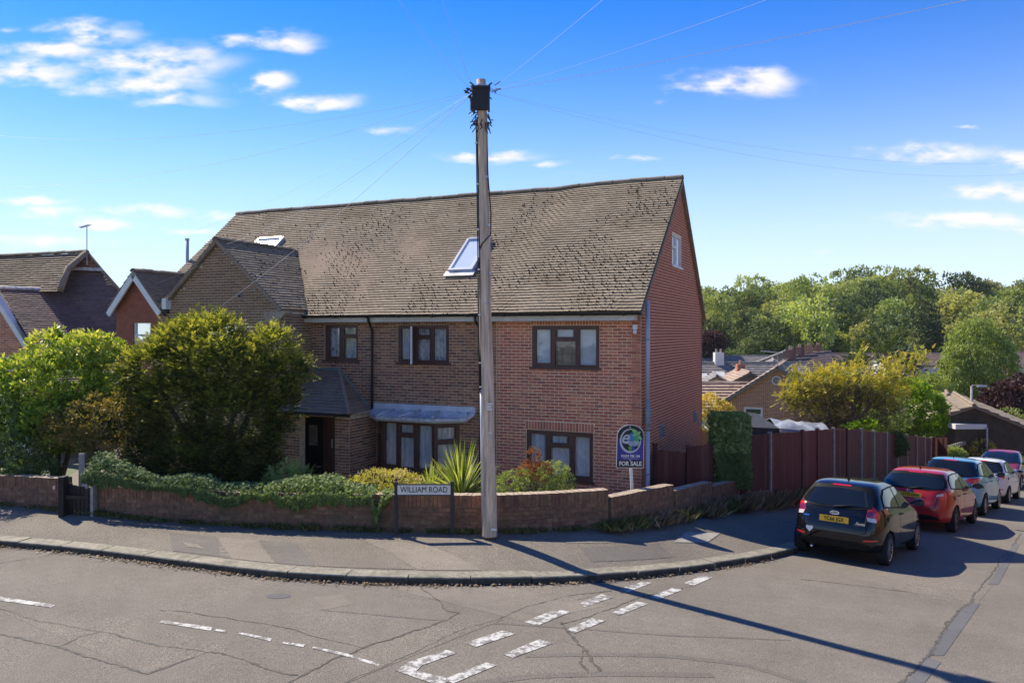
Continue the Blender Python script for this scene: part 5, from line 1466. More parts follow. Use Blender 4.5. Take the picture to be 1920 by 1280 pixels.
def plate(name, pts, z0, z1, mat, parent):
    mb = MB(); mb.face([bpt(x, y, z1) for x, y in pts], .5); mb.face([bpt(x, y, z0) for x, y in pts][::-1], .5)
    for i in range(len(pts)): j = (i + 1) % len(pts); mb.face([bpt(*pts[i], z0), bpt(*pts[j], z0), bpt(*pts[j], z1), bpt(*pts[i], z1)], .5)
    return mb.build(name, mat, parent)
M['b_black'] = material('board_black', [(.015, .015, .018)], var=0, rough=.35); M['b_blue'] = material('board_blue', [(.03, .03, .20), (.05, .045, .30)], var=0, vscale=3, rough=.35)
M['b_green'] = material('board_green', [(.08, .40, .07)], var=0, rough=.4); M['b_lgreen'] = material('board_light_green', [(.22, .62, .15)], var=0, rough=.4); M['b_grey'] = material('board_silver', [(.5, .53, .56)], var=0, rough=.4)
M['b_sea'] = material('board_globe_blue', [(.06, .22, .42)], var=0, rough=.4); M['b_purple'] = material('board_purple', [(.10, .04, .35)], var=0, rough=.4)
out2 = [(1182 + (x - 1182) * 1.05, 838 + (y - 838) * 1.03) for x, y in outline]
plate('board_edge', out2, -.008, -.002, M['white'], board)
bd = plate('board_panel', outline, -.002, .004, M['b_black'], board)
plate('blue_band', [(1182 - bw_ + .5, 862), (1182 + bw_ - .5, 862), (1182 + bw_ - .5, 838), (1182 + bw_ - .5, 822), (1182 - bw_ + .5, 822)], .004, .006, M['b_blue'], bd)
def ell(cx, cy, rx, ry, n=26): return [(cx + rx * math.cos(2 * math.pi * i / n), cy + ry * math.sin(2 * math.pi * i / n)) for i in range(n)]
plate('logo_ring', ell(1181.5, 826, 20.5, 23), .006, .008, M['b_grey'], bd)
plate('logo_disc', ell(1182.5, 825, 18, 20), .008, .010, M['b_black'], bd)
plate('logo_globe', ell(1186, 824, 12, 13), .010, .011, M['b_sea'], bd)
plate('logo_land', [(1177, 838), (1184, 836), (1186, 843), (1180, 844)], .011, .012, M['b_green'], bd); plate('logo_land', [(1189, 818), (1197, 822), (1196, 832), (1190, 828)], .0115, .0125, M['b_green'], bd)
plate('logo_land', [(1184, 838), (1190, 838), (1189, 844), (1184, 843)], .0112, .0122, M['b_purple'], bd)
for (x, y, rx, ry, an) in ((1188, 808, 6, 2.6, .8), (1196, 812, 5.5, 2.4, -.7), (1199, 820, 5, 2.3, .5), (1190, 815, 5, 2.2, -.2)):
    pts = [(x + rx * math.cos(t) * math.cos(an) - ry * math.sin(t) * math.sin(an), y + rx * math.cos(t) * math.sin(an) + ry * math.sin(t) * math.cos(an)) for t in [2 * math.pi * i / 10 for i in range(10)]]
    plate('logo_leaf', pts, .012, .014, M['b_lgreen'], bd)
def btext(s, x, y, h, mat, z=.015, wpx=None, off=.001, shear=0):
    t = text_part('lettering', s, h * ux * 1.36, mat, (0, 0, 0), Matrix.Identity(4), None, ext=.0008, offset=off, shear=shear)
    w = max(v.co.x for v in t.data.vertices) - min(v.co.x for v in t.data.vertices); k = wpx * ux / w if wpx else 1
    t.matrix_world = Matrix.Translation(bpt(x, y, z)) @ yawb @ tilt @ RX @ Matrix.Diagonal((k, 1, 1, 1)); t.parent = bd; return t
btext('FOR SALE', 1182.5, 869, 8.2, M['white'], .006, 43, .0035)
btext('01634 786 166', 1182.5, 854.5, 5, M['white'], .008, 36, .0018)
btext('www.evolutionestates.co.uk', 1182.5, 859, 1.9, M['white'], .008, 30, 0)
btext('e', 1170.5, 820, 26, M['b_grey'], .013, 15, .004, .3)
btext('VOLUTION', 1186.5, 829.5, 5.5, M['white'], .016, 30, .0012)
btext('ESTATES', 1190, 834, 3.6, M['white'], .016, 20, .0004)
for (x, y) in ((1180.5, 800.5), (1182, 862.5)):
    plate('fixing', ell(x, y, 1.2, 1.2, 8), .006, .012, M['white'], bd)

# ------------------------------------------------------------------ fences
def boards(root, p, q, h0, h1, mat, bw=.105, zb=lambda x, y: Z(x, y) + .3, name='fence_board', th=.02, jag=.012):
    """vertical feather edge boards from p to q; tops interpolate h0 -> h1 (world z)"""
    d = (q - p); d.z = 0; L = d.length; d.normalize(); n = Vector((d.y, -d.x, 0)); k = max(1, int(round(L / bw))); w = L / k
    for i in range(k):
        a = p + d * (w * i + .002); b = p + d * (w * (i + 1) + .012)
        zt = h0 + (h1 - h0) * (i + .5) / k + rnd.uniform(-jag, jag); z0 = zb((a.x + b.x) / 2, (a.y + b.y) / 2)
        mb = MB(); t0, t1 = .010, .024
        mb.hexa([Vector((*(a + n * t0).xy, z0)), Vector((*(b + n * t1).xy, z0)), Vector((*(b - n * .0).xy, z0)), Vector((*(a - n * .0).xy, z0)),
                 Vector((*(a + n * t0).xy, zt)), Vector((*(b + n * t1).xy, zt)), Vector((*(b - n * .0).xy, zt)), Vector((*(a - n * .0).xy, zt))])
        mb.build(name, mat, root)
fl0 = WF[(OFF + 14) * NP]; fdir = Vector((DX, DY, 0)).normalized(); fn2 = Vector((fdir.y, -fdir.x, 0))
FO = Vector((fl0.x, fl0.y, 0)) - fn2 * .10
def fence_at(px):
    """point of the fence line seen at picture column px"""
    k = (px - CX) / F; s = (k * FO.y - FO.x) / (fdir.x - k * fdir.y); return FO + fdir * s
posts = [(1396, 814), (1442, 811), (1503, 807), (1531, 804), (1561, 803), (1586, 803), (1613, 804), (1637, 808), (1661, 810), (1681, 813), (1699, 814.5), (1717, 817), (1732, 818.5), (1744, 820), (1750, 820)]
fence = thing('board_fence', 'long red brown board fence with pale posts stepping down the side street', 'fence', tuple(fence_at(1396)))
for i, (px, py) in enumerate(posts):
    p = fence_at(px); zt = P(px, py, p.y).z
    if i < len(posts) - 1:
        q = fence_at(posts[i + 1][0]); zq = P(*posts[i + 1], q.y).z; mt_ = [M['fence_dark'], M['fence'], M['fence'], M['fence'], M['fence_dark'], M['fence'], M['fence_dark'], M['fence'], M['fence_dark'], M['fence_dark'], M['fence_dark'], M['fence'], M['fence_dark'], M['fence']][i]
        boards(fence, p, q, zt - .03, zq - .03, mt_, bw=.125 if i < 7 else .2, zb=lambda x, y: Z(x, y) + .55)
        mb = MB()
        for f in (.2, .75):
            u = (q - p).normalized(); n = fn2
            z0 = Z(p.x, p.y) + .6 + (zt - Z(p.x, p.y) - .6) * f; z1 = Z(q.x, q.y) + .6 + (zq - Z(q.x, q.y) - .6) * f
            mb.hexa([Vector((*(p - n * .05).xy, z0)), Vector((*(q - n * .05).xy, z1)), Vector((*(q - n * .002).xy, z1)), Vector((*(p - n * .002).xy, z0)), Vector((*(p - n * .05).xy, z0 + .07)), Vector((*(q - n * .05).xy, z1 + .07)), Vector((*(q - n * .002).xy, z1 + .07)), Vector((*(p - n * .002).xy, z0 + .07))])
        mb.build('rail', mt_, fence)
    pm = M['concrete'] if i in (1, 4, 6, 7, 8, 9, 10, 11, 12, 13) else M['fence_dark']
    mb = MB(); s = .045; z0 = Z(p.x, p.y) - .2; c = p + fn2 * .02
    mb.hexa([c + fdir * x * s + fn2 * y * s + UP * (z0 - c.z) for x, y in ((-1, 1), (1, 1), (1, -1), (-1, -1))] + [c + fdir * x * s + fn2 * y * s + UP * (zt + .03 - c.z) for x, y in ((-1, 1), (1, 1), (1, -1), (-1, -1))]); mb.build('fence_post', pm, fence)
# taller red end panel and gate side
rp_ = thing('red_fence_panel', 'bright red brown panel closing the far end of the board fence', 'fence', tuple(fence_at(1751)))
p, q = fence_at(1751), P(1776, 850, fence_at(1751).y - .5)
boards(rp_, Vector((p.x, p.y, 0)), Vector((q.x, q.y, 0)), P(1751, 820, p.y).z, P(1776, 820, q.y).z, M['fence'], bw=.22, zb=lambda x, y: Z(x, y) - .1)
# side gate between house and ivy column
gate = thing('side_gate', 'low red brown wooden side gate and panel between the grey pipe and the ivy', 'gate', tuple(P(1226, 930, 18.9)))
g0, g1, g2 = P(1228, 845, 18.75), P(1290, 845, 18.9), P(1342, 835, 19.1)
boards(gate, g0, g1, P(1228, 843, 18.75).z, P(1290, 848, 18.9).z, M['fence'], bw=.10, zb=lambda x, y: -1.6)
boards(gate, g1, g2, P(1290, 837, 18.9).z, P(1342, 830, 19.1).z, M['fence'], bw=.10, zb=lambda x, y: -1.6)
for (p, t) in ((g0, 833), (g1 + Vector((.0, -.06, 0)), 836)):
    zt = P(1228, t, p.y).z; mb = MB(); mb.box((p.x - .05, p.y - .05, -1.6), (p.x + .05, p.y + .05, zt)); mb.box((p.x - .065, p.y - .065, zt), (p.x + .065, p.y + .065, zt + .03)); mb.build('gate_post', M['fence_dark'], gate)
# small dark gate at the left
lg = thing('small_gate', 'small dark wooden gate in the gap of the garden wall by the driveway', 'gate', tuple(P(148, 960, 14.95)))
a_, b_ = P(128, 962, 15.0), P(173, 962, 14.9)
boards(lg, a_, b_, P(128, 905, 15).z, P(173, 918, 14.9).z, M['dark_gate'], bw=.09, zb=lambda x, y: .12)
mb = MB(); z = P(150, 935, 14.9).z; mb.box((a_.x, 14.9, z), (b_.x, 14.94, z + .07)); mb.build('rail', M['dark_gate'], lg)
for (x, w, top, m_) in ((118, .10, 893, M['dark_gate']), (175.5, .05, 912, M['concrete'])):
    p = P(x, 962, 14.9); zt = P(x, top, 14.9).z; mb = MB(); mb.box((p.x - w / 2, 14.83, .05), (p.x + w / 2, 15.0, zt)); mb.build('gate_post', m_, lg)
num = text_part('house_number', '8', .10, M['white'], P(101, 914, 15.28), RX, None, offset=.001); num.location = P(101, 914, 15.22)
tag(num, 'small white house number on the low wall left of the gate', 'number'); 
# pale boards and a leaning panel behind the gate
mb = MB(); p = P(152, 880, 15.6); mb.box((p.x - .05, 15.6, .2), (p.x + .07, 15.66, P(150, 850, 15.6).z)); o = mb.build('pale_board', M['concrete'], None); tag(o, 'pale upright board standing in the shade behind the small gate', 'board')
mb = MB(); a = P(155, 928, 15.25); b = P(166, 888, 15.25); mb.hexa([a + Vector(q) for q in ((-.06, 0, 0), (.06, 0, 0), (.06, .03, 0), (-.06, .03, 0))] + [b + Vector(q) for q in ((-.06, 0, 0), (.06, 0, 0), (.06, .03, 0), (-.06, .03, 0))]); o = mb.build('leaning_plank', M['white'], None); tag(o, 'sunlit white plank leaning behind the small gate', 'plank')
# driveway behind the gate
G = np.zeros((9, 9, 3))
for i in range(9):
    for j in range(9):
        p = P(40, 960, 15.9).lerp(P(150, 960, 15.6), i / 8); x, y = p.x - j * .22, p.y + j * 1.0; G[i, j] = (x, y, .20 + .012 * j)
o = grid_obj('driveway', G, M['pave2'], kind='structure')
# ------------------------------------------------------------------ plants
def unit(v): return v / np.maximum(1e-9, np.linalg.norm(v, axis=-1, keepdims=True))
def rdir(n): return unit(R.normal(size=(n, 3)))

def leaf_quads(C, A, Bv, l, w):
    """C centres, A leaf axis, Bv side axis; rhombus leaves"""
    l = np.asarray(l).reshape(-1, 1); w = np.asarray(w).reshape(-1, 1)
    V = np.stack([C - A * l / 2, C + Bv * w / 2 - A * l * .05, C + A * l / 2, C - Bv * w / 2 - A * l * .05], 1).reshape(-1, 3)
    Q = np.arange(len(C) * 4).reshape(-1, 4)
    return V, Q

def blob_surface(blobs, n, inner=.0):
    """points on the outside of a union of ellipsoids (cx,cy,cz,rx,ry,rz), with outward normals"""
    B = np.array(blobs, float); area = (B[:, 3] * B[:, 4] * B[:, 5]) ** (2 / 3); k = R.choice(len(B), size=n * 2, p=area / area.sum())
    d = rdir(n * 2); dep = 1 - R.random((n * 2, 1)) ** 2 * inner
    p = B[k, :3] + d * B[k, 3:] * dep; nn = unit(d / B[k, 3:])
    keep = np.ones(n * 2, bool)
    for b in B:
        q = (p - b[:3]) / b[3:]; keep &= (q ** 2).sum(1) > .60
    keep |= R.random(n * 2) < .06
    p, nn = p[keep][:n], nn[keep][:n]
    return p, nn

def foliage(blobs, clumps, per, cr, l, w, droop=0.0, inner=.35, up=.35, tip=.5, rough=.5, sprays=False, spread=1.0, zcol=0.0):
    p, nn = blob_surface(blobs, clumps, inner)
    m = len(p); size = cr * (.6 + .8 * R.random((m, 1)))
    p = p + nn * size * (R.random((m, 1)) - .35) * rough
    crv = R.random(m)
    if sprays:
        ax = unit(nn + rdir(m) * .45 + np.array([0, 0, up])); side = unit(np.cross(ax, rdir(m) + np.array([0, 0, .01])));
        hs = unit(np.cross(ax, np.array([0, 0, 1.0]))); side = unit(hs + side * .35)
        t = R.random((m, per, 1)); sgn = np.where(R.random((m, per, 1)) < .5, -1., 1.)
        off = (1 - t) * .55 * R.random((m, per, 1)) + .08
        C = p[:, None] + ax[:, None] * (t - .3) * size[:, None] * 2 + side[:, None] * sgn * off * size[:, None] + np.array([0, 0, -1]) * (t ** 2) * droop * size[:, None]
        A = unit(ax[:, None] * .8 + side[:, None] * sgn * .7 + R.normal(size=(m, per, 3)) * .18); Bv = unit(np.cross(A, unit(np.cross(ax, side))[:, None] + R.normal(size=(m, per, 3)) * .3))
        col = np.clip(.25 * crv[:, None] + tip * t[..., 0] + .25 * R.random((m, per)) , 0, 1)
    else:
        d = unit(R.normal(size=(m, per, 3)) + nn[:, None] * .9); rr = R.random((m, per, 1)) ** .5
        C = p[:, None] + d * rr * size[:, None] * np.array([1, 1, .75]) * spread
        A = unit(d + R.normal(size=(m, per, 3)) * .7 + np.array([0, 0, up - droop])); Bv = unit(np.cross(A, R.normal(size=(m, per, 3))))
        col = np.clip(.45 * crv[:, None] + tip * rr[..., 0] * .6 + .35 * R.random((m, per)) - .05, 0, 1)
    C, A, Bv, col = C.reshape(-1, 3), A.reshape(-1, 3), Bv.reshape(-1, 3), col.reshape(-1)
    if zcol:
        z0, z1 = C[:, 2].min(), C[:, 2].max(); col = np.clip(col + zcol * ((C[:, 2] - z0) / (z1 - z0) - .6), 0, 1)  # leaves brighter towards the top, light and shade put into their colour
    s = .7 + .6 * R.random(len(C))
    V, Q = leaf_quads(C, A, Bv, l * s, w * s)
    return V, Q, col

def merge(parts):
    V, Q, c, o = [], [], [], 0
    for v, q, r_ in parts: V.append(v); Q.append(q + o); c.append(r_); o += len(v)
    return np.concatenate(V), np.concatenate(Q), np.concatenate(c)

def limbs(mb, base, tips, r, wig=.15, n=5):
    base = Vector(base)
    for t in tips:
        t = Vector(t); pts = []
        for i in range(n + 1):
            f = i / n; p = base.lerp(t, f); p += Vector((rnd.uniform(-1, 1), rnd.uniform(-1, 1), rnd.uniform(-.4, .4))) * wig * (t - base).length * .2 * math.sin(f * math.pi); p.z += (t - base).length * .08 * math.sin(f * math.pi)
            pts.append(p)
        mb.tube(pts, [r * (1 - .8 * i / n) for i in range(n + 1)], 6)

def plant(name, label, cat, base, leafs, mat, stem=None, smat=None, crown='crown', trunk='trunk', extra=(), group=None):
    t = thing(name, label, cat, tuple(base), group)
    V, Q, c = leafs
    o = np_obj(crown, V, Q, mat, c, t)
    if stem: stem.build(trunk, smat or M['bark'], t, smooth_=True)
    for (n2, lf, m2) in extra: np_obj(n2, lf[0], lf[1], m2, lf[2], t)
    return t

def bl(px, py, Y, rx, rz, ry=None):
    """an ellipsoid seen at a picture point; radii in picture pixels"""
    p = P(px, py, Y); s = Y / F; return (p.x, p.y, p.z, rx * s, (ry if ry else rx) * s, rz * s)

# yew in front of the brown gable
YY = 17.0
blobs = [bl(400, 690, YY, 75, 62), bl(350, 650, YY + .3, 55, 45), bl(300, 690, YY, 50, 50), bl(455, 700, YY, 60, 60), bl(510, 650, YY + .3, 38, 32), bl(548, 690, YY + .2, 30, 20), bl(500, 720, YY, 50, 50),
         bl(520, 760, YY, 36, 45), bl(440, 790, YY - .2, 80, 90), bl(340, 780, YY - .1, 75, 95), bl(380, 860, YY - .2, 95, 55), bl(470, 850, YY - .1, 50, 60), bl(300, 740, YY, 48, 45), bl(395, 625, YY + .3, 52, 30), bl(265, 690, YY + .2, 35, 35), bl(260, 780, YY, 40, 60), bl(300, 850, YY, 60, 60), bl(420, 880, YY, 90, 40), bl(490, 880, YY, 34, 40)]
mb = MB(); tb_ = P(385, 930, YY); limbs(mb, tb_, [P(385, 700, YY), P(470, 720, YY), P(300, 720, YY), P(530, 690, YY), P(350, 650, YY)], .11)
plant('yew_tree', 'big dark green yew with yellow tipped sprays in front of the brown brick gable', 'tree', tb_,
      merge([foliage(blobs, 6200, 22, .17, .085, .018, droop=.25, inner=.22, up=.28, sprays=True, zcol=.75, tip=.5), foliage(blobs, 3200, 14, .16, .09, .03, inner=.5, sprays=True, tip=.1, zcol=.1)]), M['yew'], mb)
# laurel at the left
LY = 17.6
blobs = [bl(110, 720, LY, 75, 62), bl(60, 740, LY, 60, 50), bl(150, 670, LY + .3, 48, 42), bl(210, 700, LY + .3, 45, 50), bl(100, 655, LY + .4, 32, 32), bl(190, 655, LY + .4, 32, 28), bl(40, 700, LY, 40, 30), bl(20, 780, LY, 45, 50), bl(120, 790, LY - .3, 75, 50), bl(215, 760, LY, 50, 60), bl(40, 840, LY - .2, 50, 55)]
mb = MB(); b_ = P(110, 915, LY); limbs(mb, b_, [P(110, 720, LY), P(60, 760, LY), P(190, 700, LY), P(30, 740, LY)], .07)
plant('laurel_bush', 'tall glossy yellow green laurel bush at the left edge behind the low wall', 'bush', b_,
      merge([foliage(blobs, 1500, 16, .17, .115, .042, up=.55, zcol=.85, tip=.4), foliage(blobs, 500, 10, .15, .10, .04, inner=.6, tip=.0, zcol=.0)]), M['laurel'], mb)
# olive brown shrub between the two
blobs = [bl(235, 800, 16.6, 60, 60), bl(180, 790, 16.6, 45, 45), bl(270, 850, 16.4, 42, 45), bl(215, 845, 16.5, 60, 30), bl(130, 800, 16.6, 45, 30)]
mb = MB(); b_ = P(235, 930, 16.5); limbs(mb, b_, [P(235, 800, 16.5), P(190, 790, 16.5), P(270, 840, 16.4)], .05)
plant('olive_shrub', 'brownish olive shrub hanging between the laurel and the yew', 'shrub', b_, foliage(blobs, 900, 15, .14, .06, .03, up=.1, zcol=.15), M['olive'], mb)
# dark shrubs low at the left
blobs = [bl(20, 860, 16.2, 55, 40), bl(70, 880, 16.3, 32, 28), bl(-20, 800, 16.5, 50, 60)]
plant('dark_shrub', 'dark green low shrub behind the wall in the bottom left corner', 'shrub', P(30, 920, 16.2), foliage(blobs, 420, 14, .13, .07, .035, zcol=.2), M['ivy'], None)

# ivy on the garden wall
def along_wall(px, Yadd=0.0):
    for i in range(len(WPX) - 1):
        if WPX[i][0] <= px <= WPX[i + 1][0]:
            t = (px - WPX[i][0]) / (WPX[i + 1][0] - WPX[i][0]); return WPX[i][2] + (WPX[i + 1][2] - WPX[i][2]) * t
    return WPX[-1][2]
def ivy_band(name, label, prof, n, mat, lf=.055):
    """prof: list of (px, top_py, bottom_py)"""
    C, N_, col = [], [], []
    xs_ = [p[0] for p in prof]
    for _ in range(n):
        px = rnd.uniform(xs_[0], xs_[-1]); ty = np.interp(px, xs_, [p[1] for p in prof]); by = np.interp(px, xs_, [p[2] for p in prof])
        by += 9 * mnoise.noise(Vector((px * .06, 0, 1))) + 5 * mnoise.noise(Vector((px * .2, 0, 1))); ty += 4 + 6 * mnoise.noise(Vector((px * .05, 3, 1)))
        f = rnd.random() ** .85; py = ty + (by - ty) * f; Y0 = along_wall(px)
        # bulges over the top of the wall, hugs its face below
        lift = 1 - f; dep = rnd.uniform(-.02, .12) + .10 * math.sin(lift * 3) - (.42 * rnd.random() if lift > .45 else 0)
        p = P(px, py, Y0 - .02 - dep * .9)
        if lift > .45: p.y += rnd.random() * .35
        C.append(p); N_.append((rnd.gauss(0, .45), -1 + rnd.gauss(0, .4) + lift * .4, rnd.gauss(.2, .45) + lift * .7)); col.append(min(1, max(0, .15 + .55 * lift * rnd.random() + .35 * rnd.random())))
    C = np.array([tuple(c) for c in C]); N_ = unit(np.array(N_)); A = unit(np.cross(N_, rdir(len(C))) + np.array([0, 0, -.6])); A = unit(A - N_ * (A * N_).sum(1, keepdims=True)); Bv = np.cross(N_, A)
    s = .55 + .7 * R.random(len(C)); V, Q = leaf_quads(C, A, Bv, lf * s, lf * .95 * s)
    base = P(prof[0][0], prof[0][2], along_wall(prof[0][0]))
    return plant(name, label, 'ivy', base, (V, Q, np.array(col)), mat, None, crown='leaves')
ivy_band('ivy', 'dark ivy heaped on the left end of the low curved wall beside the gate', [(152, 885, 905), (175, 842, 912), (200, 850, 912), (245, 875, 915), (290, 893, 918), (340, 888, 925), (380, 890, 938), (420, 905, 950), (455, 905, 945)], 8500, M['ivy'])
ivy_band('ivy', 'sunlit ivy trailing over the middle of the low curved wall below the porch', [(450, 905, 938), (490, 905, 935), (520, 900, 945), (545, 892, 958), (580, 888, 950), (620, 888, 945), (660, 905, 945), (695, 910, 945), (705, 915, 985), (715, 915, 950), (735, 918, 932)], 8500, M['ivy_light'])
plant('ivy', 'clipped square column of ivy standing over the wall next to the side gate', 'ivy', P(1370, 905, 19.2), (lambda: (
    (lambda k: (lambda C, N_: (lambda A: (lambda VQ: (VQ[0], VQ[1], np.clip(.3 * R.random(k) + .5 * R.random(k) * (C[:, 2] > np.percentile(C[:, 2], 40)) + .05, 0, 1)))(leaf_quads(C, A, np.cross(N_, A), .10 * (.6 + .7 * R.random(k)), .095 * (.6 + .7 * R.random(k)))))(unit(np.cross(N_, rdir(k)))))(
        *(lambda f, u, v: (np.where((f < 3)[:, None], np.stack([P(1370, 0, 19.2).x + (u - .5) * .78 + .05 * np.sin(v * 9), 18.95 + .14 * R.random(k) - .06 * np.sin(u * 7 + v * 5), P(0, 905, 19.2).z - .1 + v * 1.72], -1),
            np.where((f == 3)[:, None], np.stack([P(1370, 0, 19.2).x + (np.where(u < .5, -1, 1)) * (.39 + .06 * R.random(k)), 19.0 + .6 * R.random(k), P(0, 905, 19.2).z - .1 + v * 1.72], -1),
                     np.stack([P(1370, 0, 19.2).x + (u - .5) * .78, 19.0 + .6 * v, P(0, 905, 19.2).z + 1.6 + .08 * R.random(k)], -1))),
            unit(R.normal(size=(k, 3)) * .45 + np.array([0, -1, .35]))))(R.integers(0, 5, k), R.random(k), R.random(k))))(5200)))(), M['ivy_light'], (lambda m: (m.box((P(1345, 0, 19.2).x, 19.14, P(0, 905, 19.2).z - .3), (P(1395, 0, 19.2).x, 19.5, P(0, 790, 19.2).z)), m)[1])(MB()), smat=M['fence_dark'], trunk='stems', crown='leaves')
# shrubs of the front garden
def bush(name, label, cat, blobs, base, mat, cl, per, cr, l, w, **k):
    mb = MB(); b0 = Vector(base); limbs(mb, b0, [Vector(b[:3]) for b in blobs], .02, .2)
    return plant(name, label, cat, base, foliage(blobs, cl, per, cr, l, w, **k), mat, mb)
bush('yellow_shrub', 'low yellow shrub with pinkish tips left of the road name sign', 'shrub', [bl(700, 905, 14.9, 38, 22), bl(745, 908, 14.9, 42, 24), bl(665, 912, 14.9, 26, 16), bl(775, 915, 14.9, 26, 16)], P(715, 950, 14.9), M['spirea'], 420, 18, .09, .034, .02, zcol=.4)
bush('feathery_shrub', 'small feathery green shrub behind the ivy, in front of the porch', 'shrub', [bl(540, 895, 15.6, 34, 18), bl(520, 905, 15.6, 22, 14), bl(560, 893, 15.6, 24, 14)], P(540, 930, 15.6), M['nandina'], 200, 16, .12, .07, .012, up=1.0, sprays=True)
bush('green_shrub', 'light green small leaved shrub right of the pole, behind the wall', 'shrub', [bl(965, 905, 15.3, 30, 22), bl(1000, 905, 15.3, 36, 26), bl(1035, 893, 15.4, 32, 28), bl(1055, 905, 15.4, 22, 18), bl(945, 912, 15.3, 16, 16)], P(1000, 950, 15.3), M['nandina'], 520, 16, .08, .038, .018, zcol=.35)
bush('red_leaved_shrub', 'narrow shrub with red new leaves rising in front of the ground floor window', 'shrub', [bl(998, 868, 15.2, 14, 24), bl(1012, 885, 15.2, 20, 18), bl(988, 882, 15.2, 16, 14), bl(1003, 848, 15.2, 7, 12)], P(1003, 940, 15.2), M['redleaf'], 150, 14, .07, .045, .016, up=.5, zcol=.2)
# strap leaved plant, each leaf a part
def strap_plant(label, base, n, L, w, lean, spread=1.0, name='cordyline'):
    t = thing(name, label, 'plant', tuple(base))
    for i in range(n):
        az = rnd.uniform(0, 6.283); el = rnd.uniform(.15, 1.45) ** 1.0; l = L * rnd.uniform(.7, 1.05); d = Vector((math.cos(az) * math.cos(el) * spread + lean, math.sin(az) * math.cos(el) * spread * .6, math.sin(el))).normalized()
        side = d.cross(UP).normalized() if abs(d.z) < .98 else Vector((1, 0, 0)); side = (side + Vector((rnd.uniform(-.6, .6), rnd.uniform(-.6, .6), rnd.uniform(-.2, .2)))).normalized()
        mb = MB(); prev = None; K = 6; r_ = rnd.random()
        for k in range(K + 1):
            f = k / K; p = Vector(base) + d * l * f + Vector((0, 0, -(f ** 2.2) * l * .28 * math.cos(el) * rnd.uniform(.8, 1.2))); ww = w * (math.sin(min(1, f * 3 + .35) * math.pi / 2)) * (1 - f ** 3) + .001
            nn = side.cross(d).normalized(); cur = (p - side * ww / 2, p - nn * ww * .18, p + side * ww / 2)
            if prev: mb.face([prev[0], prev[1], cur[1], cur[0]], r_); mb.face([prev[1], prev[2], cur[2], cur[1]], r_)
            prev = cur
        mb.build('leaf', M['strap'], t)
    return t
strap_plant('large spiky strap leaved plant between the road sign and the pole', P(866, 935, 14.9), 150, 1.22, .046, .03)
strap_plant('smaller spiky plant just left of the large spiky one', P(806, 930, 15.0), 80, .75, .032, .10)

# weeds and dry grass along the foot of the wall
def weeds(name, pts, n, h, spread, mat, seed=1, dens=None):
    C, A, B_, l, col = [], [], [], [], []
    for _ in range(n):
        i = rnd.randrange(len(pts) - 1); f = rnd.random(); px = pts[i][0] + (pts[i + 1][0] - pts[i][0]) * f; hh = pts[i][1] + (pts[i + 1][1] - pts[i][1]) * f
        dn = mnoise.noise(Vector((px * .035, 0, seed * 3.1))) + .25
        if rnd.random() > dn * 2.2: continue
        Y0 = along_wall(px) if px < 1400 else None
        s = (px - KPX[0][0]) ; p = None
        if Y0: b = P(px, np.interp(px, [w[0] for w in WPX], [w[1] for w in WPX]), Y0)
        else:
            q = fence_at(px); b = Vector((q.x, q.y, Z(q.x, q.y) + .2))
        nrm = Vector((.1, -1, 0)) if px < 1100 else Vector((.6, -.8, 0))
        b = b + nrm * (.03 + abs(rnd.gauss(0, spread))); az = rnd.uniform(0, 6.28); L = hh * rnd.uniform(.3, 1.1)
        d = Vector((math.cos(az) * .7, math.sin(az) * .7, rnd.uniform(.4, 1.2))).normalized(); C.append(b + d * L * .5 + UP * .0); A.append(d); B_.append(d.cross(Vector((rnd.gauss(0, 1), rnd.gauss(0, 1), rnd.gauss(0, .3)))).normalized()); l.append(L); col.append(rnd.random())
    if not C: return
    V, Q = leaf_quads(np.array([tuple(c) for c in C]), np.array([tuple(c) for c in A]), np.array([tuple(c) for c in B_]), np.array(l), np.array(l) * .14 + .006)
    return np_obj(name, V, Q, mat, col, kind='stuff')
weeds('weeds', [(-10, .10), (177, .14), (300, .12), (480, .12), (600, .16), (740, .10), (900, .12), (1143, .12)], 9000, .1, .06, M['weed'], 1)
weeds('weeds', [(1090, .14), (1170, .26), (1265, .28), (1335, .34), (1400, .45), (1480, .5), (1560, .5)], 11000, .3, .13, M['weed'], 2)
weeds('dry_grass', [(1140, .18), (1230, .28), (1335, .4), (1400, .55), (1480, .55)], 9000, .3, .14, M['dry'], 5)
weeds('dead_leaves', [(150, .03), (700, .03), (900, .03), (1143, .04), (1330, .05)], 3000, .1, .07, M['dry'], 8)
# ------------------------------------------------------------------ neighbouring house at the far left
nb = thing('neighbour_house', 'house at the left edge with a weathered half hipped roof and a television aerial', 'house', tuple(P(60, 700, 30)))
A_, _ = plane_px(P(0, 481, 32), P(163, 473, 30.5), P(0, 540, 30.1))
tile_roof(nb, [A_(-90, 543), A_(113, 547), A_(128, 505), A_(163, 474), A_(-90, 486)], M['tile_old'], w=.2, g=.13, n_ind=150, under=M['dark'], label='pale weathered upper roof slope', jit=.01, kick=.05)
Bp_, _ = plane_px(P(0, 541, 28.3), P(118, 546, 29.9), P(220, 655, 28.4))
tile_roof(nb, [Bp_(-6, 541), Bp_(120, 546), Bp_(232, 668), Bp_(222, 720), Bp_(100, 720), Bp_(66, 654)], M['tile_purple'], w=.2, g=.13, n_ind=150, under=M['dark'], label='dark purplish lower roof slope', jit=.008, kick=.04)
Cp_, _ = plane_px(P(118, 546, 29.9), P(187, 506, 30.8), P(238, 562, 30.0))
tile_roof(nb, [Cp_(112, 549), Cp_(131, 505), Cp_(188, 507), Cp_(240, 565), Cp_(240, 690), Cp_(225, 690)], M['tile_purple'], w=.2, g=.13, under=M['dark'], jit=.008, kick=.04)
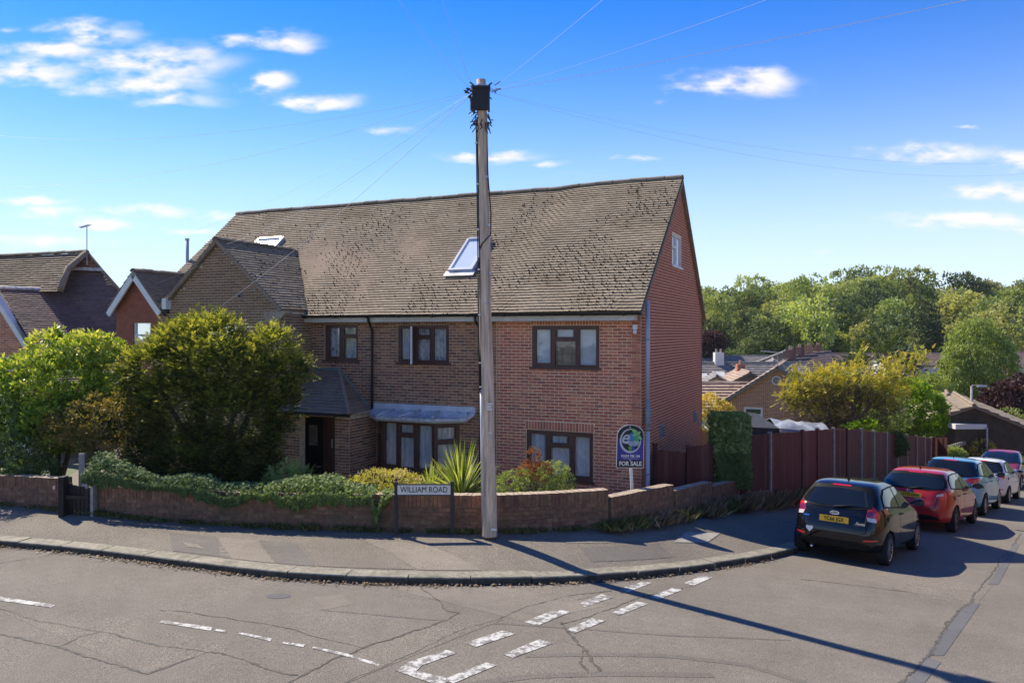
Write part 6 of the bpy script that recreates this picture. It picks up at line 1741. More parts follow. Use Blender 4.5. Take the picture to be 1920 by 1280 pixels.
mb = MB(); g_ = [P(163, 475, 30.6), P(131, 506, 30.6), P(188, 508, 30.6)]; mb.face(g_, .5); mb.face([p + Vector((0, .2, 0)) for p in g_][::-1], .5)
for i in range(3): a, b = g_[i], g_[(i + 1) % 3]; mb.face([a, b, b + Vector((0, .2, 0)), a + Vector((0, .2, 0))], .5)
gb = mb.build('gablet', M['mortar_old'], nb)
GFn = Fr(P(163, 506, 30.58), (-1, 0), (0, -1)); za = P(163, 475, 30.6).z; zb0 = P(160, 507, 30.6).z; wl = P(131, 506, 30.6).x - P(163, 506, 30.6).x; wr = P(188, 508, 30.6).x - P(163, 506, 30.6).x
brick_run(brick_rows(-wr, -wl, zb0, za, clip=lambda z: (-wr * (za - z) / (za - zb0) + .04, -wl * (za - z) / (za - zb0) - .04)), GFn.pt, M['brick_brown'], gb, 0)
mb = MB(); a, b = P(131, 506, 30.4), P(190, 508, 30.4); mb.hexa([a, b, b + Vector((0, .1, 0)), a + Vector((0, .1, 0)), a + Vector((0, 0, .12)), b + Vector((0, 0, .12)), b + Vector((0, .1, .12)), a + Vector((0, .1, .12))]); mb.build('flashing', M['lead'], nb)
mb = MB(); mb.tube([A_(113, 547) + UP * .05, A_(128, 506) + UP * .06, A_(163, 475) + UP * .05], .11, 8); mb.tube([g_[0] + UP * .05, P(190, 508, 30.6) + UP * .04, Cp_(240, 565) + UP * .05], .07, 8); mb.build('hip_tiles', M['tile_old'], nb, smooth_=True)
ridge_caps(nb, A_(-90, 486) + UP * .05, A_(163, 474) + UP * .05, M['tile_old'], r=.13, step=.35)
mb = MB(); mb.tube([Bp_(-6, 541) + UP * .03, Bp_(118, 546) + UP * .03], .08, 8); mb.build('valley_flashing', M['lead'], nb)
# barge board and the brick gable under it
GL = Fr(P(-60, 600, 27.6), (P(64, 652, 27.2) - P(-60, 600, 27.6)).xy, (0, -1)); dq = (P(64, 652, 27.2) - P(-60, 600, 27.6)); GL.n = Vector((dq.y, -dq.x, 0)).normalized()
if GL.n.y > 0: GL.n = -GL.n
q0, q1 = GL.px(-6, 541), GL.px(66, 654); lo_a, hi_a = GL.px(-90, 600)[0], q1[0] - .06; sl = (q1[1] - q0[1]) / (q1[0] - q0[0])
def nclip(z): return (lo_a, min(hi_a, q0[0] + (z - q0[1]) / sl - .1) if z > q1[1] else hi_a)
wn = (GL.px(-20, 680)[0], GL.px(28, 680)[0], GL.px(5, 692)[1], GL.px(5, 669)[1])
mb = MB(); zz = ZB
while zz < q0[1] + 1.6:
    l, h = nclip(zz + .05); 
    if h > l: holed(mb, GL, l, h, zz, zz + .1, [wn], -.2, 0)
    zz += .1
nw = mb.build('gable_wall', M['mortar'], nb, label='red brick gable under the white bargeboard')
brick_run(brick_rows(lo_a, hi_a, 1.2, q0[1] + 1.5, [wn], clip=nclip), GL.pt, M['brick_red'], nw, 120)
window(nb, GL, wn, [(.06, .6, .1, .9, CU), (.66, .95, .1, .9, None)], M['white'], flip=True, label='white window at the left edge')
rake(GL, q1[0] + .03, q1[1] - .03, q0[0] - .6, q0[1] - .6 * sl, .02, .28, .16, M['white'], 'bargeboard', nb)
mb = MB(); fbox(mb, GL, lo_a - 5, hi_a - .3, ZB, 3.2, -6, -.4); mb.build('back_wall', M['brick_brown'], nb)
# aerial
an = thing('tv_aerial', 'television aerial on a thin mast above the left roof', 'aerial', tuple(P(163, 500, 30.4)))
mb = MB(); mb.tube([P(163, 497, 30.4), P(163, 424, 30.4)], .018, 6); mb.build('mast', M['galv'], an)
mb = MB(); a, b = P(151, 427, 30.2), P(168, 422, 30.6); mb.tube([a, b], .022, 6)
for k in range(9):
    c = a.lerp(b, k / 8); mb.tube([c + Vector((-.02, -.14, .0)), c + Vector((.02, .14, .02))], .009, 4)
mb.build('antenna_rods', M['galv'], an)
wire(hd, P(163, 470, 30.4), .7, 'wire from the pole toward the aerial on the left roof')

# ------------------------------------------------------------------ houses in the valley
def far_house(name, label, px, py, Y, L, Wd, rise, yaw, wall, roofm, tw=.3, tg=.3, chim=(), wins=(), down=None, group=None, n_ind=0, skyl_=()):
    """px, py = the near end of the ridge (or its middle); yaw = direction of the ridge"""
    c = P(px, py, Y); r_ = Vector((math.cos(yaw), math.sin(yaw), 0)); k = Vector((-r_.y, r_.x, 0))
    if k.y > 0: k = -k              # k points to the camera side
    zg = float(terrain(c.x, c.y)) - .8
    t = thing(name, label, 'house', (c.x, c.y, zg + .8), group)
    ze_ = c.z - rise
    def q(a, b, z): return Vector((c.x, c.y, 0)) + r_ * a + k * b + Vector((0, 0, z))
    mb = MB(); h = L / 2; w = Wd / 2
    mb.hexa([q(-h, w, zg), q(h, w, zg), q(h, -w, zg), q(-h, -w, zg), q(-h, w, ze_), q(h, w, ze_), q(h, -w, ze_), q(-h, -w, ze_)], .5)
    for s in (-1, 1): mb.face([q(s * h, w, ze_), q(s * h, -w, ze_), q(s * h, 0, c.z - .03)], .5)
    wo = mb.build('wall', wall, t)
    ov = .25
    for s in (1, -1):
        kk = rise / w
        pl = [q(-h - ov, s * (w + ov), ze_ - ov * kk + .06), q(h + ov, s * (w + ov), ze_ - ov * kk + .06), q(h + ov, 0, c.z + .06), q(-h - ov, 0, c.z + .06)]
        tile_roof(t, pl, roofm, w=tw, g=tg, thick=.12, under=M['tile_dark'], kick=tg * .17, tth=tg * .13, jit=.012, n_ind=n_ind if s == 1 else 0)
    mb = MB(); mb.tube([q(-h - ov, 0, c.z + .08), q(h + ov, 0, c.z + .08)], .11, 6); mb.build('ridge', roofm, t)
    for (a, b, hh, m_) in chim:
        mb = MB(); p = q(a, b, 0); z1 = c.z + hh; mb.hexa([p + r_ * x * .35 + k * y * .28 + UP * z for z in (ze_, z1) for x, y in ((-1, 1), (1, 1), (1, -1), (-1, -1))]); ch = mb.build('chimney', m_, t)
        for x in (-.18, .18):
            mb = MB(); mb.tube([p + r_ * x + UP * z1, p + r_ * x + UP * (z1 + .28)], .08, 8); mb.build('chimney_pot', M['pantile'], ch)
    for (side, u0, u1, z0, z1, fm) in wins:     # side 'f' long front, '+' / '-' gable ends; z from the eaves
        fr_ = Fr(q(0, w, 0), r_, k) if side == 'f' else (Fr(q(h, 0, 0), k, r_) if side == '+' else Fr(q(-h, 0, 0), k, -r_))
        mb = MB(); holed(mb, fr_, u0, u1, ze_ + z0, ze_ + z1, [(u0 + .09, u1 - .09, ze_ + z0 + .09, ze_ + z1 - .09)], .0, .06); wf = mb.build('window', fm, t)
        g = MB(); g.face([fr_.pt(u0 + .09, ze_ + z0 + .09, .02), fr_.pt(u1 - .09, ze_ + z0 + .09, .02), fr_.pt(u1 - .09, ze_ + z1 - .09, .02), fr_.pt(u0 + .09, ze_ + z1 - .09, .02)], .5); g.build('pane', M['pane_far'], wf)
        mb = MB(); um = (u0 + u1) / 2; fbox(mb, fr_, um - .03, um + .03, ze_ + z0 + .09, ze_ + z1 - .09, .02, .055); mb.build('glazing_bar', fm, wf)
    for (u, v) in skyl_:
        kk = rise / w; n_ = (k * kk + UP).normalized(); up_ = (-k + UP * kk).normalized(); c0_ = q(u, w - v, ze_ + v * kk + .16); mb = MB()
        mb.hexa([c0_ + r_ * x + up_ * y + n_ * z for z in (0, .08) for x, y in ((-.35, -.5), (.35, -.5), (.35, .5), (-.35, .5))]); mb.build('roof_window', M['white'], t)
    return t, q
M['pane_far'] = material('far_window_glass', [(.03, .035, .045)], var=0, rough=.08, spec=.8)
PI = math.pi
# brick bungalow whose gable faces the street
c = P(1458, 690, 44)
BG = Fr(c, (-.93, .37), (-.37, -.93)); 
bung = thing('brick_bungalow', 'orange brick bungalow gable behind the fence, with a white framed window', 'house', (c.x, c.y, -6))
aL, zL = BG.px(1352, 756); aR, zz_ = -aL * 1.0, 0; zA = c.z
wr_ = rect_px(BG, 1395, 1430, 763, 800)
mb = MB(); holed(mb, BG, -5.6, aL - .25, -7, zL, [wr_], -.25, 0); zq = zL
def bclip(z): return (-(aL - .25) * (zA - z) / (zA - zL) - 0.0, (aL - .25) * (zA - z) / (zA - zL)) if z > zL else (-5.6, aL - .25)
while zq < zA - .1:
    l, h = bclip(zq + .06); fbox(mb, BG, l, h, zq, zq + .12, -.25, 0); zq += .12
bwl = mb.build('gable_wall', M['mortar'], bung)
brick_run(brick_rows(-5.6, aL - .25, -4.2, zA - .12, [wr_], clip=bclip), BG.pt, M['brick_far'], bwl, 300)
window(bung, BG, wr_, [(.1, .9, .1, .34, None), (.1, .9, .44, .95, None)], M['white'], glassm=M['pane_far'])
for s in (1, -1):
    pts = [BG.pt(s * aL, zL, .25), BG.pt(0, zA, .25), BG.pt(0, zA, -9), BG.pt(s * aL, zL, -9)]
    tile_roof(bung, [p + UP * .1 for p in pts], M['pantile'], w=.3, g=.32, under=M['tile_dark'], kick=.06, tth=.04)
rake(BG, aL, zL + .05, 0, zA + .1, .0, .27, .14, M['tile_old'], 'verge', bung); rake(BG, -aL, zL + .05, 0, zA + .1, .0, .27, .14, M['tile_old'], 'verge', bung)
a, b = BG.px(1456, 713); mb = MB(); mb.tube([BG.pt(a, b, 0), BG.pt(a, b, .08)], .26, 16); v = mb.build('round_vent', M['white'], bung); mb = MB(); mb.tube([BG.pt(a, b, .08), BG.pt(a, b, .1)], .19, 12); mb.build('louvre', M['slate'], v)
mb = MB(); mb.tube([BG.pt(0, zA, .1), BG.pt(0, zA + .9, .1)], .02, 5); mb.tube([BG.pt(-.3, zA + .85, .1), BG.pt(.9, zA + .95, .1)], .02, 5); mb.build('aerial', M['galv'], bung)
# its wing with brown pantiles
R0, R1 = P(1290, 716, 49), P(1404, 718, 49); E0, E1 = P(1290, 782, 45.5), P(1372, 782, 45.5)
t = thing('pantiled_wing', 'brown pantiled lower roof between the house and the brick bungalow', 'house', (R0.x, R0.y, -6.5))
tile_roof(t, [E0, E1 + Vector((1.2, 0, 0)), R1, R0], M['pantile'], w=.30, g=.34, n_ind=200, under=M['tile_dark'], kick=.08, tth=.05)
ridge_caps(t, R0, R1, M['pantile'], r=.15, step=.4)
mb = MB(); mb.box((E0.x, 45.9, -7), (E1.x + .6, 49, E0.z)); mb.build('wall', M['brick_far'], t)

far_house('terraced_house', 'long grey roofed terrace with small roof windows left of the bungalow', 1392, 682, 62, 9.5, 8, 2.6, .05, M['render'], M['slate'], chim=((-1.9, 0, .9, M['render']),), skyl_=((-3.6, 2.2), (-2.2, 2.4)))
far_house('dormer_house', 'white gable peeping over the pantiles beside the house wall', 1341, 703, 56, 4.5, 3.2, .9, PI / 2 - .2, M['render'], M['slate'])
far_house('hipped_house', 'small orange roofed gable with a chimney just left of the bungalow roof', 1393, 696, 58, 5, 4.2, 1.1, PI / 2 - .1, M['pantile'], M['pantile'], chim=((1.0, 0, .5, M['brick_far']),))
far_house('gabled_house', 'pale grey gable end in the middle of the valley houses', 1471, 659, 95, 10, 13, 2.7, PI / 2 - .35, M['slate'], M['slate'])
far_house('gabled_house', 'low grey gable in front of the large pale gable', 1450, 675, 82, 8, 8, 1.9, PI / 2 - .3, M['slate'], M['slate'])
for k, (x, y, Y) in enumerate([(1492, 675, 66), (1508, 668, 74), (1524, 663, 82), (1540, 661, 90)]):
    far_house('terraced_house', ['brown terrace roof nearest the bungalow ridge', 'second brown terrace roof of the row with chimneys', 'third brown terrace roof, with a brick chimney', 'farthest brown terrace roof of the stepped row'][k], x, y, Y, 5.2, 9, 2.8, PI / 2 - .75, M['brick_far'], M['tile_purple'], chim=((-1, 0, .9, M['brick_brown']),), group='stepped terrace row in the valley')
far_house('long_roof_house', 'long dark roofed building low in the valley', 1440, 668, 104, 22, 7, 1.6, .05, M['brick_brown'], M['slate'])
far_house('white_house', 'white walled house under dark roof right of the terrace chimneys', 1580, 664, 92, 9, 6, 1.2, .05, M['render'], M['tile_purple'])
far_house('white_house', 'white house with a black window between the golden conifer and the birch', 1728, 664, 80, 8.5, 6, 1.0, -.15, M['render'], M['tile_purple'], wins=(('f', .4, 1.9, -1.6, -.5, M['black']), ('f', -3.4, -2.2, -4.2, -3.1, M['white'])))
mb = MB(); p = P(1735, 703, 77); mb.box((p.x - 2.2, 75, p.z - 4), (p.x + 2.6, 78, p.z - .3)); mb.box((p.x - 2.6, 74.7, p.z - .3), (p.x + 2.8, 78, p.z)); o = mb.build('flat_roof_shed', M['concrete'], None); tag(o, 'grey flat roofed extension below the white house', 'shed')
far_house('brick_house', 'pale brick house with chimney at the right edge of the valley', 1925, 700, 70, 7, 6, 1.0, .1, M['pantile'], M['pantile'], chim=((-1.6, 0, .8, M['brick_brown']),), wins=(('f', -2, -.9, -1.7, -.6, M['white']),))
far_house('long_roof_house', 'brown roofed house near the right edge behind the birch', 1895, 661, 98, 10, 7, 1.6, .0, M['render'], M['tile_purple'], wins=(('f', -1, .4, -1.4, -.4, M['white']),))
far_house('grey_roof_house', 'pale roofed low building at the right edge beside the hedge', 1925, 790, 50, 7, 5, 1.6, .5, M['brownwall'], M['slate'])
# dark timber building with a sunlit roof
dk, q_ = far_house('timber_building', 'dark brown gabled building with a white edged porch by the lamp post', 1806, 749, 46, 9, 7.2, 1.55, 1.16, M['brownwall'], M['tile_old'], tw=.5, tg=.5)
mb = MB(); a, b = P(1774, 797, 42.5), P(1842, 801, 42.0); mb.box((a.x, 41.6, a.z - .1), (b.x, 44, a.z + .16)); mb.build('porch_fascia', M['white'], dk)
mb = MB(); mb.box((a.x + .1, 41.8, -8), (b.x - .1, 44, a.z - .11)); mb.build('porch_wall', M['brownwall'], dk); mb = MB(); mb.tube([Vector((b.x - .05, 41.5, a.z)), Vector((b.x - .05, 41.5, -7))], .05, 6); mb.build('downpipe', M['galv'], dk)
far_house('timber_building', 'small brown roof peeping out behind the bright green tree', 1775, 737, 52, 5, 5, 1.4, 1.1, M['brownwall'], M['tile_old'], tw=.5, tg=.5)

# objects in the back garden
mb = MB(); a, b = P(1398, 785, 27), P(1462, 790, 27); z0 = -3.4
mb.hexa([Vector((a.x, 27, z0)), Vector((b.x, 27, z0)), Vector((b.x, 30, z0)), Vector((a.x, 30, z0)), Vector((a.x, 27, P(0, 800, 27).z)), Vector((b.x, 27, P(0, 803, 27).z)), Vector((b.x, 29.6, b.z + .02)), Vector((a.x, 29.6, a.z + .05))]); o = mb.build('garden_shed', M['felt'], None); tag(o, 'low garden shed with dark felt roof behind the ivy column', 'shed')
tp = thing('covered_trailer', 'pale box under a crumpled silver tarpaulin behind the fence', 'trailer', tuple(P(1500, 812, 27.5)))
a, b = P(1462, 800, 27.5), P(1562, 808, 28.0); mb = MB(); mb.hexa([Vector((a.x, 27.5, -3.0)), Vector((b.x, 28, -3.0)), Vector((b.x, 30, -3.0)), Vector((a.x, 29.6, -3.0)), Vector((a.x, 27.5, P(0, 802, 27.5).z)), Vector((b.x, 28, P(0, 810, 28).z)), Vector((b.x, 30, P(0, 810, 28).z)), Vector((a.x, 29.6, P(0, 802, 27.5).z))]); mb.build('box_body', M['cream'], tp)
G = np.zeros((16, 8, 3))
for i in range(16):
    for j in range(8):
        f, g = i / 15, j / 7; x = a.x - .05 + (b.x - a.x) * f; z = P(0, 801 + 8 * f, 27.6).z + .02 + .13 * (1 - (2 * g - 1) ** 2) * (1 - .5 * f) + .16 * mnoise.noise(Vector((i * .45, j * .5, 2))) * (0 < j < 7); G[i, j] = (x, 27.42 + 2.3 * g + .5 * f, z - (.12 if j in (0, 7) else 0))
grid_obj('tarpaulin', G, M['tarp'], tp)
wa = thing('rotary_airer', 'green rotary clothes airer beside the end of the house', 'clothes airer', tuple(P(1338, 830, 25)))
c_ = P(1335, 803, 25); M['green'] = material('green_line', [(.10, .42, .32), (.2, .5, .4)], var=0)
mb = MB(); mb.tube([c_ - UP * 1.8, c_ + UP * .05], .025, 6); mb.build('mast', M['white'], wa)
for k in range(4):
    a_ = k * PI / 2 + .5; d = Vector((math.cos(a_), math.sin(a_), .28)); mb = MB(); mb.tube([c_ - UP * .1, c_ + d * 1.0], .016, 5); mb.build('arm', M['white'], wa)
mb = MB()
for r__ in (.35, .5, .65, .8, .95):
    for k in range(4):
        a1, a2 = k * PI / 2 + .5, (k + 1) * PI / 2 + .5; mb.tube([c_ - UP * .1 + Vector((math.cos(a), math.sin(a), .28)) * r__ + UP * .1 for a in (a1, a2)], .008, 4)
o = mb.build('line', M['green'], wa)

# lamp post
lp = thing('lamp_post', 'pale concrete street lamp post beyond the parked cars', 'lamp post', tuple(P(1820, 866, 46)))
mb = MB(); a, b = P(1820.5, 872, 46), P(1822, 724, 46); mb.tube([a, a.lerp(b, .25), a.lerp(b, .26), b], [.14, .12, .09, .07], 10); mb.build('post', M['concrete'], lp, smooth_=True)
mb = MB(); mb.tube([b, b + Vector((.05, 0, .06)), P(1842, 722, 46)], .035, 6); mb.build('arm', M['concrete'], lp)
mb = MB(); e = P(1843, 722.5, 46); mb.box(e + Vector((-.3, -.1, -.08)), e + Vector((.2, .1, .0))); mb.build('lantern', M['pipe'], lp)
# front walls, piers and rail of the houses down the street
def at_px(px, py, Y): return P(px, py, Y)
fw = thing('low_garden_wall', 'low brick wall with white capped rail beyond the red fence end', 'wall', tuple(P(1800, 860, 40))); fw['kind'] = 'thing'
mb = MB(); a, b = P(1774, 868, 40), P(1828, 866, 43); z1 = P(0, 837, 41).z
mb.hexa([Vector((a.x, 40, -8)), Vector((b.x, 43, -8)), Vector((b.x, 43.2, -8)), Vector((a.x, 40.2, -8)), Vector((a.x, 40, z1)), Vector((b.x, 43, z1)), Vector((b.x, 43.2, z1)), Vector((a.x, 40.2, z1))]); mb.build('wall_core', M['brick_brown'], fw)
for k in range(14):
    f = (k + .5) / 14; c = Vector((a.x + (b.x - a.x) * f, 40 + 3 * f - .03, z1 + .1)); mb = MB(); mb.box(c - Vector((.05, .05, .1)), c + Vector((.05, .05, .08))); mb.build('capping', M['concrete'], fw)
for (px, top, w, Y, lb) in ((1872, 836, 17, 47, 'brick gate pier with pale cap left of the yellow shrub'), (1908, 832, 24, 44, 'broad brick gate pier at the right edge of the picture')):
    a = P(px, 880, Y); zt = P(px, top, Y).z; hw = w / 2 * Y / F; t = thing('gate_pier', lb, 'gate pier', (a.x, Y, -7)); mb = MB(); mb.box((a.x - hw, Y, -8), (a.x + hw, Y + 2 * hw, zt)); mb.build('pier', M['brick_brown'], t); mb = MB(); mb.box((a.x - hw - .05, Y - .05, zt), (a.x + hw + .05, Y + 2 * hw + .05, zt + .09)); mb.build('cap', M['concrete'], t)
mb = MB(); a, b = P(1840, 845, 46), P(1868, 847, 47.5)
for f in (0, .35): mb.tube([a - UP * f, b - UP * f], .03, 5)
o = mb.build('hand_rail', M['white'], None); tag(o, 'short white rail left of the gate pier down the street', 'rail')

# ------------------------------------------------------------------ garden trees on the right
YC = 32.0
gb_ = [bl(1500, 745, YC, 34, 12), bl(1555, 752, YC, 50, 12), bl(1520, 722, YC, 46, 11), bl(1590, 726, YC, 60, 14), bl(1650, 735, YC, 44, 16), bl(1500, 704, YC, 22, 7), bl(1560, 702, YC, 44, 8), bl(1630, 706, YC, 46, 10), bl(1680, 712, YC, 30, 14), bl(1680, 690, YC, 26, 9), bl(1705, 676, YC, 22, 6), bl(1728, 664, YC, 16, 4), bl(1610, 690, YC + .4, 7, 8), bl(1612, 664, YC, 8, 5), bl(1640, 676, YC, 8, 5)]
db = [bl(1530, 765, YC, 52, 32), bl(1590, 762, YC, 62, 34), bl(1640, 770, YC, 40, 28), bl(1560, 745, YC, 60, 20)]
mb = MB(); b_ = P(1575, 850, YC); limbs(mb, b_, [P(1520, 745, YC), P(1580, 720, YC), P(1640, 720, YC), P(1715, 680, YC), P(1625, 690, YC), P(1480, 740, YC), P(1550, 770, YC - .6)], .12, .3)
limbs(mb, P(1620, 740, YC), [P(1642, 665, YC), P(1600, 690, YC)], .05)
plant('golden_conifer', 'golden conifer with bare grey twigs beneath, leaning out behind the fence', 'tree', b_, foliage(gb_, 820, 22, .30, .15, .034, droop=.05, inner=.35, up=.02, sprays=True, tip=.6, zcol=.1), M['gold'], mb, M['bark_pale'],
      extra=[('dead_twigs', foliage(db, 1100, 12, .34, .38, .016, inner=.7, sprays=True, tip=.2), M['dead'])])
Yb = 39.0
plant('bright_green_tree', 'rounded bright lime green tree to the right of the golden conifer', 'tree', P(1700, 850, Yb), foliage([bl(1700, 765, Yb, 62, 48), bl(1660, 775, Yb, 45, 40), bl(1740, 775, Yb, 30, 34), bl(1690, 735, Yb, 46, 26), bl(1715, 800, Yb, 48, 26)], 900, 18, .26, .17, .06, up=-.1, zcol=.5, inner=.3), M['lime'], (lambda m: (limbs(m, P(1700, 870, Yb), [P(1680, 780, Yb), P(1720, 780, Yb), P(1700, 740, Yb)], .1), m)[1])(MB()))
plant('grey_shrub', 'greyish green shrub in front of the bright green tree, above the fence', 'shrub', P(1655, 840, 34), foliage([bl(1655, 770, 34, 32, 30), bl(1672, 790, 34, 28, 20), bl(1640, 795, 34, 28, 16)], 260, 16, .2, .11, .05, zcol=.3), M['nandina'], None)
plant('green_bush', 'low bright bush showing just over the fence posts', 'bush', P(1625, 830, 30), foliage([bl(1625, 800, 30, 18, 12), bl(1600, 802, 30, 18, 8)], 80, 14, .16, .10, .05, zcol=.3), M['lime'], None)
plant('yellow_bush', 'yellow bush with pink tips between the house and the brick bungalow', 'bush', P(1340, 810, 29), foliage([bl(1328, 765, 29, 24, 24), bl(1350, 775, 29, 22, 20), bl(1340, 790, 29, 30, 16)], 260, 16, .17, .09, .05, zcol=.4), M['yellowbush'], None)
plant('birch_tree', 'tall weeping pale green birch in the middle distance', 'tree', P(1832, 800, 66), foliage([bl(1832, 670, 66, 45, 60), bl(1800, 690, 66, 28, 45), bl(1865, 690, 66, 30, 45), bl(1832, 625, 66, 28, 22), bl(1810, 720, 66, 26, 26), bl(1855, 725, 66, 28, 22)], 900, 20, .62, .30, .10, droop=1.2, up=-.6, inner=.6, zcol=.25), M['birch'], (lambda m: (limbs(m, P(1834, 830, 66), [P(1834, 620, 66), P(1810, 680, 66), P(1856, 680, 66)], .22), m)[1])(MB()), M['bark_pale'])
plant('purple_tree', 'dark purple leaved tree at the right edge', 'tree', P(1900, 830, 58), foliage([bl(1890, 755, 58, 42, 34), bl(1930, 745, 58, 45, 38), bl(1860, 765, 58, 20, 20)], 420, 18, .5, .28, .14, zcol=.2), M['purple'], (lambda m: (limbs(m, P(1895, 840, 58), [P(1895, 760, 58), P(1920, 750, 58)], .2), m)[1])(MB()))
plant('copper_beech', 'dark copper leaved tree beside the rear corner of the house', 'tree', P(1325, 700, 105), foliage([bl(1322, 655, 105, 26, 26), bl(1335, 640, 105, 12, 12)], 300, 16, .9, .45, .2, zcol=.2), M['purple'], None)
plant('dark_conifer', 'dark green conifer rising behind the golden conifer', 'tree', P(1650, 740, 74), foliage([bl(1650, 680, 74, 52, 50), bl(1620, 700, 74, 40, 36), bl(1690, 695, 74, 36, 30), bl(1640, 640, 74, 20, 26)], 500, 18, .8, .36, .12, droop=.4, sprays=True), M['hill3'], None)
plant('pale_shrub', 'loose pale green shrub below the white house', 'shrub', P(1735, 770, 55), foliage([bl(1740, 725, 55, 34, 20), bl(1760, 740, 55, 30, 14)], 220, 14, .4, .22, .09), M['birch'], None)
for k, (x, y, Y, rx, rz, m_, lb) in enumerate([(1838, 838, 42, 26, 16, 'yellowbush', 'yellow green shrub at the foot of the lamp post'), (1895, 800, 49, 30, 34, 'nandina', 'tall green hedge shrub right of the dark building'), (1905, 830, 47, 16, 12, 'yellowbush', 'small yellow shrub by the right hand gate pier'),
                                              (1790, 850, 39.5, 14, 8, 'nandina', 'small weedy shrub at the end of the red fence'), (1680, 830, 0, 16, 22, 'ivy', 'dark creeper climbing the far part of the board fence')]):
    if Y == 0: q = fence_at(1681); Y = q.y - .15
    plant('street_shrub', lb, 'shrub', P(x, y + rz, Y), foliage([bl(x, y, Y, rx, rz, rx * (1 if k != 4 else .35)), bl(x + rx * .6, y + rz * .3, Y, rx * .6, rz * .6)], 220, 14, .14 if k == 4 else .2, .09, .05, zcol=.3), M[m_], None)
for k, (x, y) in enumerate([(1862, 826), (1874, 822)]):
    p = P(x, y, 46); mb = MB(); mb.tube([p - UP * .5, p + UP * .1, p + UP * .35], [.16, .22, .05], 8); o = mb.build('planter', M['black'], None, smooth_=True); tag(o, ['left dark round planter on the rail down the street', 'right dark round planter beside the gate pier'][k], 'planter')

# ------------------------------------------------------------------ wood on the hill
protos = []
for k in range(7):
    r2 = random.Random(k + 5); bs_ = [(r2.uniform(-.55, .55), r2.uniform(-.55, .55), r2.uniform(.7, 1.9), r2.uniform(.35, .6), r2.uniform(.35, .6), r2.uniform(.3, .55)) for _ in range(8)] + [(0, 0, 1.2, .7, .7, .75)]
    if k == 6: bs_ = [(0, 0, .6 + .35 * i, .55 - .08 * i, .55 - .08 * i, .3) for i in range(6)]
    lf = foliage(bs_, 260, 13, .22, .115, .07, inner=.3, zcol=.35, up=.2)
    mm_ = []
    for key in ('hill1', 'hill2', 'hill3', 'hill4'): mm_.append(np_mesh('crown', lf[0], lf[1], M[key], lf[2]))
    mb = MB(); limbs(mb, (0, 0, -.9), [(0, 0, 1.4), (.3, .1, 1.2), (-.3, -.1, 1.2)], .07); protos.append((mm_, mb.mesh('trunk', M['bark'])))
KL = ['mid green broadleaf tree in the wood covering the far hillside', 'pale green broadleaf tree in the wood covering the far hillside', 'dark green tree in the wood covering the far hillside', 'yellowish green tree in the wood covering the far hillside']
def hill_tree(x, y, s, kind, col, label=None, sz=1.0):
    z = float(terrain(x, y)); t = bpy.data.objects.new('hill_tree', None); t.location = (x, y, z + .7 * s); t.rotation_euler = (0, 0, rnd.uniform(0, 6.28)); t.scale = (s, s, s * sz); t.empty_display_size = .1; COL.objects.link(t)
    px_ = CX + F * x / y; zn = 'beside the house gable' if px_ < 1395 else 'above the terrace chimneys' if px_ < 1540 else 'above the golden conifer' if px_ < 1690 else 'above the birch' if px_ < 1850 else 'by the right edge'
    rw = 'along the foot of the wood' if y < 153 else 'halfway up the wooded hill' if y < 195 else 'on the skyline of the wooded hill'
    tag(t, label or ('%s tree %s, %s' % (('mid green broadleaf', 'pale green broadleaf', 'dark green', 'yellowish green')[col], rw, zn)), 'tree', 'trees of the wood on the far hillside')
    for nm, me in (('crown', protos[kind][0][col]), ('trunk', protos[kind][1])):
        o = bpy.data.objects.new(nm, me); o.parent = t; COL.objects.link(o)
for row, (Y0, n) in enumerate([(132, 26), (146, 29), (160, 31), (174, 33), (188, 34), (202, 36), (216, 38), (228, 42)]):
    for i in range(n):
        px = 1290 + (1960 - 1290) * (i + rnd.uniform(.1, .9)) / n; Y = Y0 + rnd.uniform(-6, 6); x = (px - CX) / F * Y
        if row < 2 and 1690 < px < 1790 and rnd.random() < .6: continue
        s = rnd.choice((rnd.uniform(2.6, 3.8), rnd.uniform(3.8, 5.6))) * (1.0 if row > 3 else .88) * (1.12 if row == 7 and 1560 < px < 1700 else 1); col = rnd.choices((0, 1, 2, 3), (.42, .18, .3, .10) if row < 5 else (.45, .3, .1, .15))[0]
        hill_tree(x, Y, s, rnd.randrange(6), col, sz=rnd.uniform(.9, 1.25))
for (px, Y, s, k, c_, lb) in ((1738, 136, 4.2, 6, 2, 'slim dark pointed conifer standing alone on the open slope'), (1412, 230, 5.2, 1, 1, 'pale airy tree on the skyline near the left end of the wood'), (1655, 236, 5.6, 2, 1, 'thin pale tree sticking up from the skyline above the slope')):
    hill_tree((px - CX) / F * Y, Y, s, k, c_, lb, 1.35)
# low scrub and garden hedges at the foot of the hill
V_ = []
for k in range(60):
    Y = rnd.uniform(108, 134); px = rnd.uniform(1300, 1950); x = (px - CX) / F * Y; V_.append((x, Y, float(terrain(x, Y)) + .6, rnd.uniform(1.2, 3), rnd.uniform(1.2, 3), rnd.uniform(.8, 1.8)))
lf = foliage(V_, 2600, 12, .5, .4, .22, zcol=.2); np_obj('scrub', lf[0], lf[1], M['hill4'], lf[2], kind='stuff')

